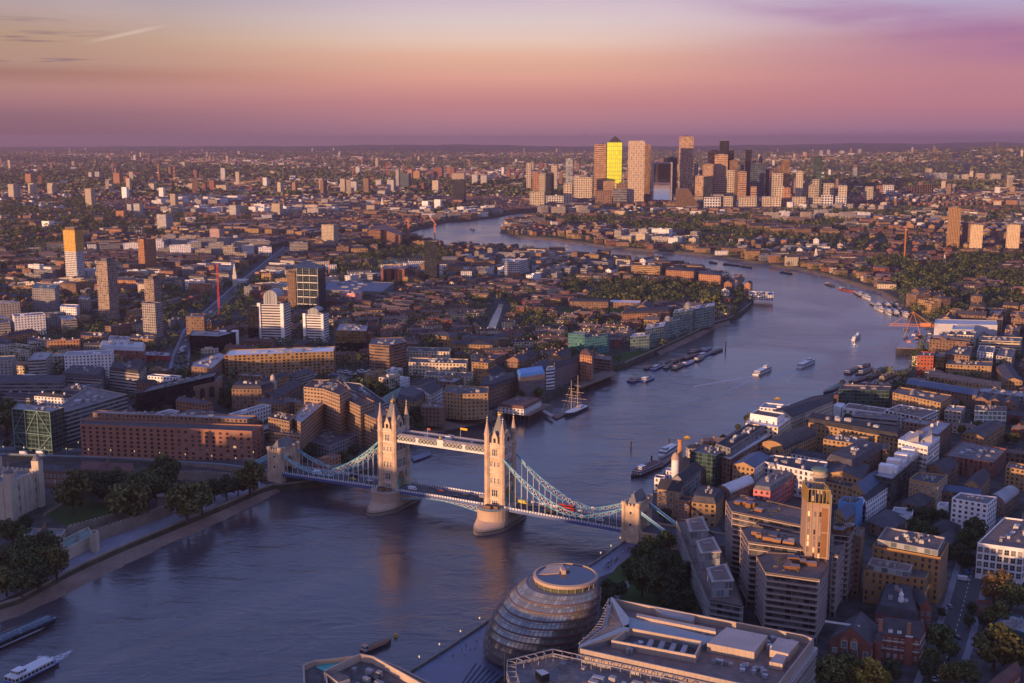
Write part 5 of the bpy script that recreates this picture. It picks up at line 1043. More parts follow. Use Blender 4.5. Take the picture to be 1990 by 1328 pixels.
# ------------------------------------------------------------------ hand-placed neighbours: category, label, roof outline in the photo, base row or -height, wall, roof skin, roof type, options
FLAT, GB, HP, MN, SW, BR = 'flat', 'gable', 'hip', 'mansard', 'saw', 'barrel'
HB = [
 ('apartment block', 'orange brick apartments with balconies and solar panels behind the red brick college', [(1716, 1033), (1696, 1060), (1828, 1084)], 1148, 'wall_ochre', 'roof_brown', FLAT, dict(win=(1.2, 2.0, dict(cap=100, fm='plain_gry')), lm='the orange brick apartments', cl=0)),
 ('penthouse', 'glazed penthouse with brown roof and skylights on the orange brick apartments', [(1722, 1026), (1705, 1050), (1823, 1072)], -1, 'glass_pale', 'roof_brown', FLAT, dict(cl=6)),
 ('apartment block', 'lower orange brick apartments in front of the taller orange block', [(1690, 1091), (1679, 1108), (1799, 1125)], 1170, 'wall_ochre', 'flat_roof', FLAT, dict(win=(1.2, 2.0, dict(cap=70, fm='plain_gry')), cl=2)),
 ('penthouse', 'glazed penthouse on the lower orange brick apartments', [(1695, 1085), (1686, 1099), (1767, 1114)], -1, 'glass_pale', 'roof_brown', FLAT, dict(cl=4)),
 ('office building', 'white stepped office with green glazing beside the street in the right edge', [(1952, 1005), (1899.7, 1055), (1990, 1067)], 1124, 'plain_wht', 'roof_brown', FLAT, dict(win=(2.4, 3.0, dict(cap=60)), fh=4.2, bw=3.4, lm='the white stepped office', cl=8)),
 ('hut', 'small flat roofed red brown hut beside the road trees', [(1899, 1165), (1896, 1184), (1926, 1187)], -4, 'wall_red', 'roof_tile', FLAT, dict(cl=0)),
 ('building site', 'building wrapped in teal netting in the right edge', [(1958, 1190), (1932, 1212), (1992, 1230)], -9, 'teal_net', 'roof_light', FLAT, dict(cl=6, lm='the teal netted building')),
 # warehouses along the right bank
 ('mansion block', 'white tiered mansion block with roof terrace over the riverside wharf', [(1472.9, 795), (1457.9, 803.5), (1510.6, 812)], -31, 'plain_wht', 'roof_brown', FLAT, dict(win=(1.5, 2.6, dict(cap=30)), bw=6.5, fh=5, lm='the white tiered mansion', cl=0)),
 ('warehouse', 'cream stone lower tier under the white tiered mansion', [(1460, 803), (1449, 822), (1512, 831), (1537, 812)], -26, 'wall_crm', 'white_paint', FLAT, dict(cl=0)),
 ('warehouse', 'long brick wharf with white terraces below the white tiered mansion', [(1386, 882), (1419.4, 893), (1511.4, 838.4)], -20, 'wall_brn', 'white_paint', FLAT, dict(cl=5, lm='the terraced wharf')),
 ('warehouse', 'dark roofed upper storeys of the terraced wharf with roof clutter', [(1390.8, 862.5), (1419.4, 871.6), (1487.2, 827.8)], -26, 'wall_gry', 'slate', FLAT, dict(cl=14)),
 ('apartment block', 'dark glass block with green striped flank beside the brick chimney', [(1341, 877), (1391, 885), (1419, 872)], 946, 'glass_green', 'flat_roof', FLAT, dict(cl=3, fh=3.0, lm='the green glass block')),
 ('warehouse', 'gabled brown brick warehouse below the brick chimney', [(1338, 905), (1362, 918), (1386, 905)], 948, 'wall_brn', 'slate', GB, dict(rh=5)),
 ('warehouse', 'yellow brick gabled warehouse beside the bridge end with glazed bays', [(1291, 938), (1277, 950), (1322, 956)], 1000, 'wall_yel', 'slate', GB, dict(rh=5, win=(1.6, 2.4, {}), fh=4)),
 ('mill', 'white riverside mill tower with a red roof', [(1275, 922), (1271.7, 928), (1290, 930)], 958, 'wall_wht', 'roof_tile', FLAT, dict(cl=0)),
 ('mill', 'taller white mill block beside the domed turret', [(1297, 908), (1294, 914), (1308, 916)], 950, 'wall_wht', 'white_paint', FLAT, dict(cl=0)),
 ('mill', 'white mill wing right of the domed turret', [(1316, 918), (1312, 922), (1327, 925)], 952, 'wall_wht', 'white_paint', FLAT, dict(cl=0)),
 ('warehouse', 'grey slate roofed wharf between the white mill and the green glass block', [(1303, 932), (1330, 938), (1362, 912), (1338, 906)], -22, 'wall_gry', 'slate', GB, dict(rh=4)),
 ('apartment block', 'orange brick corner block with white bays beside the bridge approach', [(1323, 962), (1315.5, 971), (1340, 975)], 1013, 'wall_org', 'slate', FLAT, dict(win=(1.8, 1.8, dict(cap=30)), cl=0, fh=4)),
 ('warehouse', 'tan brick warehouse with dark hipped roof behind the orange brick corner block', [(1344, 976), (1391, 981), (1407, 961), (1352, 950)], 1020, 'wall_yel', 'slate', MN, dict(rh=4, cl=2)),
 ('warehouse', 'long low brick range with a glazed barrel roof right of the green glass block', [(1396, 948), (1419.6, 959), (1465, 939), (1449, 927)], -16, 'wall_brn', 'roof_metal', BR, dict(rh=3)),
 ('warehouse', 'orange brick corner warehouse with dark blue roofs', [(1424, 903), (1466, 910), (1497, 888)], -20, 'wall_yel', 'roof_blue', GB, dict(rh=3, lm='the dark blue roofed warehouse')),
 ('apartment block', 'curved white apartment block with arched windows', [(1466, 911), (1485, 897), (1592, 920), (1609, 898), (1505, 884), (1478, 890)], -20, 'plain_wht', 'slate', FLAT, dict(win=(1.9, 1.9, dict(arch=True, cap=100, fm='plain_wht')), bw=3.9, fh=3.6, lm='the white arched window block', cl=5)),
 ('apartment block', 'pink rendered block with grey roof and blue dormer windows', [(1473, 938), (1464, 951), (1497, 955), (1552, 921), (1512, 915)], -14, 'pink_wall', 'flat_roof', MN, dict(rh=2.5, cl=4, lm='the pink block')),
 ('warehouse', 'long brick warehouse with arcaded ground floor and slate mansard, second row from the river', [(1576, 808), (1565, 820), (1746, 853)], -20, 'wall_yel', 'slate', MN, dict(rh=3.5, cl=3, lm='the long mansard warehouse')),
 ('warehouse', 'riverside wharf with long slate roof and round skylights behind the white mansion', [(1503, 797), (1540, 812), (1619, 780), (1582, 773)], -22, 'wall_crm', 'slate', GB, dict(rh=3, lm='the slate roofed wharf')),
 ('warehouse', 'barrel roofed brick warehouse with an orange lit gable end', [(1477, 868), (1524, 876), (1586, 848), (1545, 840)], -17, 'wall_yel', 'slate', BR, dict(rh=6, lm='the barrel roofed warehouse')),
 ('warehouse', 'low dark saw toothed sheds below the barrel roofed warehouse', [(1462, 880), (1470, 889), (1516, 893), (1520, 880)], -12, 'wall_brn', 'slate', SW, dict(rh=2.5, n=4)),
 ('apartment block', 'yellow brick courtyard block with stair slots', [(1615, 843), (1600, 853), (1668, 863), (1690, 850)], -19, 'wall_yel', 'flat_roof', FLAT, dict(cl=4)),
 ('warehouse', 'broad slate roofed warehouse with a flat grey roof deck in the courtyard', [(1607, 893), (1657, 908), (1714.4, 872), (1672, 862)], -20, 'wall_brn', 'slate', MN, dict(rh=4, cl=3, lm='the broad slate warehouse')),
 ('apartment block', 'tan end block right of the broad slate warehouse', [(1698, 860), (1716, 874), (1729, 873), (1728, 860)], -20, 'wall_yel', 'flat_roof', FLAT, dict(cl=1)),
 ('terraced house', 'low white windowed range with dark roof in the courtyard', [(1540, 871), (1531, 880), (1607, 895)], -13, 'wall_wht', 'slate', GB, dict(rh=2.5)),
 ('museum', 'plain white modernist block with four square windows', [(1650, 783), (1637, 791.5), (1717, 803)], -14, 'plain_wht', 'roof_brown', FLAT, dict(win=(2.6, 2.4, dict(cap=20, every=lambda j, f, n: f == 2 and j < 5)), bw=5, lm='the white museum block', cl=3)),
 ('museum', 'rounded white drum at the left end of the white museum block', [(1628, 782), (1620, 787), (1634, 792), (1642, 784)], -14, 'plain_wht', 'white_paint', FLAT, dict(cl=0)),
 ('office building', 'white grid fronted office right of the museum block', [(1748, 786), (1720, 797), (1792, 812), (1824, 798)], -15, 'grid_wht', 'roof_brown', FLAT, dict(fh=3, bw=4, lm='the white grid office', cl=4)),
 ('warehouse', 'brick building with pale metal roof right of the white grid office', [(1819, 817), (1780.5, 836), (1824, 845), (1851, 821)], -21, 'wall_brn', 'roof_light', FLAT, dict(cl=2)),
 ('office building', 'low brick range with pale roof between the mansard warehouse and grid office', [(1757, 811), (1752, 818), (1800, 826), (1818, 817)], -18, 'wall_brn', 'roof_light', FLAT, dict(cl=1)),
 ('office building', 'square white office with rows of dark windows and two pitched roof hoods', [(1768, 838), (1745.8, 854), (1803, 868), (1827, 849)], -27, 'plain_wht', 'white_paint', FLAT, dict(win=(2.2, 1.5, dict(cap=100, fm='plain_wht')), bw=2.9, fh=3.4, lm='the square white office', cl=2)),
 ('apartment block', 'long narrow apartment slab with four white boxes on its roof', [(1694.5, 922), (1734, 931), (1789.5, 884), (1762, 870)], 975, 'balcony', 'roof_light', FLAT, dict(cl=0, lm='the slab with roof boxes')),
 ('car park', 'wide flat roofed deck over red brick arcades', [(1870, 855), (1836, 885), (1931, 899), (1957, 873)], -13, 'tall_red', 'flat_roof', FLAT, dict(cl=6, lm='the wide flat deck')),
 ('warehouse', 'yellow brick hall with a broad dark slate roof behind the flat deck', [(1869, 843), (1912, 852), (1954, 826), (1917, 820)], -13, 'wall_yel', 'slate', GB, dict(rh=3)),
 ('office building', 'white framed office with green glazing behind the slate hall', [(1895, 787.5), (1894.5, 798), (1956, 800)], 832, 'white_green', 'roof_brown', FLAT, dict(fh=3.4, bw=3.6, lm='the green glazed office', cl=3)),
 ('apartment block', 'yellow brick block with white roof terrace and big square windows', [(1784, 917), (1767, 931), (1821, 941), (1842, 923)], 963, 'plain_yel', 'slate', FLAT, dict(win=(1.7, 1.6, dict(cap=40)), fh=3.4, bw=3.6, cl=4, lm='the square windowed yellow block')),
 ('warehouse', 'slate roofed brick warehouse behind the square windowed yellow block', [(1800, 906), (1836, 920), (1863, 903), (1830, 891)], -14, 'wall_brn', 'slate', GB, dict(rh=4)),
 ('terraced house', 'long brick range with a blue grey metal roof', [(1828, 941), (1822, 952), (1905, 963)], -9, 'wall_brn', 'roof_blue', GB, dict(rh=2.5)),
 ('warehouse', 'gabled yellow brick pair with slate roofs behind the blue grey range', [(1874, 941), (1904, 948), (1925, 924), (1898, 918)], -12, 'wall_yel', 'slate', GB, dict(rh=4)),
 ('apartment block', 'tall plain yellow brick block in the right edge with small round windows', [(1962, 897), (1955, 907), (1992, 914)], 948, 'wall_yel', 'roof_brown', FLAT, dict(cl=1)),
 ('office building', 'white house block with a dark set back top floor beside the street trees', [(1866, 957), (1850, 968), (1920, 980), (1938, 966)], 1012, 'wall_wht', 'flat_roof', FLAT, dict(lm='the white house block', cl=5, fh=3.4)),
 ('warehouse', 'brick hall with a pale curved roof right of the white house block', [(1926, 965), (1953, 980), (1981, 958), (1955, 948)], -10, 'wall_brn', 'roof_light', BR, dict(rh=3)),
 ('shed', 'bright blue clad block below the white long facade', [(1643, 964), (1629, 974), (1664, 979)], -17, 'blue_box', 'dark_metal', FLAT, dict(cl=5, lm='the bright blue block')),
 ('warehouse', 'yellow brick warehouse with a steep blue roof', [(1650, 948), (1680, 961), (1716, 933), (1688, 922)], -15, 'wall_yel', 'roof_blue', GB, dict(rh=5, lm='the steep blue roof')),
 ('terrace', 'long white rendered facade with tall windows along the lane', [(1668, 966), (1684, 975), (1725, 947)], 1013, 'wall_wht', 'slate', GB, dict(rh=2, lm='the long white facade')),
 ('office building', 'dark modern block with a sloping pale roof strip beside the white facade', [(1650, 986), (1665, 995), (1685, 975), (1668, 968)], -11, 'glass_black', 'roof_light', FLAT, dict(cl=1)),
 ('warehouse', 'small blue roofed gable right of the lit brick tower', [(1622, 994), (1644, 1010), (1662, 996), (1640, 984)], -14, 'wall_yel', 'roof_blue', GB, dict(rh=4)),
 ('warehouse', 'brick warehouse with broad slate roof behind the round green capped corner', [(1612, 899), (1600, 921), (1676, 932), (1690, 905)], -17, 'wall_yel', 'slate', GB, dict(rh=4)),
 ('apartment block', 'tan brick range with white top windows left of the steep blue roof', [(1607, 922), (1601, 935), (1655, 948), (1662, 935)], -14, 'wall_yel', 'slate', FLAT, dict(cl=2)),
 ('house', 'hip roofed brick houses behind the slab with roof boxes', [(1752, 975), (1790, 986), (1814, 969), (1780, 960)], -7, 'wall_brn', 'slate', HP, dict(rh=4)),
 ('hall', 'long dark slate hipped hall beside the lane', [(1685, 1013), (1735, 1032), (1765, 1004), (1722, 990)], -7, 'wall_brn', 'slate', HP, dict(rh=4)),
 ('canopy', 'white folded canopy roof between the lane and the gardens', [(1738, 985), (1731, 999), (1772, 1004), (1776, 988)], -9, 'plain_wht', 'roof_light', FLAT, dict(cl=0)),
 ('house', 'small plain white box house among the brick hip roofs', [(1826, 975), (1821, 981), (1836, 985), (1844, 976)], -9, 'plain_wht', 'roof_light', FLAT, dict(cl=0)),
 ('house', 'brick house with dark hipped roof left of the street trees', [(1806, 1026), (1846, 1042), (1868, 1022), (1832, 1010)], -7, 'wall_brn', 'slate', HP, dict(rh=4)),
 ('house', 'dark hipped roof house below the street trees and white house block', [(1803, 1050), (1838, 1066), (1866, 1046), (1840, 1034)], -7, 'wall_brn', 'slate', HP, dict(rh=4)),
 ('apartment block', 'wide yellow brick apartments with glass attic above the inlet', [(1843, 699), (1838.5, 708), (1927, 712)], 733, 'wall_yel', 'flat_roof', FLAT, dict(lm='the wide yellow apartments', cl=3)),
 ('apartment block', 'bright orange red apartment block beside the inlet', [(1787, 683), (1783, 691), (1814.5, 692)], 730, 'wall_scarlet', 'flat_roof', FLAT, dict(lm='the orange red block', cl=1)),
 ('apartment block', 'dark glass flank block right of the orange red block', [(1818, 684), (1815.5, 692), (1836, 694)], 730, 'glass_black', 'flat_roof', FLAT, dict(cl=0)),
 ('apartment block', 'bulky brown block behind the orange red block', [(1860, 671), (1830, 687), (1884, 692), (1890, 673)], -19, 'wall_brn', 'flat_roof', FLAT, dict(cl=3)),
 ('apartment block', 'white and yellow block with small dark windows in front of the grey sheds', [(1848, 643), (1841, 650), (1892, 652)], 678, 'wall_crm', 'flat_roof', FLAT, dict(lm='the small white and yellow block', cl=2)),
 ('shed', 'huge grey metal clad shed behind the river platform', [(1818, 620), (1816, 629), (1938.5, 632)], 656, 'metal_clad', 'roof_metal', FLAT, dict(lm='the huge grey shed', cl=0)),
 ('shed', 'lower sloping grey shed in front of the huge grey shed', [(1834, 645), (1813, 668), (1842, 669), (1846, 647)], -8, 'metal_clad', 'roof_light', FLAT, dict(cl=0)),
 ('shed', 'middle grey clad annex against the huge grey shed', [(1852, 632), (1850, 640), (1893, 641)], -18, 'metal_clad', 'roof_metal', FLAT, dict(cl=0)),
 ('apartment block', 'cream and brick banded block right of the small white and yellow block', [(1908, 653), (1902, 661), (1983, 664)], 687, 'band_crm', 'flat_roof', FLAT, dict(cl=3, lm='the cream banded block')),
 ('apartment block', 'white boxed penthouses right of the bulky brown block', [(1904, 671), (1899, 683), (1930, 686)], -15, 'wall_wht', 'flat_roof', FLAT, dict(cl=2)),
 ('apartment block', 'grey brick block in front of the cream banded block', [(1945, 675), (1936, 691), (1966, 695)], -14, 'wall_con', 'flat_roof', FLAT, dict(cl=2)),
 ('warehouse', 'long slate roofed warehouse running back from its yellow gable in the right edge', [(1936, 712), (1953.5, 740), (1987, 741)], 761, 'wall_yel', 'slate', GB, dict(rh=3, lm='the yellow gable warehouse')),
 ('apartment block', 'yellow brick range with a row of pale skylights', [(1808, 721), (1804, 731), (1945, 754)], -11, 'wall_yel', 'slate', GB, dict(rh=2.5)),
 ('warehouse', 'long blue grey roofed range behind the terrace block', [(1769, 735), (1761, 746), (1898, 769)], -12, 'wall_brn', 'roof_blue', GB, dict(rh=2.5)),
 ('apartment block', 'red brick block with tall windows under a green glass top by the moored barge', [(1628, 757), (1621, 768), (1729, 771)], 792, 'tall_red', 'flat_roof', FLAT, dict(cl=0, bw=5, fh=9, lm='the green topped red block')),
 ('penthouse', 'green glass top storey of the red brick block by the moored barge', [(1636, 748), (1630, 756.5), (1728, 759)], -19.5, 'glass_green', 'roof_tile', FLAT, dict(cl=1)),
 ('apartment block', 'yellow brick block with a long white roof terrace', [(1748, 752), (1735, 763), (1828, 783), (1850, 768)], -19, 'wall_yel', 'roof_brown', FLAT, dict(cl=4, lm='the terrace block')),
 ('warehouse', 'brick warehouse with a white edged zigzag roof', [(1900, 765), (1894, 776), (1975, 787), (1981, 776)], -11, 'wall_brn', 'slate', SW, dict(rh=3, n=3, lm='the zigzag roof')),
 ('office building', 'low flat roofed block above the zigzag roof', [(1905, 752), (1902, 761), (1990, 771)], -10, 'wall_gry', 'roof_light', FLAT, dict(cl=4)),
 ('office building', 'pale concrete block left of the green glazed office', [(1845, 787), (1836, 797), (1868, 800)], -14, 'wall_con', 'roof_light', FLAT, dict(cl=1)),
 # north bank by the bridge
 ('office building', 'long brown brick office with rows of arched windows along the approach road', [(158, 815), (155.4, 824), (489, 838), (512, 826)], 878, 'plain_umber', 'flat_roof', FLAT, dict(win=(2.4, 1.1, dict(arch=True, cap=100, fm='plain_umber')), bw=5.6, fh=3.35, lm='the long arched brown office', cl=0)),
 ('penthouse', 'set back dark upper floors on the long arched brown office', [(176, 805), (167, 813), (484, 826), (508, 816)], -24.5, 'wall_brn', 'roof_brown', FLAT, dict(cl=0)),
 ('penthouse', 'pale roofed top floor on the long arched brown office', [(186, 797), (180, 802), (480, 815), (500, 808)], -28.5, 'wall_brn', 'roof_light', FLAT, dict(cl=9)),
 ('office building', 'green steel and glass atrium building with diagonal bracing', [(36, 783), (24, 794), (97, 801), (124, 792)], 862, 'glass_green', 'roof_light', FLAT, dict(bw=4, fh=3.4, lm='the green braced atrium', cl=3)),
 ('office building', 'long banded grey office with white roof boxes behind the green atrium', [(170, 752), (99, 800), (128, 800), (247, 766)], -27, 'band_off', 'flat_roof', FLAT, dict(cl=6, lm='the banded grey office')),
 ('office building', 'brick office with six giant glazed arches beside the marina', [(300, 752), (262, 775), (422, 741), (432, 728)], -20, 'plain_brn', 'roof_light', FLAT, dict(lm='the giant arch office', cl=0)),
 ('penthouse', 'black glazed attic with white plant on the giant arch office', [(296, 748), (264, 766), (416, 731), (424, 720)], -25, 'glass_black', 'dark_metal', FLAT, dict(cl=12)),
 ('office building', 'long low grey office court with a curved glass porch', [(-60, 731), (-60, 744), (122, 743), (128, 732)], 765, 'band_gry', 'slate', GB, dict(rh=4, lm='the grey office court')),
 ('office building', 'stepped grey concrete offices right of the grey office court', [(140, 716), (118, 733), (196, 738), (205, 720)], -16, 'band_con', 'slate', MN, dict(rh=4, cl=3)),
 ('office building', 'taller grey concrete office bent round a corner behind the banded office', [(218, 708), (212, 720), (270, 727), (284, 710)], -19, 'band_con', 'slate', MN, dict(rh=3, cl=3)),
 ('office building', 'low lead roofed offices behind the banded grey office roof', [(132, 752), (118, 765), (170, 768), (200, 752)], -12, 'wall_con', 'slate', MN, dict(rh=3, cl=4)),
 ('terrace', 'pale yellow terrace with slate roof left of the round tree', [(34, 703), (31, 711), (78, 712), (82, 704)], -9, 'wall_crm', 'slate', HP, dict(rh=3)),
 ('terrace', 'pale yellow terrace with slate roof in the left edge', [(-10, 695), (-12, 704), (30, 704), (33, 695)], -9, 'wall_crm', 'slate', HP, dict(rh=3)),
 ('terrace', 'pale yellow terrace right of the round tree', [(112, 678), (108, 686), (164, 690), (168, 681)], -9, 'wall_crm', 'slate', HP, dict(rh=3)),
 ('warehouse', 'red brick market hall with grey rooflights', [(196, 668), (194, 679), (280, 683), (283, 672)], 699, 'wall_red', 'roof_metal', MN, dict(rh=4, cl=2, lm='the red market hall')),
 ('hoarding', 'red hoarding with pale cabins along the main road', [(279, 682), (276, 690), (329, 692), (331, 684)], -6, 'hoard_red', 'roof_light', FLAT, dict(cl=3)),
 ('office building', 'brown brick office row behind the red market hall', [(160, 645), (157, 652), (208, 655), (212, 647)], -12, 'wall_brn', 'slate', FLAT, dict(cl=2)),
 ('office building', 'white flat topped office row behind the red market hall', [(214, 652), (210, 660), (250, 662), (256, 655)], -10, 'wall_wht', 'roof_light', FLAT, dict(cl=3)),
 ('apartment block', 'tan stepped block left of the pale grid tower foot', [(256, 650), (252, 657), (298, 660), (304, 652)], -11, 'wall_yel', 'roof_brown', FLAT, dict(cl=2)),
 ('apartment block', 'white block with blue side in front of the twin concrete towers', [(120, 591), (117, 596), (148, 598), (154, 592)], 619, 'wall_wht', 'roof_light', FLAT, dict(cl=1)),
 ('apartment block', 'pale cube block left of the twin concrete towers', [(156, 576), (151, 581), (171, 582), (177, 577)], 602, 'wall_con', 'roof_light', FLAT, dict(cl=1)),
 ('apartment block', 'dark patterned block with green glass top in the left', [(68, 550), (62, 560), (106, 562), (114, 552)], 600, 'wall_gry', 'roof_green', FLAT, dict(cl=2, lm='the dark patterned block')),
 ('apartment block', 'brown brick block at the foot of the red crane', [(366, 609), (361, 615), (396, 616), (401, 610)], 655, 'wall_brn', 'flat_roof', FLAT, dict(cl=1)),
 ('office building', 'low black glass office with a glazed barrel roof', [(374, 642), (368, 652), (426, 654), (458, 645)], 681, 'glass_black', 'roof_light', FLAT, dict(cl=3, lm='the low black glass office')),
 ('apartment block', 'long yellow brick marina apartments with white penthouses', [(446, 680), (436, 691), (648, 683), (652, 673)], 724, 'wall_marina', 'white_paint', FLAT, dict(fh=3, bw=4.4, cl=18, lm='the marina apartments')),
 ('apartment block', 'side wing of the marina apartments with stepped white roofs', [(376, 703), (372, 712), (412, 716), (442, 690), (425, 684)], -20, 'wall_brn', 'roof_light', FLAT, dict(cl=9)),
 ('office building', 'brown brick warehouse with a small clock tower between marina basins', [(456, 747), (450, 756), (508, 757), (532, 748)], 797, 'wall_brn', 'slate', MN, dict(rh=3, cl=2, lm='the clock tower warehouse')),
 ('warehouse', 'long grey gabled roof warehouse left of the stepped hotel', [(509, 774), (533, 778), (584, 748), (566, 742)], -13, 'wall_brn', 'slate', GB, dict(rh=5)),
 ('warehouse', 'small tan flats left of the stepped hotel', [(553, 771), (546, 778), (583, 784), (588, 776)], -12, 'wall_brn', 'flat_roof', FLAT, dict(cl=2)),
 # hotel
 ('hotel', 'brutalist riverside hotel wing stepping down beside the bridge tower', [(700, 764), (628, 769), (731, 815), (760, 800)], -27, 'band_hotel', 'roof_brown', FLAT, dict(fh=2.9, bw=3, cl=0, lm='the stepped hotel', pad=6)),
 ('hotel', 'upper steps of the hotel wing beside the bridge tower', [(668, 751), (628, 756), (700, 790), (728, 780)], -34, 'band_hotel', 'roof_tile', FLAT, dict(fh=2.9, bw=3, cl=4)),
 ('hotel', 'tallest orange lit core of the stepped hotel', [(606, 738), (590, 752), (628, 756), (660, 768), (682, 756), (655, 738)], -41, 'band_hotel', 'roof_tile', FLAT, dict(fh=2.9, bw=3, cl=7)),
 ('hotel', 'long hotel wing running toward the river gate tower', [(606, 771), (568, 812), (584, 822), (629, 785)], -29, 'band_hotel', 'roof_light', FLAT, dict(fh=2.9, bw=3, cl=5)),
 ('hotel', 'end block of the hotel with orange stair heads above the gate tower', [(536, 800), (521, 811), (562, 819), (575, 806)], -30, 'band_hotel', 'roof_tile', FLAT, dict(fh=2.9, bw=3, cl=5)),
 ('hotel', 'lower front block of the hotel end behind the gate tower', [(541, 827), (529, 840), (582, 848), (590, 833)], -21, 'band_hotel', 'roof_brown', FLAT, dict(fh=2.9, bw=3, cl=4)),
 ('hotel', 'dark flat podium roofs in the corner of the stepped hotel', [(605, 838), (596, 856), (640, 868), (694, 845), (640, 834)], -9, 'wall_gry', 'slate', FLAT, dict(cl=4)),
 ('hotel', 'grey rear wing of the stepped hotel running toward the trees', [(668, 742), (682, 757), (738, 790), (752, 782), (700, 745)], -26, 'band_con', 'slate', FLAT, dict(fh=3, cl=4)),
 ('warehouse', 'white gabled store with a green roof behind the left bridge tower', [(733, 778), (757, 783), (789, 764), (768, 758)], -11, 'wall_wht', 'roof_green', GB, dict(rh=4)),
 ('warehouse', 'tan brick gabled warehouse behind the left bridge tower', [(776, 763), (773, 776), (806, 782), (834, 764), (806, 755)], -15, 'wall_yel', 'slate', MN, dict(rh=4, cl=0, lm='the tan gabled warehouse')),
 ('warehouse', 'grey pitched warehouse with a white gable end', [(797, 756), (836, 768), (861, 754), (828, 743)], -17, 'wall_wht', 'slate', GB, dict(rh=4)),
 ('apartment block', 'curved tan riverside warehouse beside the pier building', [(868, 748), (862, 762), (900, 766), (948, 764), (950, 752)], 797, 'wall_yel', 'flat_roof', FLAT, dict(cl=5, lm='the curved tan warehouse')),
 ('warehouse', 'small brown brick riverside block behind the bridge walkways', [(822, 781), (818, 791), (862, 793), (866, 784)], 817, 'wall_brn', 'roof_brown', FLAT, dict(cl=2)),
 ('apartment block', 'long brown riverside apartments leading back from the pier', [(938, 738), (932, 750), (952, 755), (1003, 738), (1000, 727)], -17, 'wall_brn', 'slate', MN, dict(rh=3, cl=4)),
 ('apartment block', 'yellow brick riverside block with blue balconies and blue roofs', [(1004, 723), (1010, 734), (1059, 726), (1055, 716)], 768, 'wall_bluebal', 'roof_bright_blue', MN, dict(rh=3, cl=0, lm='the blue balcony block')),
 ('apartment block', 'white striped stair tower right of the blue balcony block', [(1064, 712), (1061, 719), (1078, 717), (1080, 711)], -20, 'band_wht', 'roof_light', FLAT, dict(cl=0)),
 ('apartment block', 'long dark brick riverside block with blue balconies and slate roof', [(1076, 706), (1079, 718), (1135, 699), (1130, 690)], -19, 'wall_bluebal', 'slate', GB, dict(rh=4)),
 ('apartment block', 'square brick tower with a tiled pyramid roof beside the jetty', [(1130, 682), (1127, 689), (1150, 693), (1154, 685)], 731, 'wall_org', 'roof_tile', HP, dict(rh=5, lm='the pyramid roofed tower')),
 ('apartment block', 'brown banded block right of the pyramid roofed tower', [(1158, 688), (1155, 696), (1186, 700), (1190, 692)], -13, 'band_brn', 'flat_roof', FLAT, dict(cl=2)),
 ('office building', 'turquoise glass office with a brick stripe behind the jetty', [(1112, 645), (1104, 648), (1136, 650), (1140, 645)], 685, 'glass_turq', 'roof_light', FLAT, dict(bw=3, lm='the turquoise glass office', cl=0)),
 ('office building', 'curved turquoise glazed wing of the office behind the jetty', [(1140, 650), (1136, 657), (1180, 652), (1186, 646)], 686, 'glass_turq', 'slate', FLAT, dict(cl=1)),
 ('apartment block', 'white framed glass apartments at the near end of the quay terrace', [(1232, 648), (1225, 655), (1262, 652), (1266, 645)], 676, 'glass_quay', 'roof_metal', FLAT, dict(cl=2)),
 ('apartment block', 'second stepped green glass quay apartments with a round turret', [(1258, 632), (1254, 640), (1290, 634), (1294, 626)], 668, 'glass_quay', 'roof_metal', FLAT, dict(cl=2, lm='the green quay apartments')),
 ('apartment block', 'third stepped green glass quay apartments', [(1292, 620), (1288, 627), (1320, 621), (1323, 614)], 655, 'glass_quay', 'roof_green', FLAT, dict(cl=2)),
 ('apartment block', 'tallest green glass quay apartments with a round roof lantern', [(1312, 602), (1308, 609), (1346, 603), (1350, 596)], 646, 'glass_quay', 'roof_green', FLAT, dict(cl=3)),
 ('apartment block', 'blue grey quay apartments at the far end of the quay terrace', [(1352, 594), (1350, 601), (1388, 594), (1390, 588)], 634, 'glass_quay', 'roof_metal', FLAT, dict(cl=4)),
 ('school', 'orange brick school with arched gables behind the quay apartments', [(1214, 603), (1209, 611), (1300, 607), (1304, 600)], 626, 'wall_org', 'slate', MN, dict(rh=3, cl=0, lm='the orange brick school')),
 ('stand', 'long brown grandstand behind the green pitch', [(1108, 580), (1107, 586), (1182, 587), (1184, 581)], 594, 'wall_brn', 'slate', GB, dict(rh=1.5, lm='the long grandstand')),
 ('stand', 'white roofed stand behind the right half of the green pitch', [(1186, 582), (1185, 587), (1244, 589), (1246, 584)], 594, 'wall_brn', 'white_paint', FLAT, dict(cl=0)),
 ('apartment block', 'brick stepped apartments with many balconies right of the white offices', [(724, 657), (717, 669), (756, 672), (790, 664), (782, 655)], 708, 'band_brn', 'flat_roof', FLAT, dict(cl=4, lm='the stepped brick apartments')),
 ('terrace', 'row of four cream attics on brick houses nearest the wharves', [(828, 721), (825, 730), (917, 733), (920, 724)], -9, 'wall_crm', 'flat_roof', FLAT, dict(cl=4)),
 ('terrace', 'middle row of four cream attics on brick houses', [(797, 695), (794, 704), (906, 707), (910, 698)], 720, 'wall_crm', 'flat_roof', FLAT, dict(cl=4, lm='the cream attic row')),
 ('terrace', 'rear row of three cream attics on brick houses', [(793, 674), (790, 682), (873, 684), (876, 676)], 695, 'wall_crm', 'flat_roof', FLAT, dict(cl=3)),
 ('apartment block', 'yellow brick block with dark hipped roof left of the canal foot', [(850, 645), (846, 652), (884, 656), (888, 648)], 668, 'wall_yel', 'slate', HP, dict(rh=3)),
 ('apartment block', 'long yellow brick block with a white bay below the canal', [(882, 662), (878, 669), (956, 671), (960, 664)], 684, 'wall_yel', 'slate', HP, dict(rh=3)),
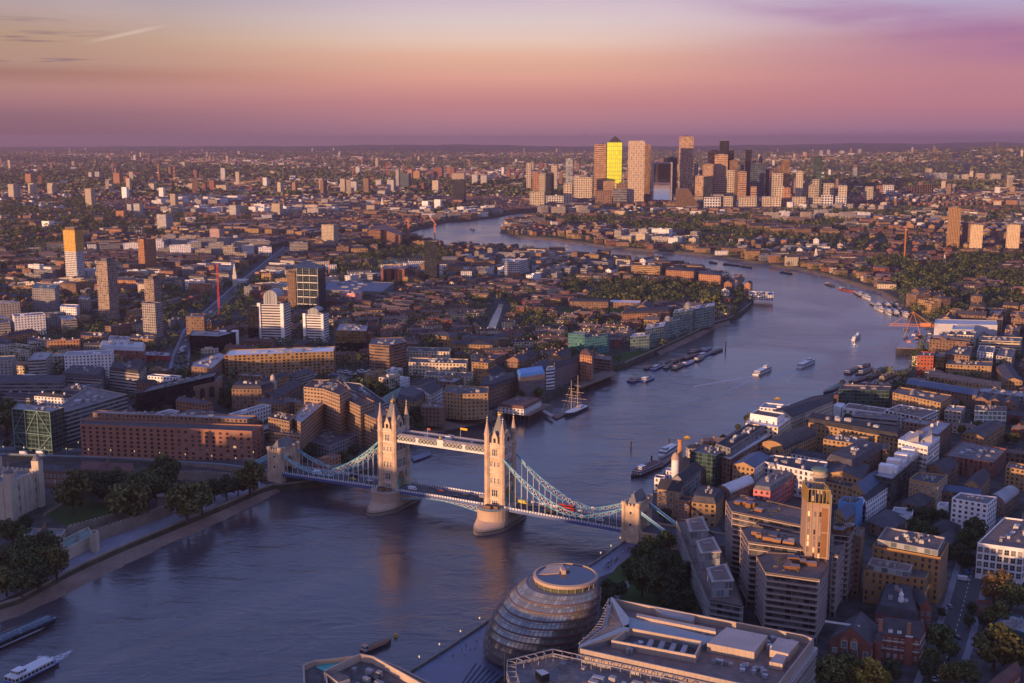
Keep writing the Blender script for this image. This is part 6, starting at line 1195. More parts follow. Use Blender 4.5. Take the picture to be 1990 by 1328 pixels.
 ('apartment block', 'yellow brick block with dark roof against the canal foot', [(900, 652), (897, 658), (966, 661), (970, 655)], 672, 'wall_yel', 'slate', HP, dict(rh=2.5)),
 # printing works, towers and sheds
 ('warehouse', 'huge low blue grey roofed printing works', [(638, 545), (627, 563), (742, 567), (766, 549)], -10, 'wall_gry', 'roof_blue', FLAT, dict(cl=4, lm='the blue roofed works')),
 ('warehouse', 'tall windowless brick block behind the printing works', [(748, 516), (740, 522), (786, 523), (800, 517)], 545, 'tall_red', 'roof_light', FLAT, dict(bw=14, fh=40, cl=1, lm='the tall brick block')),
 ('mural', 'low building with a long red pink mural wall', [(664, 565), (662, 570), (702, 570), (704, 565)], 581, 'mural_wall', 'roof_light', FLAT, dict(cl=1)),
 ('office building', 'orange brick curved ziggurat office by the river bend', [(722, 440), (716, 447), (745, 447), (778, 458), (782, 450), (750, 434)], -30, 'band_org', 'roof_tile', FLAT, dict(cl=0, lm='the orange ziggurat')),
 ('apartment block', 'white ten storey block in the middle of the left bank', [(985, 504), (981, 509), (1008, 509), (1027, 503)], 538, 'grid_wht', 'roof_light', FLAT, dict(cl=1, lm='the white ten storey block')),
 ('office building', 'yellow banded riverside offices below the far reach', [(1229, 510), (1227, 515), (1283, 518), (1287, 512)], 532, 'band_yel', 'flat_roof', FLAT, dict(cl=3)),
 ('warehouse', 'brown riverside warehouse with pitched roof near the inlet', [(1296, 519), (1294, 525), (1348, 528), (1352, 522)], 540, 'wall_org', 'slate', HP, dict(rh=3)),
 ('warehouse', 'brown gabled riverside warehouse above the pump pier', [(1360, 526), (1358, 533), (1400, 536), (1404, 529)], 548, 'wall_org', 'slate', HP, dict(rh=3)),
 ('pier', 'blue and white pump house pier standing on legs in the river', [(1456, 566), (1455, 572), (1503, 574), (1503, 568)], -9, 'grid_wht', 'roof_blue', FLAT, dict(cl=4)),
]
fac('wall_ochre', (.33, .18, .06), .3, .6); M['plain_ochre'] = mat('plain_ochre', (.33, .18, .06), .85, var=.1, fine=4); fac('teal_net', (.02, .10, .13), .05, 1.0, glass=(.02, .08, .1), pale=(.03, .12, .14)); fac('wall_scarlet', (.34, .08, .035), .5, .45); fac('hoard_red', (.45, .05, .05), .1, 1.0, glass=(.3, .2, .2), pale=(.5, .45, .45))
mat('plain_umber', (.27, .125, .08), .85, var=.15); fac('wall_marina', (.27, .16, .06), .55, .6, pale=(.3, .3, .3)); fac('band_hotel', (.30, .20, .12), .62, .42, glass=(.03, .026, .03), pale=(.12, .1, .09)); fac('wall_bluebal', (.22, .15, .09), .45, .42, glass=(.03, .08, .2), pale=(.05, .2, .5), palek=1.0); mat('roof_bright_blue', (.05, .2, .5), .5)
fac('glass_turq', (.05, .2, .19), .8, .6, glass=(.04, .08, .09), pale=(.12, .22, .22)); fac('glass_quay', (.22, .24, .22), .84, .72, glass=(.03, .07, .06), pale=(.14, .24, .2), palek=1.5, grough=.15); fac('mural_wall', (.6, .25, .22), .8, .8, glass=(.5, .1, .1), pale=(.7, .5, .42), palek=.8, grough=.8)
M['plain_marina'] = M['plain_yel']; M['plain_hotel'] = mat('plain_hotel', (.30, .20, .12), .85); M['plain_quay'] = M['plain_wht']; M['plain_bluebal'] = M['plain_yel']; M['plain_turq'] = M['roof_green']; M['plain_scarlet'] = mat('plain_scarlet', (.34, .08, .035)); M['plain_off'] = M['plain_con']; M['plain_dark'] = M['plain_drk']; M['plain_black'] = M['plain_drk']; M['plain_green'] = M['plain_gry']; M['plain_pale'] = M['plain_con']; M['plain_clad'] = M['roof_metal']
mat('brace_green', (.13, .24, .21), .5)
BL = {}
for cat_, lab, roof, yb, wl, rm_, rt_, kw in HB:
 if cat_ == 'penthouse' and yb == -1:
  par = BL[max(BL)]; pz = par['z']
  b_ = bld(cat_, lab, [(x, y - 2) for x, y in roof], -3.2, wl, rm_, rt_, base=pz - .02, **{k_: v_ for k_, v_ in kw.items()})
 else: b_ = bld(cat_, lab, roof, yb, wl, rm_, rt_, **kw)
 if cat_ != 'penthouse': BL[len(BL)] = b_
 b_['lab'] = lab; 
 if 'four white boxes' in lab:
  for i in range(4):
   q_ = lerp(P(1716, 920, b_['z']), P(1774, 876, b_['z']), (i + .4) / 4); m = MB(); m.box(*q_, b_['z'] - .89, 9, 6.5, 5.4, ANG - .05); m.box(q_[0] + 6, q_[1] - .5, b_['z'] - .89, 2.6, 6.4, 4, ANG - .05); part(b_, 'lift_house', m, 'plain_wht')
 if 'giant glazed arches' in lab:
  a, c_ = P(262, 775, b_['z']), P(422, 741, b_['z']); ang = math.atan2(c_[1] - a[1], c_[0] - a[0])
  for i in range(8):
   q_ = lerp(a, c_, (i + .75) / 8.4); me, _ = window_mesh(6.0, 8.5, 'glass', True, 'plain_brn'); o = bpy.data.objects.new('arched_window', me); COL.objects.link(o); o.parent = b_['root']; o.location = (q_[0] + math.sin(ang) * .1 - b_['org'][0], q_[1] - math.cos(ang) * .1 - b_['org'][1], 6); o.rotation_euler.z = ang
 if 'diagonal bracing' in lab:
  a, c_ = P(24, 794, b_['z']), P(97, 801, b_['z']); m = MB(); o_ = lambda f, z: (*[v + d for v, d in zip(lerp(a, c_, f), (0, -.9))], z); zt = b_['z']
  for z in (GZ + 3, GZ + 15, zt): m.tube(o_(0, z), o_(1, z), .35)
  for f_ in (0, .33, .66, 1): m.tube(o_(f_, GZ + 3), o_(f_, zt), .35)
  for f_, g_, z0, z1 in ((0, .33, GZ + 15, zt), (1, .66, GZ + 15, zt), (.33, .66, GZ + 15, zt), (0, .33, GZ + 15, GZ + 3), (1, .66, GZ + 15, GZ + 3)): m.tube(o_(f_, z0), o_(g_, z1), .3)
  part(b_, 'bracing', m, 'brace_green')
 if 'curved glass porch' in lab:
  m = MB(); x, y = P(57, 765); m.prism(rect(x, y, 22, 8, 0), GZ, GZ + 14, 0, 0, 4, 4); m.prism(ngon(x, y, 7, 12), GZ + 14, GZ + 18, 0, 0); part(b_, 'porch', m, 'glass_pale')
 if 'small clock tower' in lab:
  m = MB(); x, y = P(532, 792); m.box(x, y, GZ, 6, 6, 24, 0, 0); m.lathe(x, y, [(3.2, GZ + 24), (2.2, GZ + 26), (2.0, GZ + 29), (.2, GZ + 31)], 10); part(b_, 'clock_tower', m, 'plain_stn'); m = MB(); m.box(x, y - 3.1, GZ + 18, 2.6, .3, 2.6, 0); part(b_, 'clock_face', m, 'white_paint')
 if 'two pitched roof hoods' in lab:
  for i in range(2):
   q_ = lerp(P(1772, 853, b_['z']), P(1798, 851, b_['z']), i); m = MB(); c0 = rect(*q_, 9, 17, ANG + .15); z = b_['z'] - .89
   m.face([(*c0[0], z), (*c0[1], z), (*c0[2], z), (*c0[3], z)]); m.face([(*c0[0], z + .6), (*c0[1], z + 5.5), (*c0[2], z + 5.5), (*c0[3], z + .6)]); m.face([(*c0[0], z), (*c0[1], z), (*c0[1], z + 5.5), (*c0[0], z + .6)]); m.face([(*c0[1], z), (*c0[2], z), (*c0[2], z + 5.5), (*c0[1], z + 5.5)]); m.face([(*c0[2], z), (*c0[3], z), (*c0[3], z + .6), (*c0[2], z + 5.5)]); part(b_, 'roof_hood', m, 'roof_light')
# green capped corner turret, brick chimney, domed turret
def column(name, cat, lab, x, yb, prof, mm, n=14):
 X_, Y_ = P(x, yb); m = MB(); m.lathe(X_, Y_, [(r_, GZ + z) for r_, z in prof], n); o = m.build(name, [M[mm[0]]] + [M[q_] for q_ in mm[1:]], None, (X_, Y_, GZ)); tag(o, lab, cat); return o
def two_tone(o, zcut):
 for pl in o.data.polygons:
  if pl.center.z > zcut: pl.material_index = 1
two_tone(column('corner_turret', 'turret', 'round corner turret with pale balcony and green cap', 1590, 972, [(4.6, 0), (4.6, 16), (5.6, 17), (5.6, 18.5), (4.6, 18.7), (4.6, 21), (5.8, 21.2), (5.2, 22.4), (.2, 23.4)], ('plain_stn', 'roof_green'), 20), 21)
column('brick_chimney', 'chimney', 'tall round brick chimney above the riverside warehouses', 1319.5, 945, [(2.1, 0), (1.9, 24), (1.6, 33), (1.9, 33.2), (1.9, 34.2), (1.2, 34.3)], ('plain_org',))
two_tone(column('mill_turret', 'turret', 'white round turret with a pink domed cap on the riverside mill', 1311, 952, [(2.7, 0), (2.7, 22), (3.0, 22.2), (2.9, 23.2), (2.2, 25.2), (1.0, 26.6), (.1, 27.2)], ('plain_wht', 'pink_stone')), 22.1)
for x, y, r_, h_ in ((1336, 604, 4, 32), (1297, 622, 3.5, 25), (1267, 634, 3.5, 22)): column('roof_lantern', 'turret', ('%s lantern turret on the green quay apartments' % {32: 'largest round', 25: 'middle round', 22: 'smallest round'}[h_]), x, y + 36, [(r_, 0), (r_, h_), (r_ * 1.2, h_ + .3), (r_ * .7, h_ + 2.5), (.1, h_ + 3.5)], ('plain_gry',))

# ------------------------------------------------------------------ old castle on the left
mat('plain_keep', (.52, .44, .33), .85, var=.2)
def castle():
 B0, C0 = P(24, 1012), P(78, 984); zt = zat(*B0, 941); d = Vector((C0[0] - B0[0], C0[1] - B0[1])); L_ = d.length; n_ = Vector((-d.y, d.x)) * 1.0
 p = [B0, C0, (C0[0] + n_.x, C0[1] + n_.y), (B0[0] + n_.x, B0[1] + n_.y)]
 b_ = bldw('castle', 'square white stone castle keep with corner turrets in the left edge', p, zt, 'plain_keep', 'lead_roof', FLAT, win=(1.3, 2.6, dict(arch=True, cap=40, fm='white_stone')), fh=7, bw=6, cl=2, lm='the white castle keep')
 p = b_['poly']; ang = math.atan2(d.y, d.x)
 for i, q_ in enumerate(p):
  m = MB(); 
  if i == 2: m.prism(ngon(*q_, 3.4, 12), GZ, zt + 8, 0, 0)
  else: m.box(*q_, GZ, 5.2, 5.2, zt + 7.5 - GZ, ang)
  m.lathe(*q_, [(3.1, zt + 7.5), (2.6, zt + 9.2), (1.2, zt + 10.8), (.15, zt + 12)], 10, 1); m.tube((*q_, zt + 12), (*q_, zt + 14.5), .12, 4, 1); part(b_, 'corner_turret', m, [M['plain_keep'], M['lead_roof']])
 m = MB()
 for i in range(4):
  a, c_ = p[i], p[(i + 1) % 4]
  for k_ in range(9): q_ = lerp(a, c_, (k_ + .5) / 9); m.box(*q_, zt + .002, 1.8, 1.1, 1.3, math.atan2(c_[1] - a[1], c_[0] - a[0]))
  for k_ in range(1, 6): q_ = lerp(a, c_, k_ / 6); m.box(*q_, GZ, 1.2, 1.2, zt - GZ - 1, math.atan2(c_[1] - a[1], c_[0] - a[0]))
 part(b_, 'battlement', m, 'plain_keep')
 def cw(name, lab, px, h, w=1.8):
  line_wall(name, PP(px), GZ - .1, GZ + h, w, [M['stone_wall'], M['stone_wall']], lab, 'wall', pitch=2.6)
  for a, c_ in zip(PP(px), PP(px)[1:]): take([a, c_, (c_[0] + .5, c_[1] + 3), (a[0] + .5, a[1] + 3)], 2)
 cw('castle_wall', 'inner battlemented stone wall below the castle lawn', [(134, 1042), (190, 1027), (243, 1012)], 6)
 cw('castle_wall', 'outer battlemented stone wall along the riverside path', [(182, 1054), (240, 1034), (300, 1012), (333, 1000)], 7)
 cw('castle_wall', 'pale stone wall below the approach road right of the castle trees', [(335, 932), (400, 934), (458, 938)], 6)
 cw('castle_wall', 'low stone wall beside the castle keep lawn', [(86, 1004), (128, 978), (150, 970)], 1.2, .8)
 bld('gatehouse', 'riverside stone gatehouse with green roof and a low water arch', [(116, 1051), (126, 1067), (182, 1039)], 1091, 'wall_stn', 'roof_green', FLAT, dict() and 0 or 3.5, cl=1, win=(.7, 1.6, dict(cap=10)), lm='the riverside stone gatehouse')
 bld('gatehouse', 'small stone tower at the near corner of the outer castle wall', [(180, 1030), (174, 1036), (186, 1038)], -12, 'plain_stn', 'lead_roof', FLAT, cl=0)
 bld('gatehouse', 'stone tower house with chimneys between keep and gatehouse', [(50, 1026), (46, 1040), (120, 1040), (128, 1028)], -9, 'wall_stn', 'lead_roof', FLAT, cl=5, chim=3)
 bld('barracks', 'dark brick barracks with white windows right of the castle keep', [(85, 905), (80, 914), (124, 917)], 944, 'plain_brn', 'slate', GB, win=(1.2, 2.0, dict(cap=40)), fh=4, bw=3, rh=3, lm='the castle barracks')
 bld('barracks', 'long low barracks with a dark red tiled roof behind the castle trees', [(162, 902), (157, 912), (258, 916)], -8, 'wall_brn', 'roof_tile', GB, rh=4, chim=4)
 for x, lab in ((316, 'left one of two round stone wall towers among the castle trees'), (330, 'right one of two round stone wall towers among the castle trees')): column('wall_tower', 'tower', lab, x, 996, [(3.2, 0), (3.0, 10.5), (3.4, 10.8), (3.4, 12)], ('stone_wall',), 12)
castle()
# ------------------------------------------------------------------ towers of the far business district
T = tower
ocs = T(1178.7, 1211, 277, 389, 'tall square tower with painted yellow sun glare and a pyramid roof', 'glass_sun_glare', rot=-9, k=.9, bw=8, fh=16, lm='the yellow pyramid tower', name='skyscraper', cat='skyscraper')
m = MB(); c_ = ocs['c']; w_ = ocs['w']; q_ = rect(*c_, w_ * .8, w_ * .72, ocs['r']); z = ocs['z']; ap_ = zat(*c_, 264); m.loft([[(*v_, z - 1.4) for v_ in q_], [(*v_, z + 3) for v_ in q_]], 0, close=False)
for i in range(4): m.face([(*q_[i], z + 3), (*q_[(i + 1) % 4], z + 3), (*c_, ap_)])
m.build('pyramid_roof', [M['slate']], ocs['root'], ocs['org'])
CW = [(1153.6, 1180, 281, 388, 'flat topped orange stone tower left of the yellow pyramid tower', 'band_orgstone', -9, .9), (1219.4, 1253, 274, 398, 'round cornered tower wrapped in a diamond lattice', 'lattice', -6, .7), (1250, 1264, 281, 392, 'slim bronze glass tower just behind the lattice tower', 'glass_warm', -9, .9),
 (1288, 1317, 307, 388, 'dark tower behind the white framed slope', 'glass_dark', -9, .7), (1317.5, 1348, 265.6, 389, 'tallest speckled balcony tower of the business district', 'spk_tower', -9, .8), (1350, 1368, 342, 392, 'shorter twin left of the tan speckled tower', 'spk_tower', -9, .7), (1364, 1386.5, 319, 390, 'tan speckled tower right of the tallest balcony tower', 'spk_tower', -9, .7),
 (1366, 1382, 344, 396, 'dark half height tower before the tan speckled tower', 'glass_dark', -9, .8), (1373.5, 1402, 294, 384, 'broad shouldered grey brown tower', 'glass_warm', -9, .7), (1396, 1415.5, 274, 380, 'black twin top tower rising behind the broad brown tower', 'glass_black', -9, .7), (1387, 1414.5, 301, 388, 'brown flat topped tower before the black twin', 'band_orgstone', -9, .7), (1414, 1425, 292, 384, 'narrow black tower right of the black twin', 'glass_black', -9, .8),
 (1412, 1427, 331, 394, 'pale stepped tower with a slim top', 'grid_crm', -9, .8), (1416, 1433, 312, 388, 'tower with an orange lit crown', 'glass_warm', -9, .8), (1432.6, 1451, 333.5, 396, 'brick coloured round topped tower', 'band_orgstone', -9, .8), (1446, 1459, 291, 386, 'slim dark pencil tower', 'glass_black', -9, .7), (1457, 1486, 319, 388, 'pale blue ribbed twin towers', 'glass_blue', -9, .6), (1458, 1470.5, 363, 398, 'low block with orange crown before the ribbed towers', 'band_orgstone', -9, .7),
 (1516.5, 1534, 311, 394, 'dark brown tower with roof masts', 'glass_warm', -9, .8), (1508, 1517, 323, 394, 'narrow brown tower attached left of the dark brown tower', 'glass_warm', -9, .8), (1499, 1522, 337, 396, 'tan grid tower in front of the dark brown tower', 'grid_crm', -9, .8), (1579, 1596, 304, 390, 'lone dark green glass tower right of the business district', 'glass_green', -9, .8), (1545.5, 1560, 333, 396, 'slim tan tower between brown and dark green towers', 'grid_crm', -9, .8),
 (1508, 1524, 362.5, 400, 'low tan tower under the tan grid tower', 'grid_crm', -9, .8), (1522.5, 1536, 365, 401, 'low red brown tower under the dark brown tower', 'wall_org', -9, .8), (1571, 1586.5, 361, 402, 'tan riverside tower left of the white grid block', 'grid_crm', -9, .8), (1578, 1591, 349, 396, 'cream block before the dark green tower', 'grid_crm', -9, .8), (1600, 1621, 357, 397, 'cream twin blocks right of the dark green tower', 'grid_crm', -9, .7), (1629, 1646, 361, 402, 'pointed top cream tower over riverside flats', 'grid_crm', -9, .8),
 (1596, 1619, 380, 404, 'white grid riverside block below the cream twins', 'grid_wht', -9, .5), (1540, 1567, 383, 404, 'tan riverside slab below the slim tan tower', 'grid_crm', -9, .5), (1490, 1519, 383, 404, 'tan riverside slab below the tan grid tower', 'grid_crm', -9, .5), (1481, 1500, 382.5, 404, 'orange riverside slab right of the pale stepped tower', 'grid_crm', -9, .5), (1624, 1645, 382, 404, 'riverside flats with white balconies under the pointed tower', 'grid_wht', -9, .5), (1580, 1597, 384, 404, 'low tan flats left of the white grid block', 'grid_crm', -9, .5),
 (1681.5, 1697, 363, 392, 'lone cream slab tower right of the business district', 'grid_crm', -9, .6), (1703.5, 1714.5, 361, 388, 'small tan tower right of the lone cream slab', 'wall_org', -9, .8), (1716, 1738, 360, 384, 'white fronted low block near the black panel blocks', 'grid_wht', -9, .8), (1761, 1781, 362, 384, 'leftmost black block of the dark trio', 'blk_panel', -5, .6), (1782, 1791.5, 360, 384, 'middle narrow black block of the dark trio', 'blk_panel', -5, .6), (1793, 1814, 359, 384, 'rightmost black block of the dark trio', 'blk_panel', -5, .6),
 (1798.5, 1811, 328, 350, 'pale crowned slab on the far right plain', 'grid_crm', -9, .6), (1811, 1841, 336, 352, 'long pale green block on the far right plain', 'glass_pale', -9, .4), (1843, 1864, 340, 351, 'second pale green block on the far right plain', 'glass_pale', -9, .4), (1870, 1883, 339, 352, 'first orange lit cube in a row of four', 'grid_crm', -9, .8), (1898, 1914, 337, 352, 'second orange lit cube in a row of four', 'grid_crm', -9, .8), (1926.5, 1946, 338, 353, 'third orange lit cube in a row of four', 'grid_crm', -9, .8), (1954, 1972, 341, 352, 'last orange lit cube in a row of four', 'grid_crm', -9, .8),
 (1115, 1153, 345, 392, 'wide pale stepped office left of the orange stone tower', 'grid_crm', -9, .5), (1095, 1112.5, 357, 400, 'slim cream flats with a cylinder top by the water', 'grid_crm', -9, .8), (1099, 1114, 308, 386, 'yellow lit tower standing apart on the left', 'glass_pale', -9, .8), (1061, 1077, 336, 382, 'dark brown tower with a lit left face', 'glass_dark', -9, .9), (1047, 1061, 339, 384, 'orange block just left of the dark brown tower', 'grid_crm', -9, .9), (1035, 1048, 335, 380, 'red orange block second left of the dark brown tower', 'wall_org', -9, .9), (1023, 1033, 317, 372, 'narrow orange tower far left of the district', 'grid_crm', -9, .9), (1071, 1084, 321, 372, 'tan tower behind the dark brown tower', 'grid_crm', -9, .9),
 (1029.5, 1060, 373, 404, 'cream stepped riverside flats left of the green roof', 'grid_crm', -9, .6), (1062, 1097, 381, 398, 'low white block with a green roof', 'grid_wht', -9, .4), (1157, 1190, 371, 399, 'orange stone terrace block stepping down to the water', 'wall_brn', -6, .4), (1191, 1219, 367, 399, 'grey brown waterfront block left of the lattice tower', 'band_gry', -6, .4), (1172, 1196, 352, 392, 'upper orange stone block under the yellow pyramid tower', 'band_orgstone', -6, .5), (1197, 1218, 357, 394, 'brown stepped block between pyramid tower and lattice tower', 'wall_brn', -6, .5), (1368.5, 1401, 384, 404, 'white arched riverside mansion block', 'grid_wht', -6, .4), (1406, 1424.5, 382, 404, 'tan riverside slab under the pale stepped tower', 'grid_crm', -6, .5), (1436, 1471, 382.5, 404, 'wide tan riverside slab under the pencil tower', 'grid_crm', -6, .4)]
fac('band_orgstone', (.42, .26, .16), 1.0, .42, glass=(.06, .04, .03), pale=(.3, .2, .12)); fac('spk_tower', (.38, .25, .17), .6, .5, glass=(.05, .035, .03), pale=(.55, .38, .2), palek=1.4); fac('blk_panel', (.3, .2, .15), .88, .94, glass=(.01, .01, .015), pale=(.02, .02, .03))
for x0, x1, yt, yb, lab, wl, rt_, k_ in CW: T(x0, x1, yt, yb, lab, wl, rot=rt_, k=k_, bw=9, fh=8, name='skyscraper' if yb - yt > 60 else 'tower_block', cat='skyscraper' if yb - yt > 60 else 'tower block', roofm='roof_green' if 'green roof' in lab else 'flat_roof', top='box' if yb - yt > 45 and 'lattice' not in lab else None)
for o in [v_ for v_ in bpy.data.objects if 'diamond lattice' in str(v_.get('label'))]:
 vs = [v_.co.copy() for v_ in o.data.vertices]; zt_ = max(v_.z for v_ in vs); w2 = max(v_.x for v_ in vs) - min(v_.x for v_ in vs); y0_ = min(v_.y for v_ in vs); m = MB(); a, b_ = [v_ for v_ in sorted(vs, key=lambda v_: v_.y)[:40] if v_.z < 1][0], None
 q4 = sorted({(round(v_.x, 2), round(v_.y, 2)) for v_ in vs if v_.z < .1}); fr = sorted(q4, key=lambda v_: v_[1])[:2]; lf = q4[0]; others = [v_ for v_ in q4 if v_ != lf]
 for A_, B_ in ((fr[0], min(q4)), (fr[0], max(q4))):
  if A_ == B_: continue
  n_ = 3; k2 = 9
  for i in range(n_):
   for j in range(k2):
    z0, z1, z2 = zt_ * j / k2, zt_ * (j + .5) / k2, zt_ * (j + 1) / k2; P0, P1, P2 = lerp(A_, B_, i / n_), lerp(A_, B_, (i + .5) / n_), lerp(A_, B_, (i + 1) / n_)
    for u, v_ in (((*P1, z0), (*P0, z1)), ((*P0, z1), (*P1, z2)), ((*P1, z2), (*P2, z1)), ((*P2, z1), (*P1, z0))): m.tube(u, v_, 1.3)
 m.build('diamond_lattice', [M['plain_crm']], o)
for i, (x, w_, yt, wl) in enumerate([(1271, 8, 352, 'glass_dark'), (1352, 9, 318, 'grid_con'), (1362, 7, 330, 'glass_blue'), (1392, 8, 327, 'spk_tower'), (1405, 7, 318, 'glass_dark'), (1430, 7, 340, 'glass_black'), (1441, 8, 322, 'grid_con'), (1452, 7, 340, 'glass_dark'), (1464, 8, 312, 'grid_con'), (1476, 7, 305, 'glass_blue'), (1490, 8, 330, 'glass_dark'), (1498, 7, 344, 'spk_tower'), (1530, 8, 340, 'glass_dark'), (1541, 7, 346, 'spk_tower'), (1553, 8, 352, 'grid_con'), (1567, 8, 344, 'glass_dark'), (1587, 8, 362, 'grid_con'), (1610, 8, 366, 'wall_brn'), (1381, 9, 356, 'grid_con'), (1424, 7, 358, 'glass_dark'), (1475, 8, 352, 'wall_brn'), (1515, 7, 352, 'glass_blue')]):
 o = T(x - w_ / 2, x + w_ / 2, yt, 383 + i % 4, None, wl, rot=-9, k=.8, bw=8, fh=8, name='skyscraper', cat='skyscraper', group='slim towers packed in the business district', top='box' if i % 3 == 0 else None)['root']; AUTO.append((o, {'glass_dark': 'slim dark glass tower', 'grid_con': 'slim grey grid tower', 'glass_blue': 'slim blue glass tower', 'spk_tower': 'slim tan speckled tower', 'glass_black': 'slim black tower', 'wall_brn': 'slim brown tower'}[wl], x, (yt + 384) / 2))
LAND += [('the diamond lattice tower', 1236, 335), ('the tallest balcony tower', 1333, 325), ('the dark green glass tower', 1588, 345), ('the black trio', 1790, 372), ('the yellow lit lone tower', 1106, 345), ('the broad brown tower', 1400, 340)]
m_, k, b = base('mirror_glass'); b.inputs['Base Color'].default_value = (.62, .6, .56, 1); b.inputs['Metallic'].default_value = 1; b.inputs['Roughness'].default_value = .08
def framed_slope():
 x, y = P(1286, 394); s_ = ppm(x, y); w = 39 / s_; zt = zat(x, y, 316); org = (x, y + 12, GZ); root = empty('skyscraper', org, 'white framed tower with a concave glass front reflecting the sky', 'skyscraper'); LAND.append(('the white framed tower', 1286, 355))
 m = MB(); N_ = 14
 for i in range(N_):
  f0, f1 = i / N_, (i + 1) / N_; c0, c1 = [math.sin(math.pi * f_) * 7 for f_ in (f0, f1)]; z0, z1 = GZ + (zt - GZ) * f0, GZ + (zt - GZ) * f1
  m.face([(x - w * .42, y + c0, z0), (x + w * .42, y + c0, z0), (x + w * .42, y + c1, z1), (x - w * .42, y + c1, z1)])
 m.build('mirror_front', [M['mirror_glass']], root, org)
 m = MB(); m.box(x, y + 16, GZ, w * .96, 18, zt - GZ - 2, 0, 0); m.build('wall', [M['glass_dark']], root, org)
 m = MB()
 for sg in (-1, 1): m.box(x + sg * w * .455, y + 8, GZ, w * .06, 26, zt - GZ + .5)
 m.box(x, y + 8, zt - 4, w * .85, 26, 4.4); m.box(x, y + 8, GZ, w * .84, 22, 10); m.build('frame', [M['roof_light']], root, org)
framed_slope()
def ski_slope():
 x0, y = P(1315, 403); x1, _ = P(1337, 403); x2, _ = P(1358, 403); zt = zat(x0, y, 367); org = (x0, y + 15, GZ); m = MB()
 for yy, f_ in ((y, 1), (y + 30, -1)): q_ = [(x0, yy, GZ), (x2, yy, GZ), (x2, yy, GZ + 6), (x1, yy, zt), (x0, yy, zt)]; m.face(q_[::f_], 0, [(v_[0] / 4, v_[2] / 3.4) for v_ in q_[::f_]])
 m.face([(x0, y, zt), (x1, y, zt), (x1, y + 30, zt), (x0, y + 30, zt)], 1); m.face([(x1, y, zt), (x2, y, GZ + 6), (x2, y + 30, GZ + 6), (x1, y + 30, zt)], 1); m.wall((x0, y + 30), (x0, y), GZ, zt, 0)
 o = m.build('office_building', [M['glass_warm'], M['roof_light']], None, org); tag(o, 'triangular glass building sloping to the right like a ski jump', 'office building'); take([(x0, y), (x2, y), (x2, y + 30), (x0, y + 30)]); LAND.append(('the sloping triangle building', 1335, 385))
ski_slope()
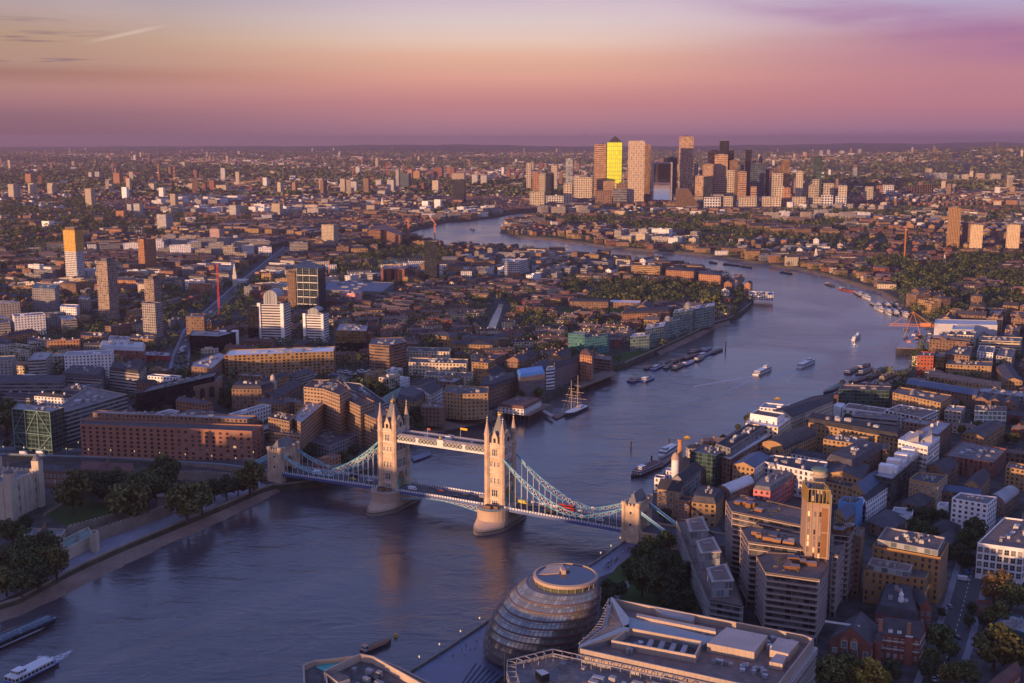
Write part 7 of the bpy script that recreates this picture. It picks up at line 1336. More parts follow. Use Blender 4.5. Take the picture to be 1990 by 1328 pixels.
# scattered towers across the left bank and the far plain
TW = [(127, 161, 448, 546, 'tall white tower with a gold lit top and a glass crown', 'grid_wht', -22, .8, 'gold'), (269, 301, 465, 529, 'brown brick tower with many bay windows', 'grid_org', -22, .8, 0), (191, 227, 508, 627, 'tallest ribbed concrete tower of the twins, nearer the left edge', 'rib_con', -25, .9, 'box'), (281, 312, 543, 608, 'ribbed concrete tower behind the pale grid tower', 'rib_con', -25, .9, 'box'), (278, 313, 590, 659, 'pale grid faced tower in front of a ribbed concrete twin', 'grid_con', -18, .8, 0),
 (625, 656, 437, 484, 'yellow lit balcony slab tower above the curved railway', 'grid_crm', -20, .7, 0), (304, 334, 417, 450, 'white and blue slab block with a grid front', 'grid_wht', -28, .8, 0), (166, 183, 367, 405, 'slim tan tower right of the wooded park', 'grid_crm', -18, .9, 0), (92, 108, 356, 384, 'third of three tan towers beyond the wooded park', 'grid_crm', -18, .9, 0), (55, 70, 356, 384, 'middle of three tan towers beyond the wooded park', 'grid_crm', -18, .9, 0), (16, 32, 358, 388, 'first of three tan towers beyond the wooded park', 'grid_crm', -18, .9, 0), (49, 65, 338, 360, 'orange tower behind the middle tan tower', 'grid_org', -18, .9, 0),
 (237, 249, 364, 389, 'bright white tower left of the thin masts', 'plain_wht', -12, .9, 0), (309, 320, 365, 389, 'bright white tower under the thin mast', 'plain_wht', -12, .9, 0), (331, 345, 377, 407, 'tan tower right of the two bright white towers', 'grid_crm', -18, .9, 0), (260, 276, 396, 424, 'pale slab tower below the first bright white tower', 'grid_wht', -18, .8, 0), (247, 258, 397, 414, 'short white block touching the pale slab tower', 'grid_wht', -18, .8, 0), (446, 463, 399, 426, 'white windowed tower mid left', 'grid_wht', -18, .8, 0), (408, 433, 445, 480, 'red and white striped tower', 'grid_redw', -18, .8, 'box'), (445, 467, 457, 478, 'small grey white block right of the red striped tower', 'grid_wht', -18, .8, 0),
 (80, 104, 430, 445, 'small white box block in the left parkland', 'plain_wht', -25, .8, 0), (225, 246, 410, 426, 'orange cube block among the left trees', 'grid_org', -18, .8, 0), (205, 215, 352, 374, 'olive tower in the far left cluster', 'grid_con', -18, .8, 0), (211, 221, 358, 379, 'tan tower overlapping the olive tower', 'grid_crm', -18, .8, 0), (220, 237, 337, 361, 'broad brown tower under construction', 'grid_org', -18, .8, 0), (242, 251, 343, 364, 'dark red narrow tower beside the broad brown tower', 'wall_red', -18, .8, 0), (289, 303, 357, 376, 'ochre block behind the thin masts', 'grid_crm', -18, .8, 0), (407, 419, 351, 372, 'first red brick far tower', 'wall_red', -18, .8, 0), (419, 444, 360, 375, 'cream wide block beside the red brick far tower', 'grid_crm', -18, .5, 0), (392, 402, 357, 374, 'second red brick far tower', 'wall_red', -18, .8, 0),
 (376, 384, 331, 344, 'tiny white tower on the left plain', 'grid_wht', -18, .8, 0), (353, 361, 315, 326, 'tiny tan tower on the left plain', 'grid_crm', -18, .8, 0), (172, 180, 335, 348, 'pair of tiny white towers, left one', 'grid_wht', -18, .8, 0), (184, 196, 334, 348, 'pair of tiny white towers, right one', 'grid_wht', -18, .8, 0), (439, 445, 303, 320, 'far pink tower on the horizon plain', 'grid_crm', -18, .8, 0), (0, 4, 308, 322, 'tiny orange tower at the left picture edge', 'grid_org', -18, .9, 0),
 (661, 673, 348, 378, 'tan tower left of the white lit stack', 'grid_crm', -18, .8, 0), (682, 696, 353, 376, 'bright white stacked tower', 'grid_wht', -18, .8, 0), (691, 701, 324, 342, 'white tower standing higher on the far plain', 'grid_wht', -18, .8, 0), (752, 769, 350, 377, 'white striped tower in the middle cluster', 'grid_wht', -18, .8, 0), (769, 777, 330, 366, 'thin tan tower behind the white striped tower', 'grid_con', -18, .8, 0), (778, 799, 337, 368, 'blue glass tower in the middle cluster', 'glass_blue', -18, .8, 0), (792, 803, 330, 352, 'orange slab left half of the middle cluster', 'grid_org', -18, .8, 0), (803, 819, 333, 353, 'orange slab right half of the middle cluster', 'grid_org', -18, .8, 0), (840, 855, 351, 378, 'tan tower before the dark red cluster', 'grid_crm', -18, .8, 0), (879, 905, 350, 397, 'dark bronze glass tower with a cream core', 'glass_dark', -14, .7, 'box'),
 (820, 834, 391, 410, 'left one of two white cube blocks near the river bend', 'plain_wht', -14, .8, 0), (844, 858, 388, 407, 'right one of two white cube blocks near the river bend', 'plain_wht', -14, .8, 0), (878, 905, 337, 354, 'broad cream block behind the dark bronze tower', 'grid_crm', -14, .5, 0), (917, 930, 340, 360, 'first white slab right of the dark bronze tower', 'grid_wht', -14, .8, 0), (934, 948, 341, 362, 'second white slab right of the dark bronze tower', 'grid_wht', -14, .8, 0), (984, 993, 332, 350, 'red framed far tower', 'wall_red', -14, .8, 0), (873, 885, 325, 352, 'dark red tower in the middle cluster', 'wall_red', -14, .8, 0), (842, 862, 326, 350, 'wide dark red block in the middle cluster', 'wall_red', -14, .7, 0), (528, 549, 396, 422, 'yellow lit slab block on the left bank', 'grid_crm', -20, .7, 0), (730, 743, 350, 365, 'white roofed block in the middle cluster', 'grid_wht', -14, .8, 0), (734, 751, 371, 385, 'white stepped block with lit terraces', 'grid_wht', -14, .8, 0), (712, 731, 399, 414, 'tan block below the white stepped block', 'grid_crm', -14, .8, 0), (624, 640, 388, 404, 'dark edged block left of the middle cluster', 'grid_con', -14, .8, 0),
 (1840, 1869.5, 404, 483, 'tall brown striped tower on the right bank', 'rib_brn', -20, .9, 'box'), (1869, 1888, 434, 480, 'brown lower tower behind the tall striped tower', 'wall_brn', -20, .9, 0), (1885, 1913, 437, 490, 'left one of two cream octagonal towers', 'rib_crm', -20, .9, 'box'), (1956, 1985, 437, 489, 'right one of two cream octagonal towers', 'rib_crm', -20, .9, 'box'), (1797.5, 1804, 290, 302, 'tiny white tower high on the right horizon', 'grid_wht', -9, .8, 0), (1667, 1674, 290, 305, 'white far tower, rightmost of the horizon group', 'grid_wht', -9, .8, 0), (1631.5, 1641, 293, 308, 'white stepped far tower', 'grid_wht', -9, .8, 0), (1607, 1613, 291.5, 304, 'white far tower, middle of the horizon group', 'grid_wht', -9, .8, 0), (1592.5, 1599, 292.5, 304, 'white far tower, leftmost of the horizon group', 'grid_wht', -9, .8, 0), (1560, 1567, 296, 316, 'slim tan far tower behind the district', 'grid_crm', -9, .8, 0), (1657.5, 1666, 326, 348, 'pale ribbed tower on the right plain', 'glass_pale', -9, .8, 0)]
fac('grid_org', (.36, .17, .08), .5, .55); fac('rib_con', (.27, .21, .16), .62, .6, glass=(.03, .025, .03), pale=(.34, .26, .2), palek=1.5); fac('rib_brn', (.32, .19, .09), .5, .8, glass=(.05, .035, .03), pale=(.2, .13, .08)); fac('rib_crm', (.55, .42, .26), .4, .7, glass=(.14, .08, .05), pale=(.4, .3, .2)); fac('grid_redw', (.5, .42, .4), .5, 1.0, glass=(.2, .06, .05), pale=(.25, .09, .07))
fac('gold_grid', (.5, .3, .07), .5, .55, glass=(.2, .12, .03), pale=(.5, .34, .08))
for x0, x1, yt, yb, lab, wl, rt_, k_, tp in TW:
 o = T(x0, x1, yt, yb, lab, wl, rot=rt_, k=k_, top=tp if tp == 'box' else None)
 if tp == 'gold':
  zz_ = zat(*o['c'], 488) ; m = MB(); m.prism(offset(o['poly'], -.3), zz_, o['z'] + .3, 0, 1, 3.2, 3.1); m.build('gold_floors', [M['gold_grid'], M['flat_roof']], o['root'], o['org']); m = MB(); m.prism(offset(o['poly'], 2), o['z'] + .31, o['z'] + 5, 0, 0, 2, 4); m.build('glass_crown', [M['glass_warm']], o['root'], o['org'])
LAND += [('the gold topped white tower', 144, 500), ('the brown bay window tower', 285, 497), ('the tallest concrete twin', 208, 567), ('the yellow lit balcony slab', 640, 460), ('the white and blue slab', 319, 433), ('the red striped tower', 420, 462), ('the slim tan park tower', 174, 386), ('the dark bronze glass tower', 892, 373), ('the blue glass tower', 788, 352), ('the tall striped tower', 1855, 443), ('the pale grid tower', 295, 625), ('the white stacked tower', 689, 365), ('the river bend cubes', 838, 400)]
# white offices with barrel tops, dark glass tower with a raked roof, church towers, scaffolded tower
fac('band_off_w', (.62, .59, .55), 1.0, .45, glass=(.03, .03, .04), pale=(.08, .08, .09))
def barrel_office(lab, x0, x1, yt, yb, ytop):
 o = T(x0, x1, yt, yb, lab, 'band_off_w', rot=-10, k=.7, name='office_building', cat='office building', roofm='roof_light'); p, z = o['poly'], o['z']; c_ = o['c']; w = o['w']
 m = MB(); zt = zat(*c_, ytop); q_ = rect(c_[0], c_[1], w * .52, o['d'] * .98, o['r']); K = 8
 for i in range(K):
  a0, a1 = math.pi * i / K, math.pi * (i + 1) / K; f0, f1 = (1 - math.cos(a0)) / 2, (1 - math.cos(a1)) / 2; h0, h1 = math.sin(a0) * (zt - z) * .5, math.sin(a1) * (zt - z) * .5; zb = z + (zt - z) * .5
  A_, B_, C_, D_ = lerp(q_[0], q_[1], f0), lerp(q_[0], q_[1], f1), lerp(q_[3], q_[2], f1), lerp(q_[3], q_[2], f0)
  m.face([(*A_, zb + h0), (*B_, zb + h1), (*C_, zb + h1), (*D_, zb + h0)]); m.face([(*A_, z - 2), (*B_, z - 2), (*B_, zb + h1), (*A_, zb + h0)], 1)
 m.build('barrel_vault', [M['roof_light'], M['glass_pale']], o['root'], o['org'])
 for f_ in (.06, .94):
  m = MB(); A_ = lerp(p[0], p[1], f_); m.box(A_[0], A_[1] - .4, GZ, w * .12, 2.6, z - GZ + 1.5, o['r']); m.build('white_pier', [M['plain_wht']], o['root'], o['org'])
barrel_office('tallest white banded office with a glazed barrel top', 502, 561, 592, 668, 562); barrel_office('middle white banded office with a barrel top right of the tallest', 590, 636, 612, 666, 597)
T(483, 506, 596, 668, 'black glass flank building left of the tallest white office', 'glass_black', rot=-10, k=.8, name='office_building', cat='office building')
bld('office building', 'black glass box office with a white frame, rightmost of the white offices', [(660, 628), (652, 642), (712, 644), (716, 632)], 676, 'glass_black', 'roof_light', FLAT, cl=6, lm='the white offices')
for x, lab in ((435, 'left white stair drum before the low black office'), (458, 'right white stair drum before the low black office')): column('stair_drum', 'stair tower', lab, x, 683, [(4.3, 0), (4.3, 24), (4, 24.3), (.1, 24.4)], ('plain_wht',), 16)
fac('glass_tower', (.10, .12, .13), .88, .9, glass=(.015, .025, .035), pale=(.05, .08, .1), grough=.08, metal=.4)
def raked():
 o = T(577, 630, 522, 606, 'tall dark glass tower with a raked curved top and pale ribs', 'glass_tower', rot=-16, k=.75, name='tower_block', lm='the raked glass tower'); p, z = o['poly'], o['z']; m = MB(); zt = zat(*o['c'], 512)
 A_, B_, C_, D_ = p; m.face([(*A_, z + .1), (*B_, z + .1), (*C_, z + .2), (*D_, zt + 4)]); m.face([(*D_, z), (*A_, z), (*D_, zt + 4)]); m.face([(*C_, z), (*D_, z), (*D_, zt + 4)]); m.build('raked_roof', [M['glass_blue']], o['root'], o['org'])
 m = MB(); zt = o['z']
 for f_ in (.02, .3, .6, .98): q_ = lerp(p[0], p[1], f_); m.box(q_[0], q_[1] - .2, GZ, .8, .8, zt - GZ)
 for k_ in range(1, 6): q_ = lerp(p[0], p[1], .5); m.box(q_[0], q_[1] - .2, GZ + (zt - GZ) * k_ / 6, math.dist(p[0], p[1]), .5, .7, o['r'])
 m.build('rib', [M['steel']], o['root'], o['org'])
raked(); T(825, 853, 470, 549, 'half built tower wrapped in dark scaffolding by the basin', 'glass_dark', rot=-10, k=.9, lm='the scaffolded tower'); T(560, 580, 530, 600, 'brown slab just left of the raked glass tower', 'wall_brn', rot=-16, k=.8)
def church(x, yb, yt, lab, w=5, m_='white_stone'):
 X_, Y_ = P(x, yb); zt = zat(X_, Y_, yt); h = zt - GZ; m = MB(); m.box(X_, Y_, GZ, w, w, h * .5); m.box(X_, Y_, GZ + h * .5, w * .72, w * .72, h * .15); m.lathe(X_, Y_, [(w * .4, GZ + h * .65), (w * .3, GZ + h * .8), (w * .08, GZ + h * .98), (.05, zt)], 8); m.box(X_ + w, Y_ + w * 2.5, GZ, w * 3, w * 4.5, h * .22)
 tag(m.build('church', [M[m_]], None, (X_, Y_, GZ)), lab, 'church'); LAND.append((lab.split(' with')[0].replace('pale', 'the pale').replace('small', 'the small').replace('white', 'the white', 1), x, (yt + yb) / 2))
church(457, 556, 512, 'pale stone church with a tiered steeple', 6.5); church(743, 404, 384, 'white baroque church with a slim spire on the far left bank', 9); church(1585, 506, 482, 'small church with a needle spire on the right bank', 6); church(1835, 514, 493, 'tiny white spire among the right bank trees', 4)
# cranes, masts
def crane(x, yb, yt, lab, m_='crane_red', jib=0, wd=1.4, up=.0):
 X_, Y_ = P(x, yb); zt = zat(X_, Y_, yt); m = MB(); r_ = wd * .14; c_ = rect(X_, Y_, wd, wd, .3)
 for q_ in c_: m.tube((*q_, GZ), (*q_, zt), r_)
 n_ = int((zt - GZ) / (wd * 1.6))
 for i in range(n_):
  z0, z1 = GZ + (zt - GZ) * i / n_, GZ + (zt - GZ) * (i + 1) / n_
  for k_ in range(4): m.tube((*c_[k_], z0), (*c_[(k_ + 1) % 4], z1), r_ * .7)
 if jib: m.tube((X_ - jib * .3, Y_, zt), (X_ + jib, Y_ + 3, zt + up), wd * .28); m.tube((X_, Y_, zt + wd * 3), (X_ + jib * .9, Y_, zt + up), r_); m.tube((X_, Y_, zt), (X_, Y_, zt + wd * 3), r_); m.box(X_ - jib * .28, Y_, zt - 1.5, 2.5, 1.5, 1.8)
 tag(m.build('tower_crane', [M[m_]], None, (X_, Y_, GZ)), lab, 'crane'); LAND.append(('the ' + lab.split(' standing')[0].replace('bright ', ''), x, (yt + yb) / 2)) if 'bright' in lab else None
crane(426, 613, 512, 'bright red crane mast standing over the left bank', 'crane_red', 0, 1.9); crane(1757, 508, 441, 'orange tower crane on the right bank building sites', 'crane_orange', 16, 1.7, 3); crane(794, 465, 430, 'orange crane left of the river bend', 'crane_orange', -7, 3, 2); crane(845, 470, 436, 'orange and red crane leaning over the river bend', 'crane_orange', -10, 2.6, 14); crane(309, 359, 319, 'thin pale mast, left of two on the far left plain', 'crane_orange', 0, 5); crane(339.5, 360, 323, 'thin pale mast, right of two on the far left plain', 'crane_orange', 0, 5); crane(219, 340, 320, 'thin crane over the broad brown tower', 'crane_orange', 12, 4); crane(752, 348, 318, 'dark red far crane beside the blue glass tower', 'crane_red', 14, 4); crane(686, 350, 330, 'faint crane over the white stacked tower', 'crane_orange', 10, 4); crane(640, 545, 505, 'small crane mast behind the raked glass tower', 'crane_orange', 0, 1.2)
# river platform with its A-frame crane
m = MB(); pl = wpoly([(1742, 676), (1812, 678), (1834, 646), (1772, 636)], GZ + 3); m.prism(pl, GZ + 1.8, GZ + 3, 0, 1, bot=True)
for i in range(26):
 for a, c_ in ((pl[0], pl[1]), (pl[0], pl[3])): q_ = lerp(a, c_, i / 25); m.tube((*q_, -2), (*q_, GZ + 2), .35, 5, 2)
plf = tag(m.build('river_platform', [M['deck_wood'], M['roof_light'], M['dark_metal']]), 'broad piled construction platform standing in the river', 'platform'); LAND.append(('the construction platform', 1780, 660))
rnd = random.Random(9)
for i in range(26):
 x, y = rnd.uniform(1758, 1818), rnd.uniform(641, 668); w_ = rnd.uniform(2, 6); m = MB(); q_ = P(x, y, GZ + 3); m.box(*q_, GZ + 3.004, w_, 2.5, rnd.uniform(1.2, 3.0), rnd.uniform(-.3, .3)); o = m.build('site_container', [M[rnd.choice(['boat_dark', 'crane_orange', 'plain_wht', 'roof_blue', 'roof_tile', 'dark_metal'])]], None, (*q_, GZ + 3)); tag(o, None, 'container', 'site containers on the construction platform'); AUTO.append((o, 'site container on the river platform', *proj((*q_, GZ + 5))))
m = MB(); c_ = P(1772, 650, GZ + 3); zt = zat(*c_, 606); A_ = (*c_, zt)
for q_ in ((1757, 655), (1790, 655), (1800, 640)): m.tube((*P(*q_, GZ + 3), GZ + 3), A_, .3)
for x, y in ((1728, 632), (1815, 636)): X_, Y_ = P(x, 652, GZ + 3); m.tube(A_, (X_, Y_, zat(X_, Y_, y)), .25); 
X0_, Y_ = P(1727, 652, GZ + 3); X1_, _ = P(1818, 652, GZ + 3)
for dz in (0, 2.5): m.tube((X0_, Y_, zat(X0_, Y_, 633) + dz), (X1_, Y_, zat(X1_, Y_, 636) + dz), .35)
for i in range(12): a = X0_ + (X1_ - X0_) * i / 12; b2 = X0_ + (X1_ - X0_) * (i + 1) / 12; z = zat(X0_, Y_, 634); m.tube((a, Y_, z), (b2, Y_, z + 2.4), .2)
m.box(P(1797, 652, GZ + 3)[0], Y_, zat(X1_, Y_, 634), 12, 5, 4); tag(m.build('gantry_crane', [M['crane_orange']], None, (*c_, GZ + 3)), 'orange lattice gantry crane over the construction platform', 'crane')
# ------------------------------------------------------------------ boats
def hull_pts(L, Wd, z, k_=1.0, bow=.28):
 return [(-L / 2, -Wd / 2 * k_ * .85), (-L * .35, -Wd / 2 * k_), (L * (.5 - bow), -Wd / 2 * k_), (L * (.5 - bow * .4), -Wd * .3 * k_), (L / 2, 0), (L * (.5 - bow * .4), Wd * .3 * k_), (L * (.5 - bow), Wd / 2 * k_), (-L * .35, Wd / 2 * k_), (-L / 2, Wd / 2 * k_ * .85)], z
fac('boat_cabin', (.6, .57, .54), .78, .5, glass=(.03, .04, .05), pale=(.1, .1, .1), cy=.55); mat('mast_pale', (.5, .4, .3), .6)
def boat(kind, stern, bow, wd, lab, cols=('boat_white', 'boat_dark', 'roof_light'), group=None, cat=None, auto=False):
 a, b_ = Vector(P(*stern, 0)), Vector(P(*bow, 0)); d = b_ - a; L = d.length; r_ = math.atan2(d.y, d.x); c_ = (a + b_) / 2
 o = empty({'rest': 'restaurant_boat', 'ferry': 'river_ferry', 'barge': 'barge', 'sail': 'sailing_ship', 'work': 'workboat', 'party': 'river_boat'}[kind], (c_.x, c_.y, 0), lab, cat or {'rest': 'restaurant boat', 'ferry': 'ferry', 'barge': 'barge', 'sail': 'sailing ship', 'work': 'boat', 'party': 'river boat'}[kind], group); o.rotation_euler.z = r_
 if auto: AUTO.append((o, lab, *proj((c_.x, c_.y, 2))))
 fb = {'rest': 1.5, 'ferry': 1.5, 'barge': 1.6, 'sail': 2.6, 'work': 1.6, 'party': 1.5}[kind]
 def ring(k_, z, bow=.28, st=1.0): return [(x, y, z + (max(0, x) / (L / 2)) ** 2 * (fb * .45 if z > .5 else 0)) for x, y in hull_pts(L * st, wd, z, k_, bow)[0]]
 m = MB(); m.loft([ring(.8, -.6), ring(.95, .3), ring(1, fb)], 0, close=True, capm=1); m.build('hull', [M[cols[0]], M[cols[2]]], o)
 if kind in ('ferry', 'party'):
  m = MB(); h = 2.6 if kind == 'ferry' else 2.8; m.prism(rect(-L * .04, 0, L * .74, wd * .8, 0), fb - .3, fb + h, 0, 1, 2.2, h + .3); m.build('cabin', [M['boat_cabin'], M['boat_white' if kind == 'ferry' else cols[2]]], o)
  m = MB(); m.prism(rect(L * .16, 0, L * .16, wd * .5, 0), fb + h, fb + h + 1.9, 0, 1, 1.4, 2); m.build('wheelhouse', [M['boat_cabin'], M['boat_white']], o)
 elif kind == 'rest':
  m = MB(); m.prism(rect(-L * .03, 0, L * .86, wd * .8, 0), fb - .3, fb + 2, 0, 0, 2.2, 2.3); m.build('cabin', [M['glass_black']], o)
  m = MB(); q4 = rect(-L * .03, 0, L * .86, wd * .8, 0); add_roof(m, m, q4, fb + 2, 'barrel', 1.4); m.build('curved_roof', [M['glass_blue'], M['steel']], o)
 elif kind == 'work':
  m = MB(); m.prism(rect(-L * .22, 0, L * .26, wd * .6, 0), fb - .2, fb + 2.6, 0, 1, 1.6, 2.6); m.build('wheelhouse', [M['boat_cabin'], M[cols[1]]], o)
  m = MB(); m.tube((L * .12, 0, fb), (L * .12, 0, fb + 7), .14); m.box(L * .18, 0, fb - .1, L * .25, wd * .5, .8); m.build('mast', [M['deck_wood']], o)
 elif kind == 'barge':
  m = MB(); m.prism(rect(0, 0, L * .7, wd * .7, 0), fb - .1, fb + .9, 0, 1); m.build('hold_cover', [M[cols[1]], M[cols[2]]], o)
  m = MB(); m.prism(rect(-L * .4, 0, L * .12, wd * .6, 0), fb - .1, fb + 2.4, 0, 1, 1.5, 2.4); m.build('cabin', [M['boat_cabin'], M[cols[1]]], o)
 elif kind == 'sail':
  for f_, h in ((-.12, 34), (.2, 32)):
   m = MB(); m.tube((L * f_, 0, fb), (L * f_, 0, h), .3, 6, 0, .14)
   for z in (12, 18, 24): m.tube((L * f_ + .1, -wd * .85 * (30 - z) / 14, z), (L * f_ + .1, wd * .85 * (30 - z) / 14, z), .14)
   for s_ in (-1, 1): m.tube((L * f_ - 2, s_ * wd * .48, fb), (L * f_, 0, h * .75), .05); m.tube((L * f_ + 2, s_ * wd * .48, fb), (L * f_, 0, h * .75), .05)
   m.build('mast', [M['mast_pale']], o)
  m = MB(); m.tube((L * .46, 0, fb + 1), (L * .64, 0, fb + 3.4), .16); m.tube((L * .64, 0, fb + 3.4), (L * .2, 0, 30), .05); m.build('bowsprit', [M['mast_pale']], o)
  m = MB(); m.prism(rect(-L * .25, 0, L * .2, wd * .5, 0), fb, fb + 1.8, 0, 1, 1.6, 1.8); m.build('deckhouse', [M['boat_cabin'], M['boat_white']], o)
 return o
boat('ferry', (1468, 730), (1499, 716), 8, 'white river ferry, left of the two crossing mid river'); boat('ferry', (1552, 716), (1584, 702), 8, 'white ferry with an orange bow mark, right of the two mid river'); boat('ferry', (1658, 662), (1672, 653), 5, 'small white launch heading up river near the platform')
for i, (a, c_) in enumerate([((1694, 591), (1714, 600)), ((1702, 598), (1716, 607)), ((1715, 591), (1731, 600)), ((1717, 600), (1732, 614)), ((1734, 603), (1745, 615)), ((1754, 609), (1764, 617)), ((1662, 569), (1676, 578)), ((1668, 572), (1692, 584))]): boat('party', a, c_, 8, 'white moored passenger boat', group='passenger boats moored off the right bank', auto=True, cols=('boat_white' if i % 2 else 'boat_dark', 'boat_white', 'roof_light'))
for i, (a, c_) in enumerate([((1731, 589), (1742, 598)), ((1738, 592), (1750, 601)), ((1746, 600), (1753, 611))]): boat('work', a, c_, 6, 'dark moored workboat with masts', group='dark workboats beside the white passenger boats', auto=True, cols=('boat_dark', 'boat_dark', 'deck_wood'))
for a, c_, lab, cl_ in [((1633, 562), (1661, 568), 'long rust red barge moored mid river', 'boat_red'), ((1606, 553), (1622, 558), 'short dark barge with raised cargo', 'boat_dark'), ((1518, 530), (1540, 534), 'flat dark barge near the right shore beach', 'boat_dark'), ((1380, 511), (1394, 513), 'small brown barge in the upper reach', 'boat_dark'), ((1407, 514), (1439, 518), 'long pale trimmed barge in the upper reach', 'boat_dark'), ((1442, 519), (1462, 522), 'third barge of the upper reach row', 'boat_dark')]: boat('barge', a, c_, 9, lab, cols=(cl_, 'boat_dark', 'deck_wood'))
boat('party', (913, 446), (923, 450), 7, 'tiny passenger boat alone in the far reach'); boat('sail', (1137, 793), (1098, 811), 8.5, 'white hulled two masted sailing ship beside the pontoon', cols=('boat_dark', 'boat_white', 'boat_white')); LAND.append(('the sailing ship', 1117, 790))
boat('work', (1223, 744), (1246, 739), 9, 'blue tug moored in front of the barge row, left of a pair', cols=('boat_blue', 'boat_red', 'deck_wood')); boat('work', (1248, 743), (1270, 734), 9, 'blue and white tug, right of the moored pair', cols=('boat_blue', 'boat_white', 'roof_light'))
for i, (a, c_) in enumerate([((1255, 719), (1268, 713)), ((1267, 721), (1292, 709)), ((1293, 718), (1306, 708)), ((1308, 720), (1328, 710)), ((1329, 712), (1349, 703)), ((1350, 704), (1367, 696)), ((1331, 699), (1357, 690)), ((1358, 696), (1383, 686)), ((1383, 688), (1404, 680)), ((1340, 688), (1365, 680)), ((1366, 684), (1382, 677)), ((1280, 712), (1305, 702)), ((1305, 706), (1330, 696))]): boat(('barge', 'work')[i % 2], a, c_, 7, 'dark houseboat with cabin' if i % 2 == 0 else 'old workboat with a wooden mast', group='historic vessels moored in a long row', auto=True, cols=(('boat_dark', 'boat_red', 'deck_wood'), ('boat_blue', 'boat_white', 'roof_light'), ('boat_dark', 'roof_blue', 'deck_wood'))[i % 3])
LAND.append(('the moored vessel row', 1330, 697))
for i, (a, c_) in enumerate([((1646, 728), (1668, 716)), ((1668, 730), (1695, 717)), ((1686, 738), (1712, 726)), ((1700, 728), (1728, 716)), ((1712, 740), (1745, 727)), ((1728, 732), (1756, 722)), ((1670, 718), (1690, 709)), ((1655, 744), (1690, 733))]): boat(('barge', 'work')[i % 2], a, c_, 8, 'moored garden barge' if i % 2 == 0 else 'moored sailing barge', group='garden barges moored at the inlet', auto=True, cols=('boat_dark', 'roof_blue', 'deck_wood'))
LAND.append(('the garden barges', 1700, 725))
boat('barge', (1640, 747), (1600, 766), 8, 'barge with a green deck moored at the wharf end', cols=('boat_dark', 'boat_red', 'roof_green')); boat('party', (1284, 904), (1226, 930), 9, 'dark red topped party boat by the right bank pier', cols=('boat_dark', 'boat_red', 'roof_tile')); boat('party', (1312, 871), (1282, 891), 8, 'three decked white paddle boat beside the brick chimney', cols=('boat_white', 'boat_red', 'white_paint'))
rb = boat('rest', (-70, 1284), (110, 1206), 12, 'long moored restaurant boat with a curved glass roof in the left edge', cols=('boat_dark', 'boat_dark', 'roof_metal')); boat('ferry', (104, 1290), (2, 1342), 9, 'fast catamaran leaving a white wake in the bottom left corner', cols=('boat_dark', 'boat_white', 'boat_blue'))
boat('barge', (704, 1271), (760, 1248), 5, 'narrow work barge with an orange hold below the bridge', cols=('boat_dark', 'crane_orange', 'deck_wood'))
for x, y, lab in ((769, 1238, 'small yellow mooring buoy beside the narrow work barge'), (1335, 851, 'yellow mooring float above the paddle boat'), (1510.6, 775.5, 'yellow mooring float off the slate roofed wharf')):
 X_, Y_ = P(x, y, 0); m = MB(); m.prism(rect(X_, Y_, 4.6 if x > 800 else 2, 2.4 if x > 800 else 1.4, .2), -.3, .9, 0, 0); m.prism(rect(X_, Y_, 1.6, 1, .2), .9, 1.8, 0, 0); tag(m.build('mooring_buoy', [M['buoy_yellow']], None, (X_, Y_, 0)), lab, 'buoy')
# wakes
wk_, k, b = base('wake_foam'); tc_ = k.new('ShaderNodeTexCoord').outputs['Object']; n1 = k.new('ShaderNodeTexNoise', i_Vector=tc_, i_Scale=.5, i_Detail=6.0, i_Roughness=.7); b.inputs['Base Color'].default_value = (.5, .5, .52, 1); k.put(b.inputs['Alpha'], k.m('MULTIPLY', k.step(n1.outputs[0], .34, .56), .8))
def wake(px): tag(MB().build('x', []) if 0 else sheet('wake', px, .06, [M['wake_foam']]), kind='stuff')
wake([(96, 1287), (106, 1290), (128, 1278), (144, 1262), (132, 1266), (106, 1276), (76, 1274), (70, 1280)]); wake([(1470, 730), (1440, 737), (1350, 752), (1349, 750), (1438, 734.5)]); wake([(1470, 731), (1452, 745), (1410, 764), (1408, 763), (1449, 743)]); wake([(1553, 716), (1530, 726), (1500, 735), (1499, 733), (1528, 723)]); wake([(1554, 717), (1548, 728), (1530, 742), (1528, 741), (1544, 728)]); wake([(1659, 662), (1656, 670), (1648, 680), (1646, 679), (1653, 670)])
# piers and pontoons
def pier_deck(name, lab, px, z, cat='pier', m_='deck_wood', legs=True):
 p = ccw(wpoly(px, z)); m = MB(); m.prism(p, z - .8, z, 0, 0, bot=True)
 if legs:
  for i in range(len(p)):
   a, c_ = p[i], p[(i + 1) % len(p)]; n_ = int(math.dist(a, c_) / 4)
   for j in range(n_): q_ = lerp(a, c_, j / n_); m.tube((*q_, -2), (*q_, z - .8), .28, 5)
 return tag(m.build(name, [M[m_]]), lab, cat)
pier_deck('jetty', 'brown timber jetty on piles below the long dark blue balcony block', [(1106, 747), (1128, 754), (1201, 726), (1182, 717)], 6.2); pier_deck('pier', 'timber pier carrying the white river restaurant', [(958, 797), (1028, 808), (1072, 786), (1000, 777)], 6.0)
bld('restaurant', 'low white pier restaurant with a red brown hipped roof', [(968, 790), (1018, 796), (1052, 779), (1004, 774)], -5.4, 'wall_wht', 'roof_tile', MN, rh=2.5, cl=1, base=GZ + 1.05, lm='the pier restaurant', pad=0)
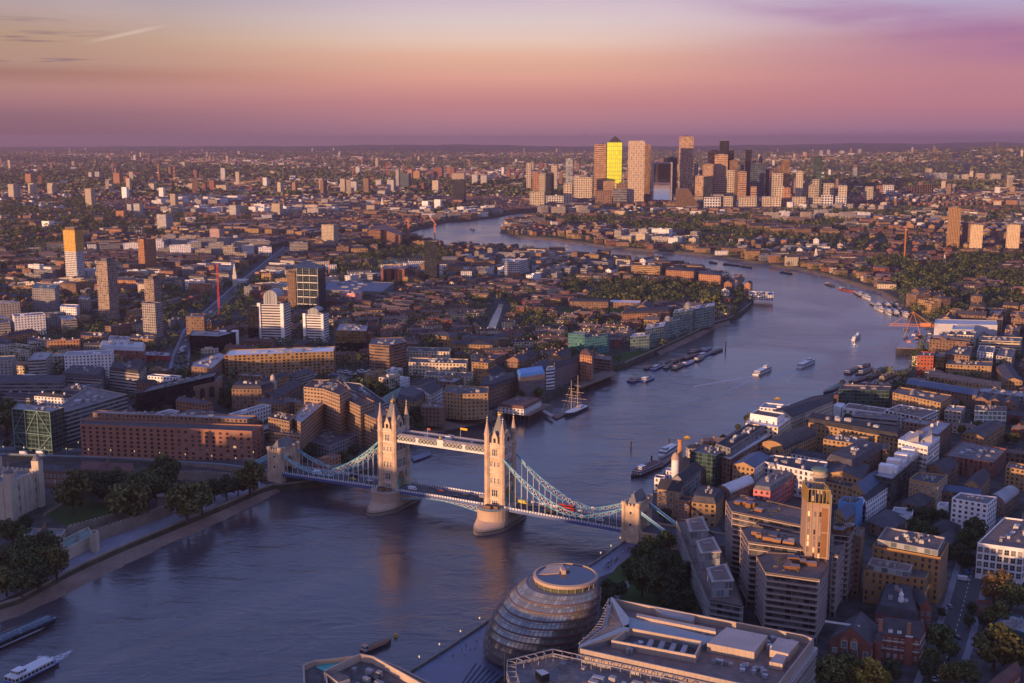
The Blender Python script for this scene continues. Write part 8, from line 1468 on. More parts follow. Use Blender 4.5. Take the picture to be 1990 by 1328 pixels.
pier_deck('gangway', 'pale sloping gangway down to the pontoon', [(1041, 793), (1045, 790), (1076, 806), (1073, 809)], 4, 'gangway', 'roof_light', False); pier_deck('pontoon', 'dark pontoon beside the sailing ship', [(1073, 808), (1081, 814), (1104, 803), (1098, 798)], 1.2, 'pontoon', 'deck_wood', False); pier_deck('pontoon', 'floating pier with pale shelter behind the left bridge tower', [(800, 888), (804, 896), (838, 884), (834, 877)], 1.4, 'pontoon', 'slate_paving', False); pier_deck('pontoon', 'floating pier with passenger walkway behind the party boat', [(1276, 905), (1284, 909), (1322, 880), (1314, 876)], 1.4, 'pontoon', 'deck_wood', False)
for i, (x, yb, yt) in enumerate([(1410, 681, 664), (1226, 872 + 0, 858), (1300, 871, 852), (1266, 903, 886)]): X_, Y_ = P(x, yb, 0); m = MB(); m.tube((X_, Y_, -2), (X_, Y_, zat(X_, Y_, yt)), .7, 8); tag(m.build('mooring_post', [M['boat_dark']], None, (X_, Y_, 0)), ['thick dark post at the far end of the moored vessel row', 'lone dark post in the river above the party boat', 'dark pier post beside the paddle boat', 'dark post between party boat and paddle boat'][i], 'post')
# marina boats
rnd = random.Random(21)
for i in range(34):
 x, y = rnd.choice([(rnd.uniform(575, 650), rnd.uniform(722, 736)), (rnd.uniform(660, 730), rnd.uniform(722, 731)), (rnd.uniform(508, 565), rnd.uniform(728, 743))]); L_ = rnd.uniform(8, 20); X_, Y_ = P(x, y); a = rnd.choice([.3, -.9]); m = MB(); fb = 1.2
 hp = [(X_ + u * math.cos(a) - v * math.sin(a), Y_ + u * math.sin(a) + v * math.cos(a)) for u, v in hull_pts(L_, L_ * .26, 0)[0]]; m.prism(hp, GZ - .2, GZ + fb, 0, 1); m.box(X_, Y_, GZ + fb, L_ * .4, L_ * .17, 1.3, a, 2, 1)
 if rnd.random() < .4: m.tube((X_, Y_, GZ + fb), (X_, Y_, GZ + 13), .1)
 o = m.build('moored_yacht', [M[rnd.choice(['boat_white', 'boat_white', 'boat_dark', 'boat_blue'])], M['boat_white'], M['glass_mid']], None, (X_, Y_, GZ)); tag(o, None, 'yacht', 'yachts moored in the marina basin'); AUTO.append((o, 'moored yacht in the marina basin', x, y))
# ------------------------------------------------------------------ vehicles on the bridge and roads
def vehicle(kind, x, y, z, ang, m_, lab=None, group='traffic on the roads'):
 X_, Y_ = P(x, y, z); L_, Wd, H_ = {'car': (4.4, 1.8, 1.45), 'van': (6, 2.1, 2.5), 'bus': (11, 2.6, 4.3)}[kind]; o = empty({'car': 'car', 'van': 'delivery_van', 'bus': 'double_decker_bus'}[kind], (X_, Y_, z), lab, kind if kind != 'bus' else 'bus', group); o.rotation_euler.z = ang
 m = MB()
 if kind == 'car': m.loft([[(u, v, zz_) for u, v in rect(0, 0, L_, Wd, 0)] for zz_ in (.25, .55)] + [[(u * .98, v * .96, .85) for u, v in rect(0, 0, L_, Wd, 0)]], 0); m.loft([[(u, v, .85) for u, v in rect(-.15, 0, L_ * .58, Wd * .92, 0)], [(u, v, H_ - .08) for u, v in rect(-.2, 0, L_ * .38, Wd * .8, 0)]], 1, capm=0)
 elif kind == 'van': m.box(-.5, 0, .35, L_ - 1, Wd, H_ - .35); m.loft([[(u, v, .35) for u, v in rect(L_ / 2 - .5, 0, 1.2, Wd * .96, 0)], [(u, v, 1.2) for u, v in rect(L_ / 2 - .55, 0, 1.1, Wd * .96, 0)], [(u, v, 2.1) for u, v in rect(L_ / 2 - .95, 0, .4, Wd * .9, 0)]], 0); m.box(L_ / 2 - .72, 0, 1.25, .75, Wd * .98, .6, 0, 1)
 else: m.box(0, 0, .35, L_, Wd, H_ - .35); m.box(0, 0, 1.3, L_ * .98, Wd + .04, .8, 0, 1); m.box(0, 0, 2.9, L_ + .04, Wd + .04, .8, 0, 1)
 m.build('body', [M[m_], M['glass']], o)
 for u in (-L_ * .32, L_ * .32):
  for s_ in (-1, 1): w_ = MB(); r_ = .33 if kind != 'bus' else .5; w_.tube((u, s_ * (Wd / 2 - .2), r_), (u, s_ * (Wd / 2 + .03), r_), r_, 10); w_.build('wheel', [M['tyre']], o)
 if not lab: AUTO.append((o, {'car_white': 'white', 'car_dark': 'dark', 'car_red': 'red', 'car_grey': 'grey', 'car_yellow': 'yellow'}.get(m_, '') + (' car' if kind == 'car' else ' van' if kind == 'van' else ' bus'), x, y))
 return o
for i in range(16): q_ = Lb(-170 + i * 17.3, (-3, 3)[i % 2], 12.9); px_, py_ = proj(q_); vehicle('car' if i % 3 else 'van', px_, py_, 12.9 if abs(q_[0]) < 60 else 12.5, ANG, ('car_dark', 'car_grey', 'car_white', 'car_dark')[i % 4])
vehicle('bus', 1101, 993, 12.2, ANG, 'car_red', 'red double decker bus on the right hand span of the bridge'); vehicle('van', 617, 921, 12.3, ANG, 'car_white', 'white van on the left hand span of the bridge'); vehicle('car', 718, 935, 12.7, ANG, 'car_white', 'white car just left of the left bridge tower'); vehicle('car', 686, 932, 12.6, ANG, 'car_yellow', 'yellow cab behind the white car on the bridge'); vehicle('van', 1016, 979, 12.9, ANG, 'car_yellow', 'green yellow ambulance just right of the right bridge tower'); vehicle('car', 857, 955, 13.1, ANG, 'car_red', 'red car between the two bridge towers'); vehicle('car', 1060, 986, 12.5, ANG, 'car_dark', 'dark car between ambulance and red bus'); vehicle('car', 905, 963, 13.1, ANG, 'car_dark', 'dark car left of the right bridge tower'); vehicle('car', 838, 948, 13.1, ANG, 'car_grey', 'grey car right of the left bridge tower')
for i, (x, y, k_, c_) in enumerate([(46, 883, 'van', 'car_white'), (78, 882, 'van', 'car_white'), (97, 886, 'car', 'car_white'), (205, 887, 'van', 'car_white'), (265, 889, 'car', 'car_dark'), (340, 894, 'car', 'car_white'), (390, 896, 'van', 'car_white'), (430, 898, 'car', 'car_yellow'), (160, 886, 'car', 'car_grey'), (300, 891, 'car', 'car_dark')]): vehicle(k_, x, y, 5.3, -.15, c_)
vehicle('van', 1872, 1128, GZ + .1, -.35, 'car_white', 'large white van crossing the street beside the white stepped office'); vehicle('car', 1861, 1240, GZ + .1, 1.75, 'car_dark', 'black cab waiting at the junction'); vehicle('car', 1823, 1312, GZ + .1, 1.5, 'car_white', 'white parked car, upper of two at the street bottom'); vehicle('car', 1814, 1321, GZ + .1, 1.5, 'car_white', 'white parked car, lower of two at the street bottom'); vehicle('car', 1879, 1112, GZ + .1, 1.5, 'awning_blue', 'blue car beyond the large white van'); vehicle('car', 1892, 1098, GZ + .1, 1.5, 'car_dark'); vehicle('car', 1846, 1180, GZ + .1, 1.5, 'car_grey')
rnd = random.Random(31)
for i in range(40):
 t_ = rnd.random(); pts = [(352, 690), (372, 640), (460, 560)]; s_ = t_ * 2; a, c_ = (pts[0], pts[1]) if s_ < 1 else (pts[1], pts[2]); s_ %= 1; x, y = a[0] + (c_[0] - a[0]) * s_ + rnd.uniform(-5, 5), a[1] + (c_[1] - a[1]) * s_; vehicle('car' if i % 4 else 'van', x, y, GZ + .07, 1.2, rnd.choice(['car_white', 'car_dark', 'car_red', 'car_grey', 'car_white']))
# people on the riverside path
def person(x, y, z, c_, i, lab=None):
 X_, Y_ = P(x, y, z); a = i * 1.7; mb = MB(); ca, sa = math.cos(a), math.sin(a); w = lambda u, v, h: (X_ + u * ca - v * sa, Y_ + u * sa + v * ca, z + h)
 st = .16 * ((i % 3) - 1)
 def limb(p, q_, r0, r1): mb.tube(w(*p), w(*q_), r0, 7, 0 if r0 < .2 and p[2] > .9 else 1, r1)
 limb((st, .09, 0.02), (0, .09, .48), .06, .085); limb((0, .09, .46), (0, .08, .9), .085, .11); limb((-st, -.09, .02), (0, -.09, .48), .06, .085); limb((0, -.09, .46), (0, -.08, .9), .085, .11)
 rings = []
 for h, rx, ry in ((.85, .11, .17), (1.05, .1, .15), (1.3, .13, .21), (1.42, .1, .2), (1.48, .06, .08), (1.55, .06, .07), (1.62, .09, .085), (1.72, .1, .09), (1.78, .05, .05)): rings.append([w(rx * math.cos(t_ * .785), ry * math.sin(t_ * .785), h) for t_ in range(8)])
 n0 = len(mb.f); mb.loft(rings, 0)
 for k_ in range(n0 + 32, len(mb.f)): mb.m[k_] = 2
 for s_ in (-1, 1): limb((0, s_ * .21, 1.4), (.03 * s_, s_ * .27, 1.12), .055, .045); limb((.03 * s_, s_ * .27, 1.13), (.12, s_ * .25, .88), .045, .03)
 o = mb.build('person', [M[c_], M['dark_metal'], M['skin']], None, (X_, Y_, z)); tag(o, lab, 'person', 'people strolling on the riverside path'); 
 if not lab: AUTO.append((o, {'car_white': 'person in a pale top', 'car_red': 'person in a red top', 'car_dark': 'person in dark clothes', 'boat_blue': 'person in a blue top', 'deck_wood': 'person in a brown coat'}[c_], x, y))
mat('skin', (.45, .26, .18), .7)
for i in range(46):
 t_ = rnd.random(); 
 if i % 5 == 0: x, y = rnd.uniform(880, 960), 0; y = 1262 - (x - 880) * .42 + rnd.uniform(4, 22)
 else: x = 1168 + 66 * t_; y = 1110 - 52 * t_ + rnd.uniform(-3, 8)
 person(x, y, GZ + .04, rnd.choice(['car_white', 'car_red', 'car_dark', 'boat_blue', 'deck_wood', 'car_dark']), i)
for i, (x, y) in enumerate([(815, 1303), (854, 1278), (895, 1252), (932, 1226), (1167, 1096), (1187, 1082), (1205, 1066)]): street_lamp(*P(x, y), GZ, -1, group='lamps along the riverside rail')
# ------------------------------------------------------------------ trees
LEAF = {}
def crown_mesh(kind, mname, seed):
 key = (kind, mname, seed)
 if key in LEAF: return LEAF[key]
 r_ = random.Random(seed * 17 + 3); m = MB(); ncl, nl, ls = {'near': (34, 72, .78), 'mid': (16, 34, 1.15)}[kind]
 for c in range(ncl):
  v_ = Vector((r_.gauss(0, 1), r_.gauss(0, 1), r_.gauss(0, 1))).normalized(); rr = r_.uniform(.35, 1.0) ** .6; cc_ = Vector((v_.x * 3.5 * rr, v_.y * 3.5 * rr, 5.5 + v_.z * 3.0 * rr)); cr = r_.uniform(1.0, 1.75)
  for i in range(nl):
   d = Vector((r_.gauss(0, 1), r_.gauss(0, 1), r_.gauss(.25, 1))).normalized(); q_ = cc_ + d * cr * r_.uniform(.75, 1.08); s_ = ls * r_.uniform(.55, 1.15)
   n_ = (d + Vector((r_.uniform(-1, 1), r_.uniform(-1, 1), r_.uniform(-1, 1))) * .7).normalized(); u = n_.cross(Vector((r_.uniform(-1, 1), r_.uniform(-1, 1), 1))).normalized() * s_ * .5; w_ = n_.cross(u)
   m.face([q_ - u, q_ - w_ * .8, q_ + u, q_ + w_ * .8])
 o = m.build('crown', [M[mname]]); LEAF[key] = o.data; bpy.data.objects.remove(o); return LEAF[key]
def trunk_mesh(seed):
 key = ('trunk', seed)
 if key in LEAF: return LEAF[key]
 r_ = random.Random(seed); m = MB(); m.tube((0, 0, 0), (0, 0, 3.2), .34, 7, 0, .22)
 for i in range(6): a = i * 1.05 + r_.random(); m.tube((0, 0, 2.6 + .2 * i), (2.4 * math.cos(a), 2.4 * math.sin(a), 5.2 + r_.random() * 1.6), .15, 5, 0, .05)
 o = m.build('trunk', [M['bark']]); LEAF[key] = o.data; bpy.data.objects.remove(o); return LEAF[key]
TREES = []       # (distance, x, y, z, size m, leaf, photo x, photo y)
def tree_px(xc, yc, w, leaf='leaf_green', base=GZ):
 X_, Y_ = P(xc, yc, base + 6)
 for _ in range(3): wm2 = w / ppm(X_, Y_, base + 6); X_, Y_ = P(xc, yc, base + wm2 * .62)
 TREES.append((Y_, X_, Y_, base, wm2 / 9.2, leaf, xc, yc))
for x, y, w, l in [(140, 950, 58, 'leaf_olive'), (175, 935, 36, 'leaf_green'), (200, 938, 50, 'leaf_dark'), (226, 930, 40, 'leaf_green'), (247, 962, 66, 'leaf_olive'), (283, 935, 62, 'leaf_green'), (318, 918, 56, 'leaf_green'), (305, 942, 44, 'leaf_green'), (362, 965, 62, 'leaf_olive'), (391, 962, 44, 'leaf_olive'), (416, 945, 32, 'leaf_dark'), (440, 947, 34, 'leaf_dark'), (462, 940, 30, 'leaf_dark'), (484, 921, 50, 'leaf_olive'), (22, 1028, 34, 'leaf_green'), (45, 1036, 26, 'leaf_green'), (55, 1062, 46, 'leaf_green'), (88, 1060, 50, 'leaf_green'), (18, 1082, 44, 'leaf_green'), (50, 1095, 50, 'leaf_green'), (80, 1092, 50, 'leaf_green'), (108, 1088, 48, 'leaf_olive'), (10, 1120, 46, 'leaf_olive'), (40, 1125, 44, 'leaf_green'), (72, 1118, 36, 'leaf_dark'), (10, 800, 60, 'leaf_green'), (48, 1016, 24, 'leaf_dark'),
 (1262, 1058, 44, 'leaf_green'), (1290, 1052, 42, 'leaf_dark'), (1240, 1072, 26, 'leaf_green'), (1222, 1100, 26, 'leaf_dark'), (1248, 1118, 62, 'leaf_green'), (1290, 1090, 52, 'leaf_dark'), (1310, 1130, 58, 'leaf_dark'), (1280, 1135, 50, 'leaf_green'), (1180, 1140, 38, 'leaf_dark'), (1180, 1168, 30, 'leaf_dark'), (1330, 1165, 44, 'leaf_dark'), (1300, 1165, 40, 'leaf_dark'), (1205, 1145, 26, 'leaf_dark'), (1335, 1110, 40, 'leaf_dark'), (1292, 975, 22, 'leaf_dark'), (1292, 998, 24, 'leaf_dark'),
 (1612, 1302, 66, 'leaf_olive'), (1650, 1298, 62, 'leaf_olive'), (1684, 1300, 60, 'leaf_gold'), (1712, 1316, 40, 'leaf_gold'), (1735, 1300, 40, 'leaf_dark'), (1826, 1236, 52, 'leaf_green'), (1845, 1262, 34, 'leaf_green'), (1812, 1278, 36, 'leaf_green'), (1803, 1296, 40, 'leaf_dark'), (1852, 1304, 46, 'leaf_olive'), (1880, 1302, 50, 'leaf_green'), (1838, 1308, 30, 'leaf_gold'), (1935, 1246, 84, 'leaf_olive'), (1975, 1268, 60, 'leaf_green'), (1938, 1190, 48, 'leaf_olive'), (1934, 1132, 60, 'leaf_rust'), (1968, 1152, 54, 'leaf_green'), (1912, 1202, 26, 'leaf_dark'), (1895, 1028, 40, 'leaf_green'), (1882, 1050, 44, 'leaf_green'), (1866, 1072, 36, 'leaf_dark'), (1880, 1086, 34, 'leaf_dark'), (1795, 1030, 44, 'leaf_green'), (1778, 1022, 32, 'leaf_green'), (1815, 1040, 26, 'leaf_green'), (1770, 998, 26, 'leaf_dark'), (1790, 1000, 30, 'leaf_dark'), (1812, 1000, 24, 'leaf_dark'), (1830, 1002, 24, 'leaf_dark'), (1888, 1180, 22, 'leaf_dark'), (1884, 1205, 22, 'leaf_dark'), (1830, 1190, 18, 'leaf_dark'), (1846, 1070, 24, 'leaf_dark'),
 (688, 748, 30, 'leaf_dark'), (706, 745, 32, 'leaf_green'), (724, 752, 34, 'leaf_green'), (742, 758, 30, 'leaf_green'), (756, 746, 28, 'leaf_dark'), (605, 875, 28, 'leaf_dark'), (688, 875, 24, 'leaf_dark'), (665, 890, 26, 'leaf_green'), (98, 688, 30, 'leaf_green'), (90, 712, 26, 'leaf_dark'), (120, 714, 26, 'leaf_dark'), (663, 678, 26, 'leaf_dark'), (688, 700, 34, 'leaf_dark'), (708, 700, 26, 'leaf_dark'), (843, 664, 32, 'leaf_green'), (806, 800, 24, 'leaf_dark'), (814, 812, 22, 'leaf_dark'), (352, 700, 22, 'leaf_green'), (362, 722, 24, 'leaf_green'), (340, 735, 22, 'leaf_green'), (430, 742, 30, 'leaf_dark'), (440, 768, 28, 'leaf_dark'), (450, 725, 24, 'leaf_dark'), (1402, 602, 26, 'leaf_green'), (1388, 585, 24, 'leaf_olive'), (1368, 586, 24, 'leaf_olive'),
 (1688, 728, 14, 'leaf_olive'), (1700, 722, 14, 'leaf_rust'), (1712, 720, 14, 'leaf_green'), (1728, 718, 16, 'leaf_olive'), (1740, 726, 14, 'leaf_green'), (1718, 732, 14, 'leaf_rust'), (1638, 742, 10, 'leaf_dark')]:
 tree_px(x, y, w * (1.45 if x < 520 and y > 900 else 1.2), l, base=1.5 if 1630 < x < 1745 and 715 < y < 745 else GZ)
for t_ in TREES: take(ngon(t_[1], t_[2], 4, 6), 0)
WOODS = [([(1097, 556), (1290, 546), (1412, 580), (1400, 598), (1250, 592), (1100, 590)], 17, 1.5), ([(690, 478), (800, 474), (870, 492), (858, 520), (690, 516)], 17, 1.4), ([(1690, 505), (1840, 500), (1990, 500), (1990, 600), (1860, 590), (1790, 575), (1700, 545)], 17, 1.5), ([(1040, 428), (1240, 420), (1460, 418), (1690, 436), (1700, 450), (1500, 452), (1300, 462), (1120, 440)], 24, 1.6), ([(1300, 440), (1500, 455), (1700, 462), (1680, 480), (1450, 488), (1290, 470)], 28, 1.5), ([(0, 392), (180, 388), (235, 430), (120, 470), (0, 468)], 24, 1.6), ([(150, 405), (340, 420), (500, 405), (480, 430), (330, 470), (160, 450)], 32, 1.5), ([(382, 590), (470, 552), (500, 600), (378, 640)], 18, 1.3), ([(140, 618), (212, 612), (232, 650), (150, 652)], 16, 1.3), ([(322, 560), (378, 570), (372, 640), (322, 640)], 18, 1.3), ([(430, 535), (500, 545), (520, 580), (440, 565)], 20, 1.3), ([(640, 500), (700, 495), (700, 540), (640, 545)], 20, 1.3), ([(850, 430), (960, 400), (960, 395), (820, 395)], 30, 1.5), ([(1000, 610), (1060, 615), (1080, 645), (1010, 640)], 17, 1.2), ([(1160, 600), (1200, 608), (1230, 640), (1180, 640)], 17, 1.2), ([(0, 440), (160, 445), (120, 500), (0, 490)], 28, 1.4), ([(1700, 400), (1990, 402), (1990, 430), (1850, 440), (1700, 425)], 30, 1.5), ([(900, 595), (1000, 575), (1000, 600), (910, 612)], 22, 1.2), ([(1830, 600), (1990, 600), (1990, 640), (1940, 625), (1850, 618)], 20, 1.3), ([(700, 520), (740, 520), (740, 540), (700, 545)], 16, 1.2), ([(1480, 395 + 13), (1740, 408), (1740, 420), (1480, 416)], 26, 1.5)]
rnd = random.Random(77)
def inside(p, x, y):
 c_ = False
 for i in range(len(p)):
  (x1, y1), (x2, y2) = p[i], p[i - 1]
  if (y1 > y) != (y2 > y) and x < (x2 - x1) * (y - y1) / (y2 - y1) + x1: c_ = not c_
 return c_
lat2 = lambda x, y: math.sin(x / 61 + 1) * math.cos(y / 83) + .6 * math.sin(x / 29 - y / 41)
for px, sp_, sz in WOODS:
 W_ = PP(px); xs, ys = [q_[0] for q_ in W_], [q_[1] for q_ in W_]; y = min(ys)
 while y < max(ys):
  x = min(xs)
  while x < max(xs):
   xx, yy = x + rnd.uniform(-.4, .4) * sp_, y + rnd.uniform(-.4, .4) * sp_
   if inside(W_, xx, yy):
    i, j = int((xx - GX0) / GR), int((yy - GY0) / GR)
    if 0 <= i < GNX and 0 <= j < GNY and not occ[j, i] and lat2(xx, yy) > -.35: occ[max(0, j - 1):j + 2, max(0, i - 1):i + 2] = True; TREES.append((yy, xx, yy, GZ, sz * rnd.uniform(.75, 1.2), rnd.choice(['leaf_green', 'leaf_dark', 'leaf_dark', 'leaf_olive', 'leaf_green']), *proj((xx, yy, 15))))
   x += sp_
  y += sp_
# ------------------------------------------------------------------ the streets of houses between: nearest ones as objects, the rest as one mass
far = MB(); FM = ['wall_yel', 'wall_brn', 'wall_red', 'wall_crm', 'wall_wht', 'wall_con', 'band_con', 'grid_crm', 'slate', 'flat_roof', 'roof_tile', 'roof_light', 'roof_brown', 'wall_org', 'wall_gry']
FI = {n_: i for i, n_ in enumerate(FM)}
cand = []
rnd = random.Random(123)
sites = []
y = 430.0
while y < 5100:
 st = 150 + y * .03; x = -y * .5 - 150
 while x < y * .5 + 150:
  sx_, sy_ = x + rnd.uniform(-.3, .3) * st, y + rnd.uniform(-.3, .3) * st; px_, py_ = proj((sx_, sy_, GZ))
  right_bank = py_ > 560 and px_ > 1150
  ty = rnd.choices(['estate', 'terrace', 'wharf', 'office', 'green'], [.34, .3, .1, .1, .16] if not right_bank else [.2, .15, .5, .15, 0])[0]
  if 640 < px_ < 1240 and 560 < py_ < 720: ty = 'terrace'
  sites.append((sx_, sy_, rad(rnd.choice([-28, -20, 8, 15, 62, 68, 30])) + rnd.uniform(-.1, .1), ty)); x += st
 y += st
SA = np.array([(s_[0], s_[1]) for s_ in sites])
def place_lot(sx_, sy_, ang, ty, st):
 r_ = rnd; ca, sa = math.cos(ang), math.sin(ang); R_ = st * .85
 pitch = {'terrace': 19, 'estate': 31, 'wharf': 27, 'office': 38, 'green': 46}[ty]; v = -R_
 while v < R_:
  u = -R_ + r_.uniform(0, 10)
  while u < R_:
   if ty == 'terrace': L_, D_, H_ = r_.uniform(11, 34), r_.uniform(7, 9.5), r_.uniform(6, 9.5)
   elif ty == 'estate': L_, D_, H_ = r_.uniform(16, 42), r_.uniform(9, 12), r_.choice([9, 11, 14, 17])
   elif ty == 'wharf': L_, D_, H_ = r_.uniform(16, 44), r_.uniform(14, 20), r_.uniform(11, 19)
   elif ty == 'office': L_, D_, H_ = r_.uniform(20, 50), r_.uniform(16, 26), r_.uniform(12, 28)
   else: L_, D_, H_ = r_.uniform(12, 40), r_.uniform(9, 13), r_.uniform(6, 12)
   uu, vv = u + L_ / 2, v + r_.uniform(-2, 2); cx, cy = sx_ + uu * ca - vv * sa, sy_ + uu * sa + vv * ca
   u += L_ + r_.uniform(1, 9) * (1 + (ty == 'green') * 2)
   if not (380 < cy < 5200) or abs(cx) > cy * .485 + 60: continue
   d2 = (SA[:, 0] - cx) ** 2 + (SA[:, 1] - cy) ** 2
   if (SA[int(d2.argmin())] != (sx_, sy_)).any(): continue
   a2 = ang + (math.pi / 2 if r_.random() < .12 else 0); p = rect(cx, cy, L_, D_, a2)
   if not free(p): continue
   if cy > 1500:
    H_ *= 1.0
   fillpoly(p, occ); cand.append((cy, p, H_, ty, a2, L_, D_))
  v += pitch
for (sx_, sy_, ang, ty) in sites: place_lot(sx_, sy_, ang, ty, 150 + sy_ * .03)
cand.sort(key=lambda c_: c_[0])
STY = {'terrace': ('terraced_houses', 'terrace', [('yellow brick', 'wall_yel'), ('brown brick', 'wall_brn'), ('red brick', 'wall_red'), ('cream', 'wall_crm')], [('slate', 'slate'), ('red tiled', 'roof_tile'), ('brown', 'roof_brown')]),
 'estate': ('apartment_block', 'apartment block', [('yellow brick', 'wall_yel'), ('brown brick', 'wall_brn'), ('white', 'wall_wht'), ('concrete', 'band_con'), ('orange brick', 'wall_org'), ('cream', 'wall_crm'), ('dark', 'wall_gry')], [('flat', 'flat_roof'), ('slate', 'slate'), ('pale', 'roof_light')]),
 'wharf': ('warehouse', 'warehouse', [('yellow brick', 'wall_yel'), ('brown brick', 'wall_brn')], [('slate', 'slate'), ('flat', 'flat_roof'), ('pale', 'roof_light')]),
 'office': ('office_building', 'office building', [('concrete', 'wall_con'), ('cream', 'grid_crm'), ('white', 'wall_wht'), ('grey', 'band_con')], [('flat', 'flat_roof'), ('pale', 'roof_light')]),
 'green': ('houses', 'house', [('yellow brick', 'wall_yel'), ('red brick', 'wall_red'), ('brown brick', 'wall_brn')], [('slate', 'slate'), ('red tiled', 'roof_tile')])}
used = {k_: 0 for k_ in STY}; CAPN = 215
rnd = random.Random(5)
for cy, p, H_, ty, a2, L_, D_ in cand:
 nm, cat_, WL_, RL_ = STY[ty]; wn, wl = rnd.choice(WL_); rn, rm_ = rnd.choice(RL_); z = GZ + H_; pitched = rm_ in ('slate', 'roof_tile', 'roof_brown'); rt_ = rnd.choice(['gable', 'gable', 'hip']) if pitched else 'flat'; rh = min(5, D_ * .28)
 if used[ty] < CAPN:
  used[ty] += 1; c_ = cen(p); org = (*c_, GZ); o1, o2 = MB(), MB(); o1.prism(p, GZ, z, 0, 1, 3.6, 3.1, top=False); add_roof(o1, o2, p, z, rt_, rh)
  if rt_ == 'flat':
   for _ in range(rnd.randint(1, 3)): q_ = lerp(c_, p[rnd.randrange(4)], rnd.uniform(0, .45)); o1.box(*q_, z - .88, rnd.uniform(2, 6), rnd.uniform(2, 4), rnd.uniform(1.2, 2.8), a2, 1)
  elif cy < 1700:
   for k_ in range(int(L_ / 9)): q_ = lerp(lerp(p[0], p[1], (k_ + .5) / int(L_ / 9)), lerp(p[3], p[2], (k_ + .5) / int(L_ / 9)), .5); o1.box(*q_, z + rh * .5, 1.0, 1.6, rh * .5 + 1.3, a2, 1)
  o = o1.build(nm, [M[wl], M['plain_' + wl.split('_')[-1]]], None, org); ro = o2.build('roof', [M[rm_]], o, org); tag(o, None, cat_, {'terrace': 'terraced houses across the city', 'estate': 'apartment blocks across the city', 'wharf': 'warehouses across the city', 'office': 'offices across the city', 'green': 'houses among gardens'}[ty])
  pr = proj((*c_, z)); AUTO.append((o, f"{'low' if H_ < 9 else 'tall' if H_ > 17 else 'long' if L_ > 38 else 'short' if L_ < 22 else 'mid sized'} {wn} {cat_} with {rn} roof", *pr))
 else:
  w_i, r_i = FI[wl], FI[rm_]; far.prism(p, GZ, z, w_i, r_i, 3.6, 3.1, top=rt_ == 'flat')
  if rt_ != 'flat': t1, t2 = MB(), MB(); add_roof(t1, t2, p, z, 'gable', rh); [far.face([t_.v[i] for i in f_], (w_i if t_ is t1 else r_i)) for t_ in (t1, t2) for f_ in t_.f]
# street and garden trees in what is left
rnd = random.Random(99)
for _ in range(30000):
 y = 450 + 4700 * rnd.random() ** 1.25; x = rnd.uniform(-.47, .47) * y; i, j = int((x - GX0) / GR), int((y - GY0) / GR)
 if not (0 <= i < GNX and 0 <= j < GNY) or occ[j, i]: continue
 px_, py_ = proj((x, y, GZ))
 if py_ > 870 or (py_ > 770 and rnd.random() < .6): continue
 occ[j, i] = True; TREES.append((y, x, y, GZ, rnd.uniform(.55, 1.35), rnd.choice(['leaf_green', 'leaf_dark', 'leaf_dark', 'leaf_olive', 'leaf_green']), px_, py_ - 5))
TREES.sort(key=lambda t_: t_[0]); woods = {n_: MB() for n_ in ('all',)}; WF = ['leaf_green', 'leaf_dark', 'leaf_olive', 'leaf_gold', 'leaf_rust']
TN = {'leaf_green': 'green tree', 'leaf_dark': 'dark green tree', 'leaf_olive': 'olive green tree', 'leaf_gold': 'golden yellow tree', 'leaf_rust': 'autumn rust coloured tree'}
wv, wf, wmi = [], [], []
for n_, (d_, x, y, z, s_, leaf, px_, py_) in enumerate(TREES):
 if n_ < 290:
  o = empty('tree', (x, y, z), None, 'tree', 'trees of the parks and streets'); o.scale = (s_, s_, s_ * rnd.uniform(.9, 1.1)); o.rotation_euler.z = rnd.uniform(0, 6)
  t2 = bpy.data.objects.new('trunk', trunk_mesh(n_ % 3)); COL.objects.link(t2); t2.parent = o; c2 = bpy.data.objects.new('crown', crown_mesh('near' if d_ < 1100 else 'mid', leaf, n_ % 4)); COL.objects.link(c2); c2.parent = o
  AUTO.append((o, ('large ' if s_ > 1.5 else 'small ' if s_ < .9 else '') + TN[leaf], px_, py_))
 else:
  nl = 44 if d_ < 2600 else 20; b0 = WF.index(leaf)
  for _ in range(nl):
   v_ = Vector((rnd.gauss(0, 1), rnd.gauss(0, 1), rnd.gauss(.3, 1))).normalized(); q_ = Vector((x + v_.x * 4.4 * s_, y + v_.y * 4.4 * s_, z + (5.2 + v_.z * 3.9) * s_)); L_ = (1.9 if nl > 20 else 2.8) * s_ * rnd.uniform(.6, 1.2)
   n3 = (v_ + Vector((rnd.uniform(-1, 1), rnd.uniform(-1, 1), rnd.uniform(-1, 1))) * .5).normalized(); u = n3.cross(Vector((.3, .2, 1))).normalized() * L_ * .5; w_ = n3.cross(u)
   b_i = len(wv); wv += [q_ - u, q_ - w_, q_ + u, q_ + w_]; wf.append((b_i, b_i + 1, b_i + 2, b_i + 3)); wmi.append(b0)
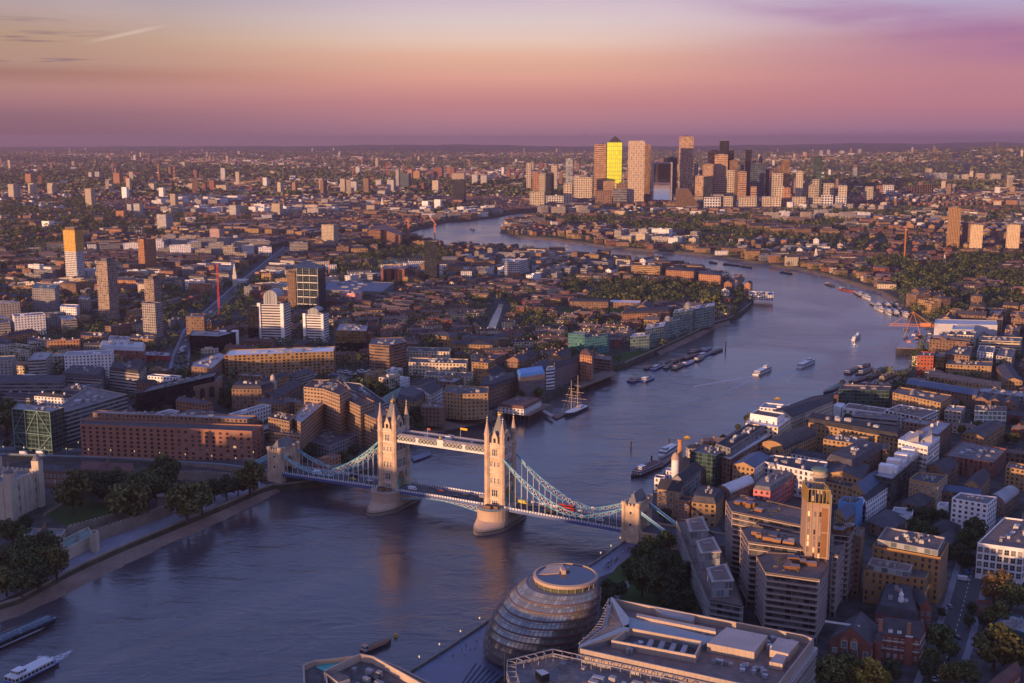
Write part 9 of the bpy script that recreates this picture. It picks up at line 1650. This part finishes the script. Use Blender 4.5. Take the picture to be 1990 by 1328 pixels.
# ------------------------------------------------------------------ the distant plain
rnd = random.Random(314)
lat = lambda x, y: math.sin(x / 910 + 1.3) * math.cos(y / 1270) + .6 * math.sin(x / 370 + y / 520) + .4 * math.sin(y / 210 - x / 640)
hr = lambda x, y: max(0, min(1, (y - 7600) / 2700)) * HILLH(995 + F * x / y) * .9 if y < 13000 and x > 1500 else 0
for _ in range(26000):
 y = 4700 + 15500 * rnd.random() ** 1.5; x = rnd.uniform(-.475, .475) * y; px_, py_ = proj((x, y, GZ))
 if lat(x, y) + rnd.uniform(-.7, .7) < -.15 or (y < 5200 and 1000 < px_ < 1660): continue
 w_, d_, h_ = rnd.uniform(10, 44) * (1 + y / 16000), rnd.uniform(9, 16) * (1 + y / 16000), rnd.choice([6, 7, 8, 9, 11, 13, 17]); 
 if rnd.random() < .011: w_, d_, h_ = rnd.uniform(16, 24), rnd.uniform(14, 20), rnd.uniform(35, 75)
 elif rnd.random() < .03: w_, d_, h_ = rnd.uniform(90, 220), rnd.uniform(40, 80), rnd.uniform(8, 13)
 zb = GZ - 3 + hr(x, y); ang = rnd.choice([-.4, .2, 1.1, -.1]) + rnd.uniform(-.1, .1); far.prism(rect(x, y, w_, d_, ang), zb, zb + h_ + 3, FI[rnd.choice(['wall_yel', 'wall_brn', 'wall_crm', 'wall_wht', 'grid_crm', 'wall_con', 'wall_brn', 'wall_brn', 'wall_red'])], FI[rnd.choice(['slate', 'flat_roof', 'roof_tile', 'roof_light', 'roof_brown', 'flat_roof'])], 5, 3.2)
tag(far.build('distant_city', [M[n_] for n_ in FM]), kind='stuff')
for _ in range(22000):
 y = 4700 + 15000 * rnd.random() ** 1.4; x = rnd.uniform(-.475, .475) * y
 if lat(x, y) + rnd.uniform(-.8, .8) > .35: continue
 s_ = rnd.uniform(.9, 2.0) * (1 + y / 14000); b0 = rnd.choice([0, 1, 1, 2]); zb = GZ + hr(x, y)
 for _ in range(5):
  v_ = Vector((rnd.gauss(0, 1), rnd.gauss(0, 1), rnd.gauss(.3, 1))).normalized(); q_ = Vector((x + v_.x * 8 * s_, y + v_.y * 5 * s_, zb + (4.5 + v_.z * 2.6) * s_)); u = Vector((rnd.uniform(-1, 1), rnd.uniform(-1, 1), rnd.uniform(-.3, .3))).normalized() * 4.6 * s_; w_ = Vector((rnd.uniform(-.5, .5), rnd.uniform(-.5, .5), 1)).normalized() * 2.8 * s_
  b_i = len(wv); wv += [q_ - u, q_ - w_, q_ + u, q_ + w_]; wf.append((b_i, b_i + 1, b_i + 2, b_i + 3)); wmi.append(b0)
me = bpy.data.meshes.new('woodland'); me.from_pydata([tuple(v_) for v_ in wv], [], wf)
for n_ in WF: me.materials.append(M[n_])
me.polygons.foreach_set('material_index', wmi); wo = bpy.data.objects.new('woodland', me); COL.objects.link(wo); tag(wo, kind='stuff')
# ------------------------------------------------------------------ unseen towers added for the upstream city, sized to shade the near river
UP = [(-640, 930, 90, 60, 62), (-700, 800, 110, 70, 70), (-640, 650, 100, 60, 68), (-600, 515, 80, 60, 68), (-680, 400, 90, 70, 80), (-570, 300, 80, 50, 72), (-690, 230, 70, 60, 84), (-570, 190, 70, 50, 80), (-640, 60, 60, 60, 74), (-600, -40, 80, 60, 74), (-580, -150, 90, 60, 92), (-700, -250, 90, 80, 108), (-560, -270, 90, 60, 100), (-420, -360, 100, 60, 106), (-470, -210, 70, 50, 84), (-330, -230, 80, 50, 86), (-260, -420, 110, 60, 108), (-420, -520, 110, 60, 114), (-120, -520, 110, 60, 100), (-600, -420, 90, 70, 118)]
for i, (x, y, w_, d_, h_) in enumerate(UP):
 m = MB(); p = rect(x, y, w_, d_, .4); m.prism(p, -1, h_, 0, 1, 4, 3.6); m.prism(offset(p, 6), h_, h_ + 6, 0, 1, 4, 3.6); o = m.build('shade_tower', [M[('glass_dark', 'grid_con', 'band_con')[i % 3]], M['flat_roof']], None, (x, y, GZ)); tag(o, 'office tower of the financial quarter standing outside the view, ' + ['nearest the castle', 'beside the upstream bank', 'behind the viewer'][min(2, i // 7)], 'office tower', 'office towers of the upstream city')
# ------------------------------------------------------------------ labels that single each repeat out
from collections import defaultdict
gr = defaultdict(list)
LP = [(n_.replace('the the', 'the'), x, y) for n_, x, y in LAND if -50 < x < 2040]
for o, ph, x, y in AUTO:
 n_, lx, ly = min(LP, key=lambda l: (l[1] - x) ** 2 + ((l[2] - y) * 1.8) ** 2)
 dx, dy = x - lx, (y - ly) * 1.8
 rel = ('right of' if dx > 0 else 'left of') if abs(dx) > abs(dy) else ('below' if dy > 0 else 'behind')
 gr[(ph, rel, n_)].append((dx * dx + dy * dy, o))
ORD = ['nearest', 'second', 'third', 'fourth', 'fifth', 'sixth', 'seventh', 'eighth', 'ninth', 'tenth', 'eleventh', 'twelfth'] + ['%dth' % i for i in range(13, 80)]
for (ph, rel, n_), l in gr.items():
 l.sort(key=lambda t_: t_[0])
 for i, (_, o) in enumerate(l):
  base_ = ph.split(); 
  w_ = (ph + ' ' + rel + ' ' + n_).split()
  if len(l) > 1: w_ = (ph + ', ' + ('' if i else '') + ORD[i] + ('' if i == 0 else ' nearest') + ' ' + rel + ' ' + n_).split()
  if len(w_) > 16: w_ = [v_ for v_ in w_ if v_ not in ('mid', 'sized', 'with')][:16]
  o['label'] = ' '.join(w_)
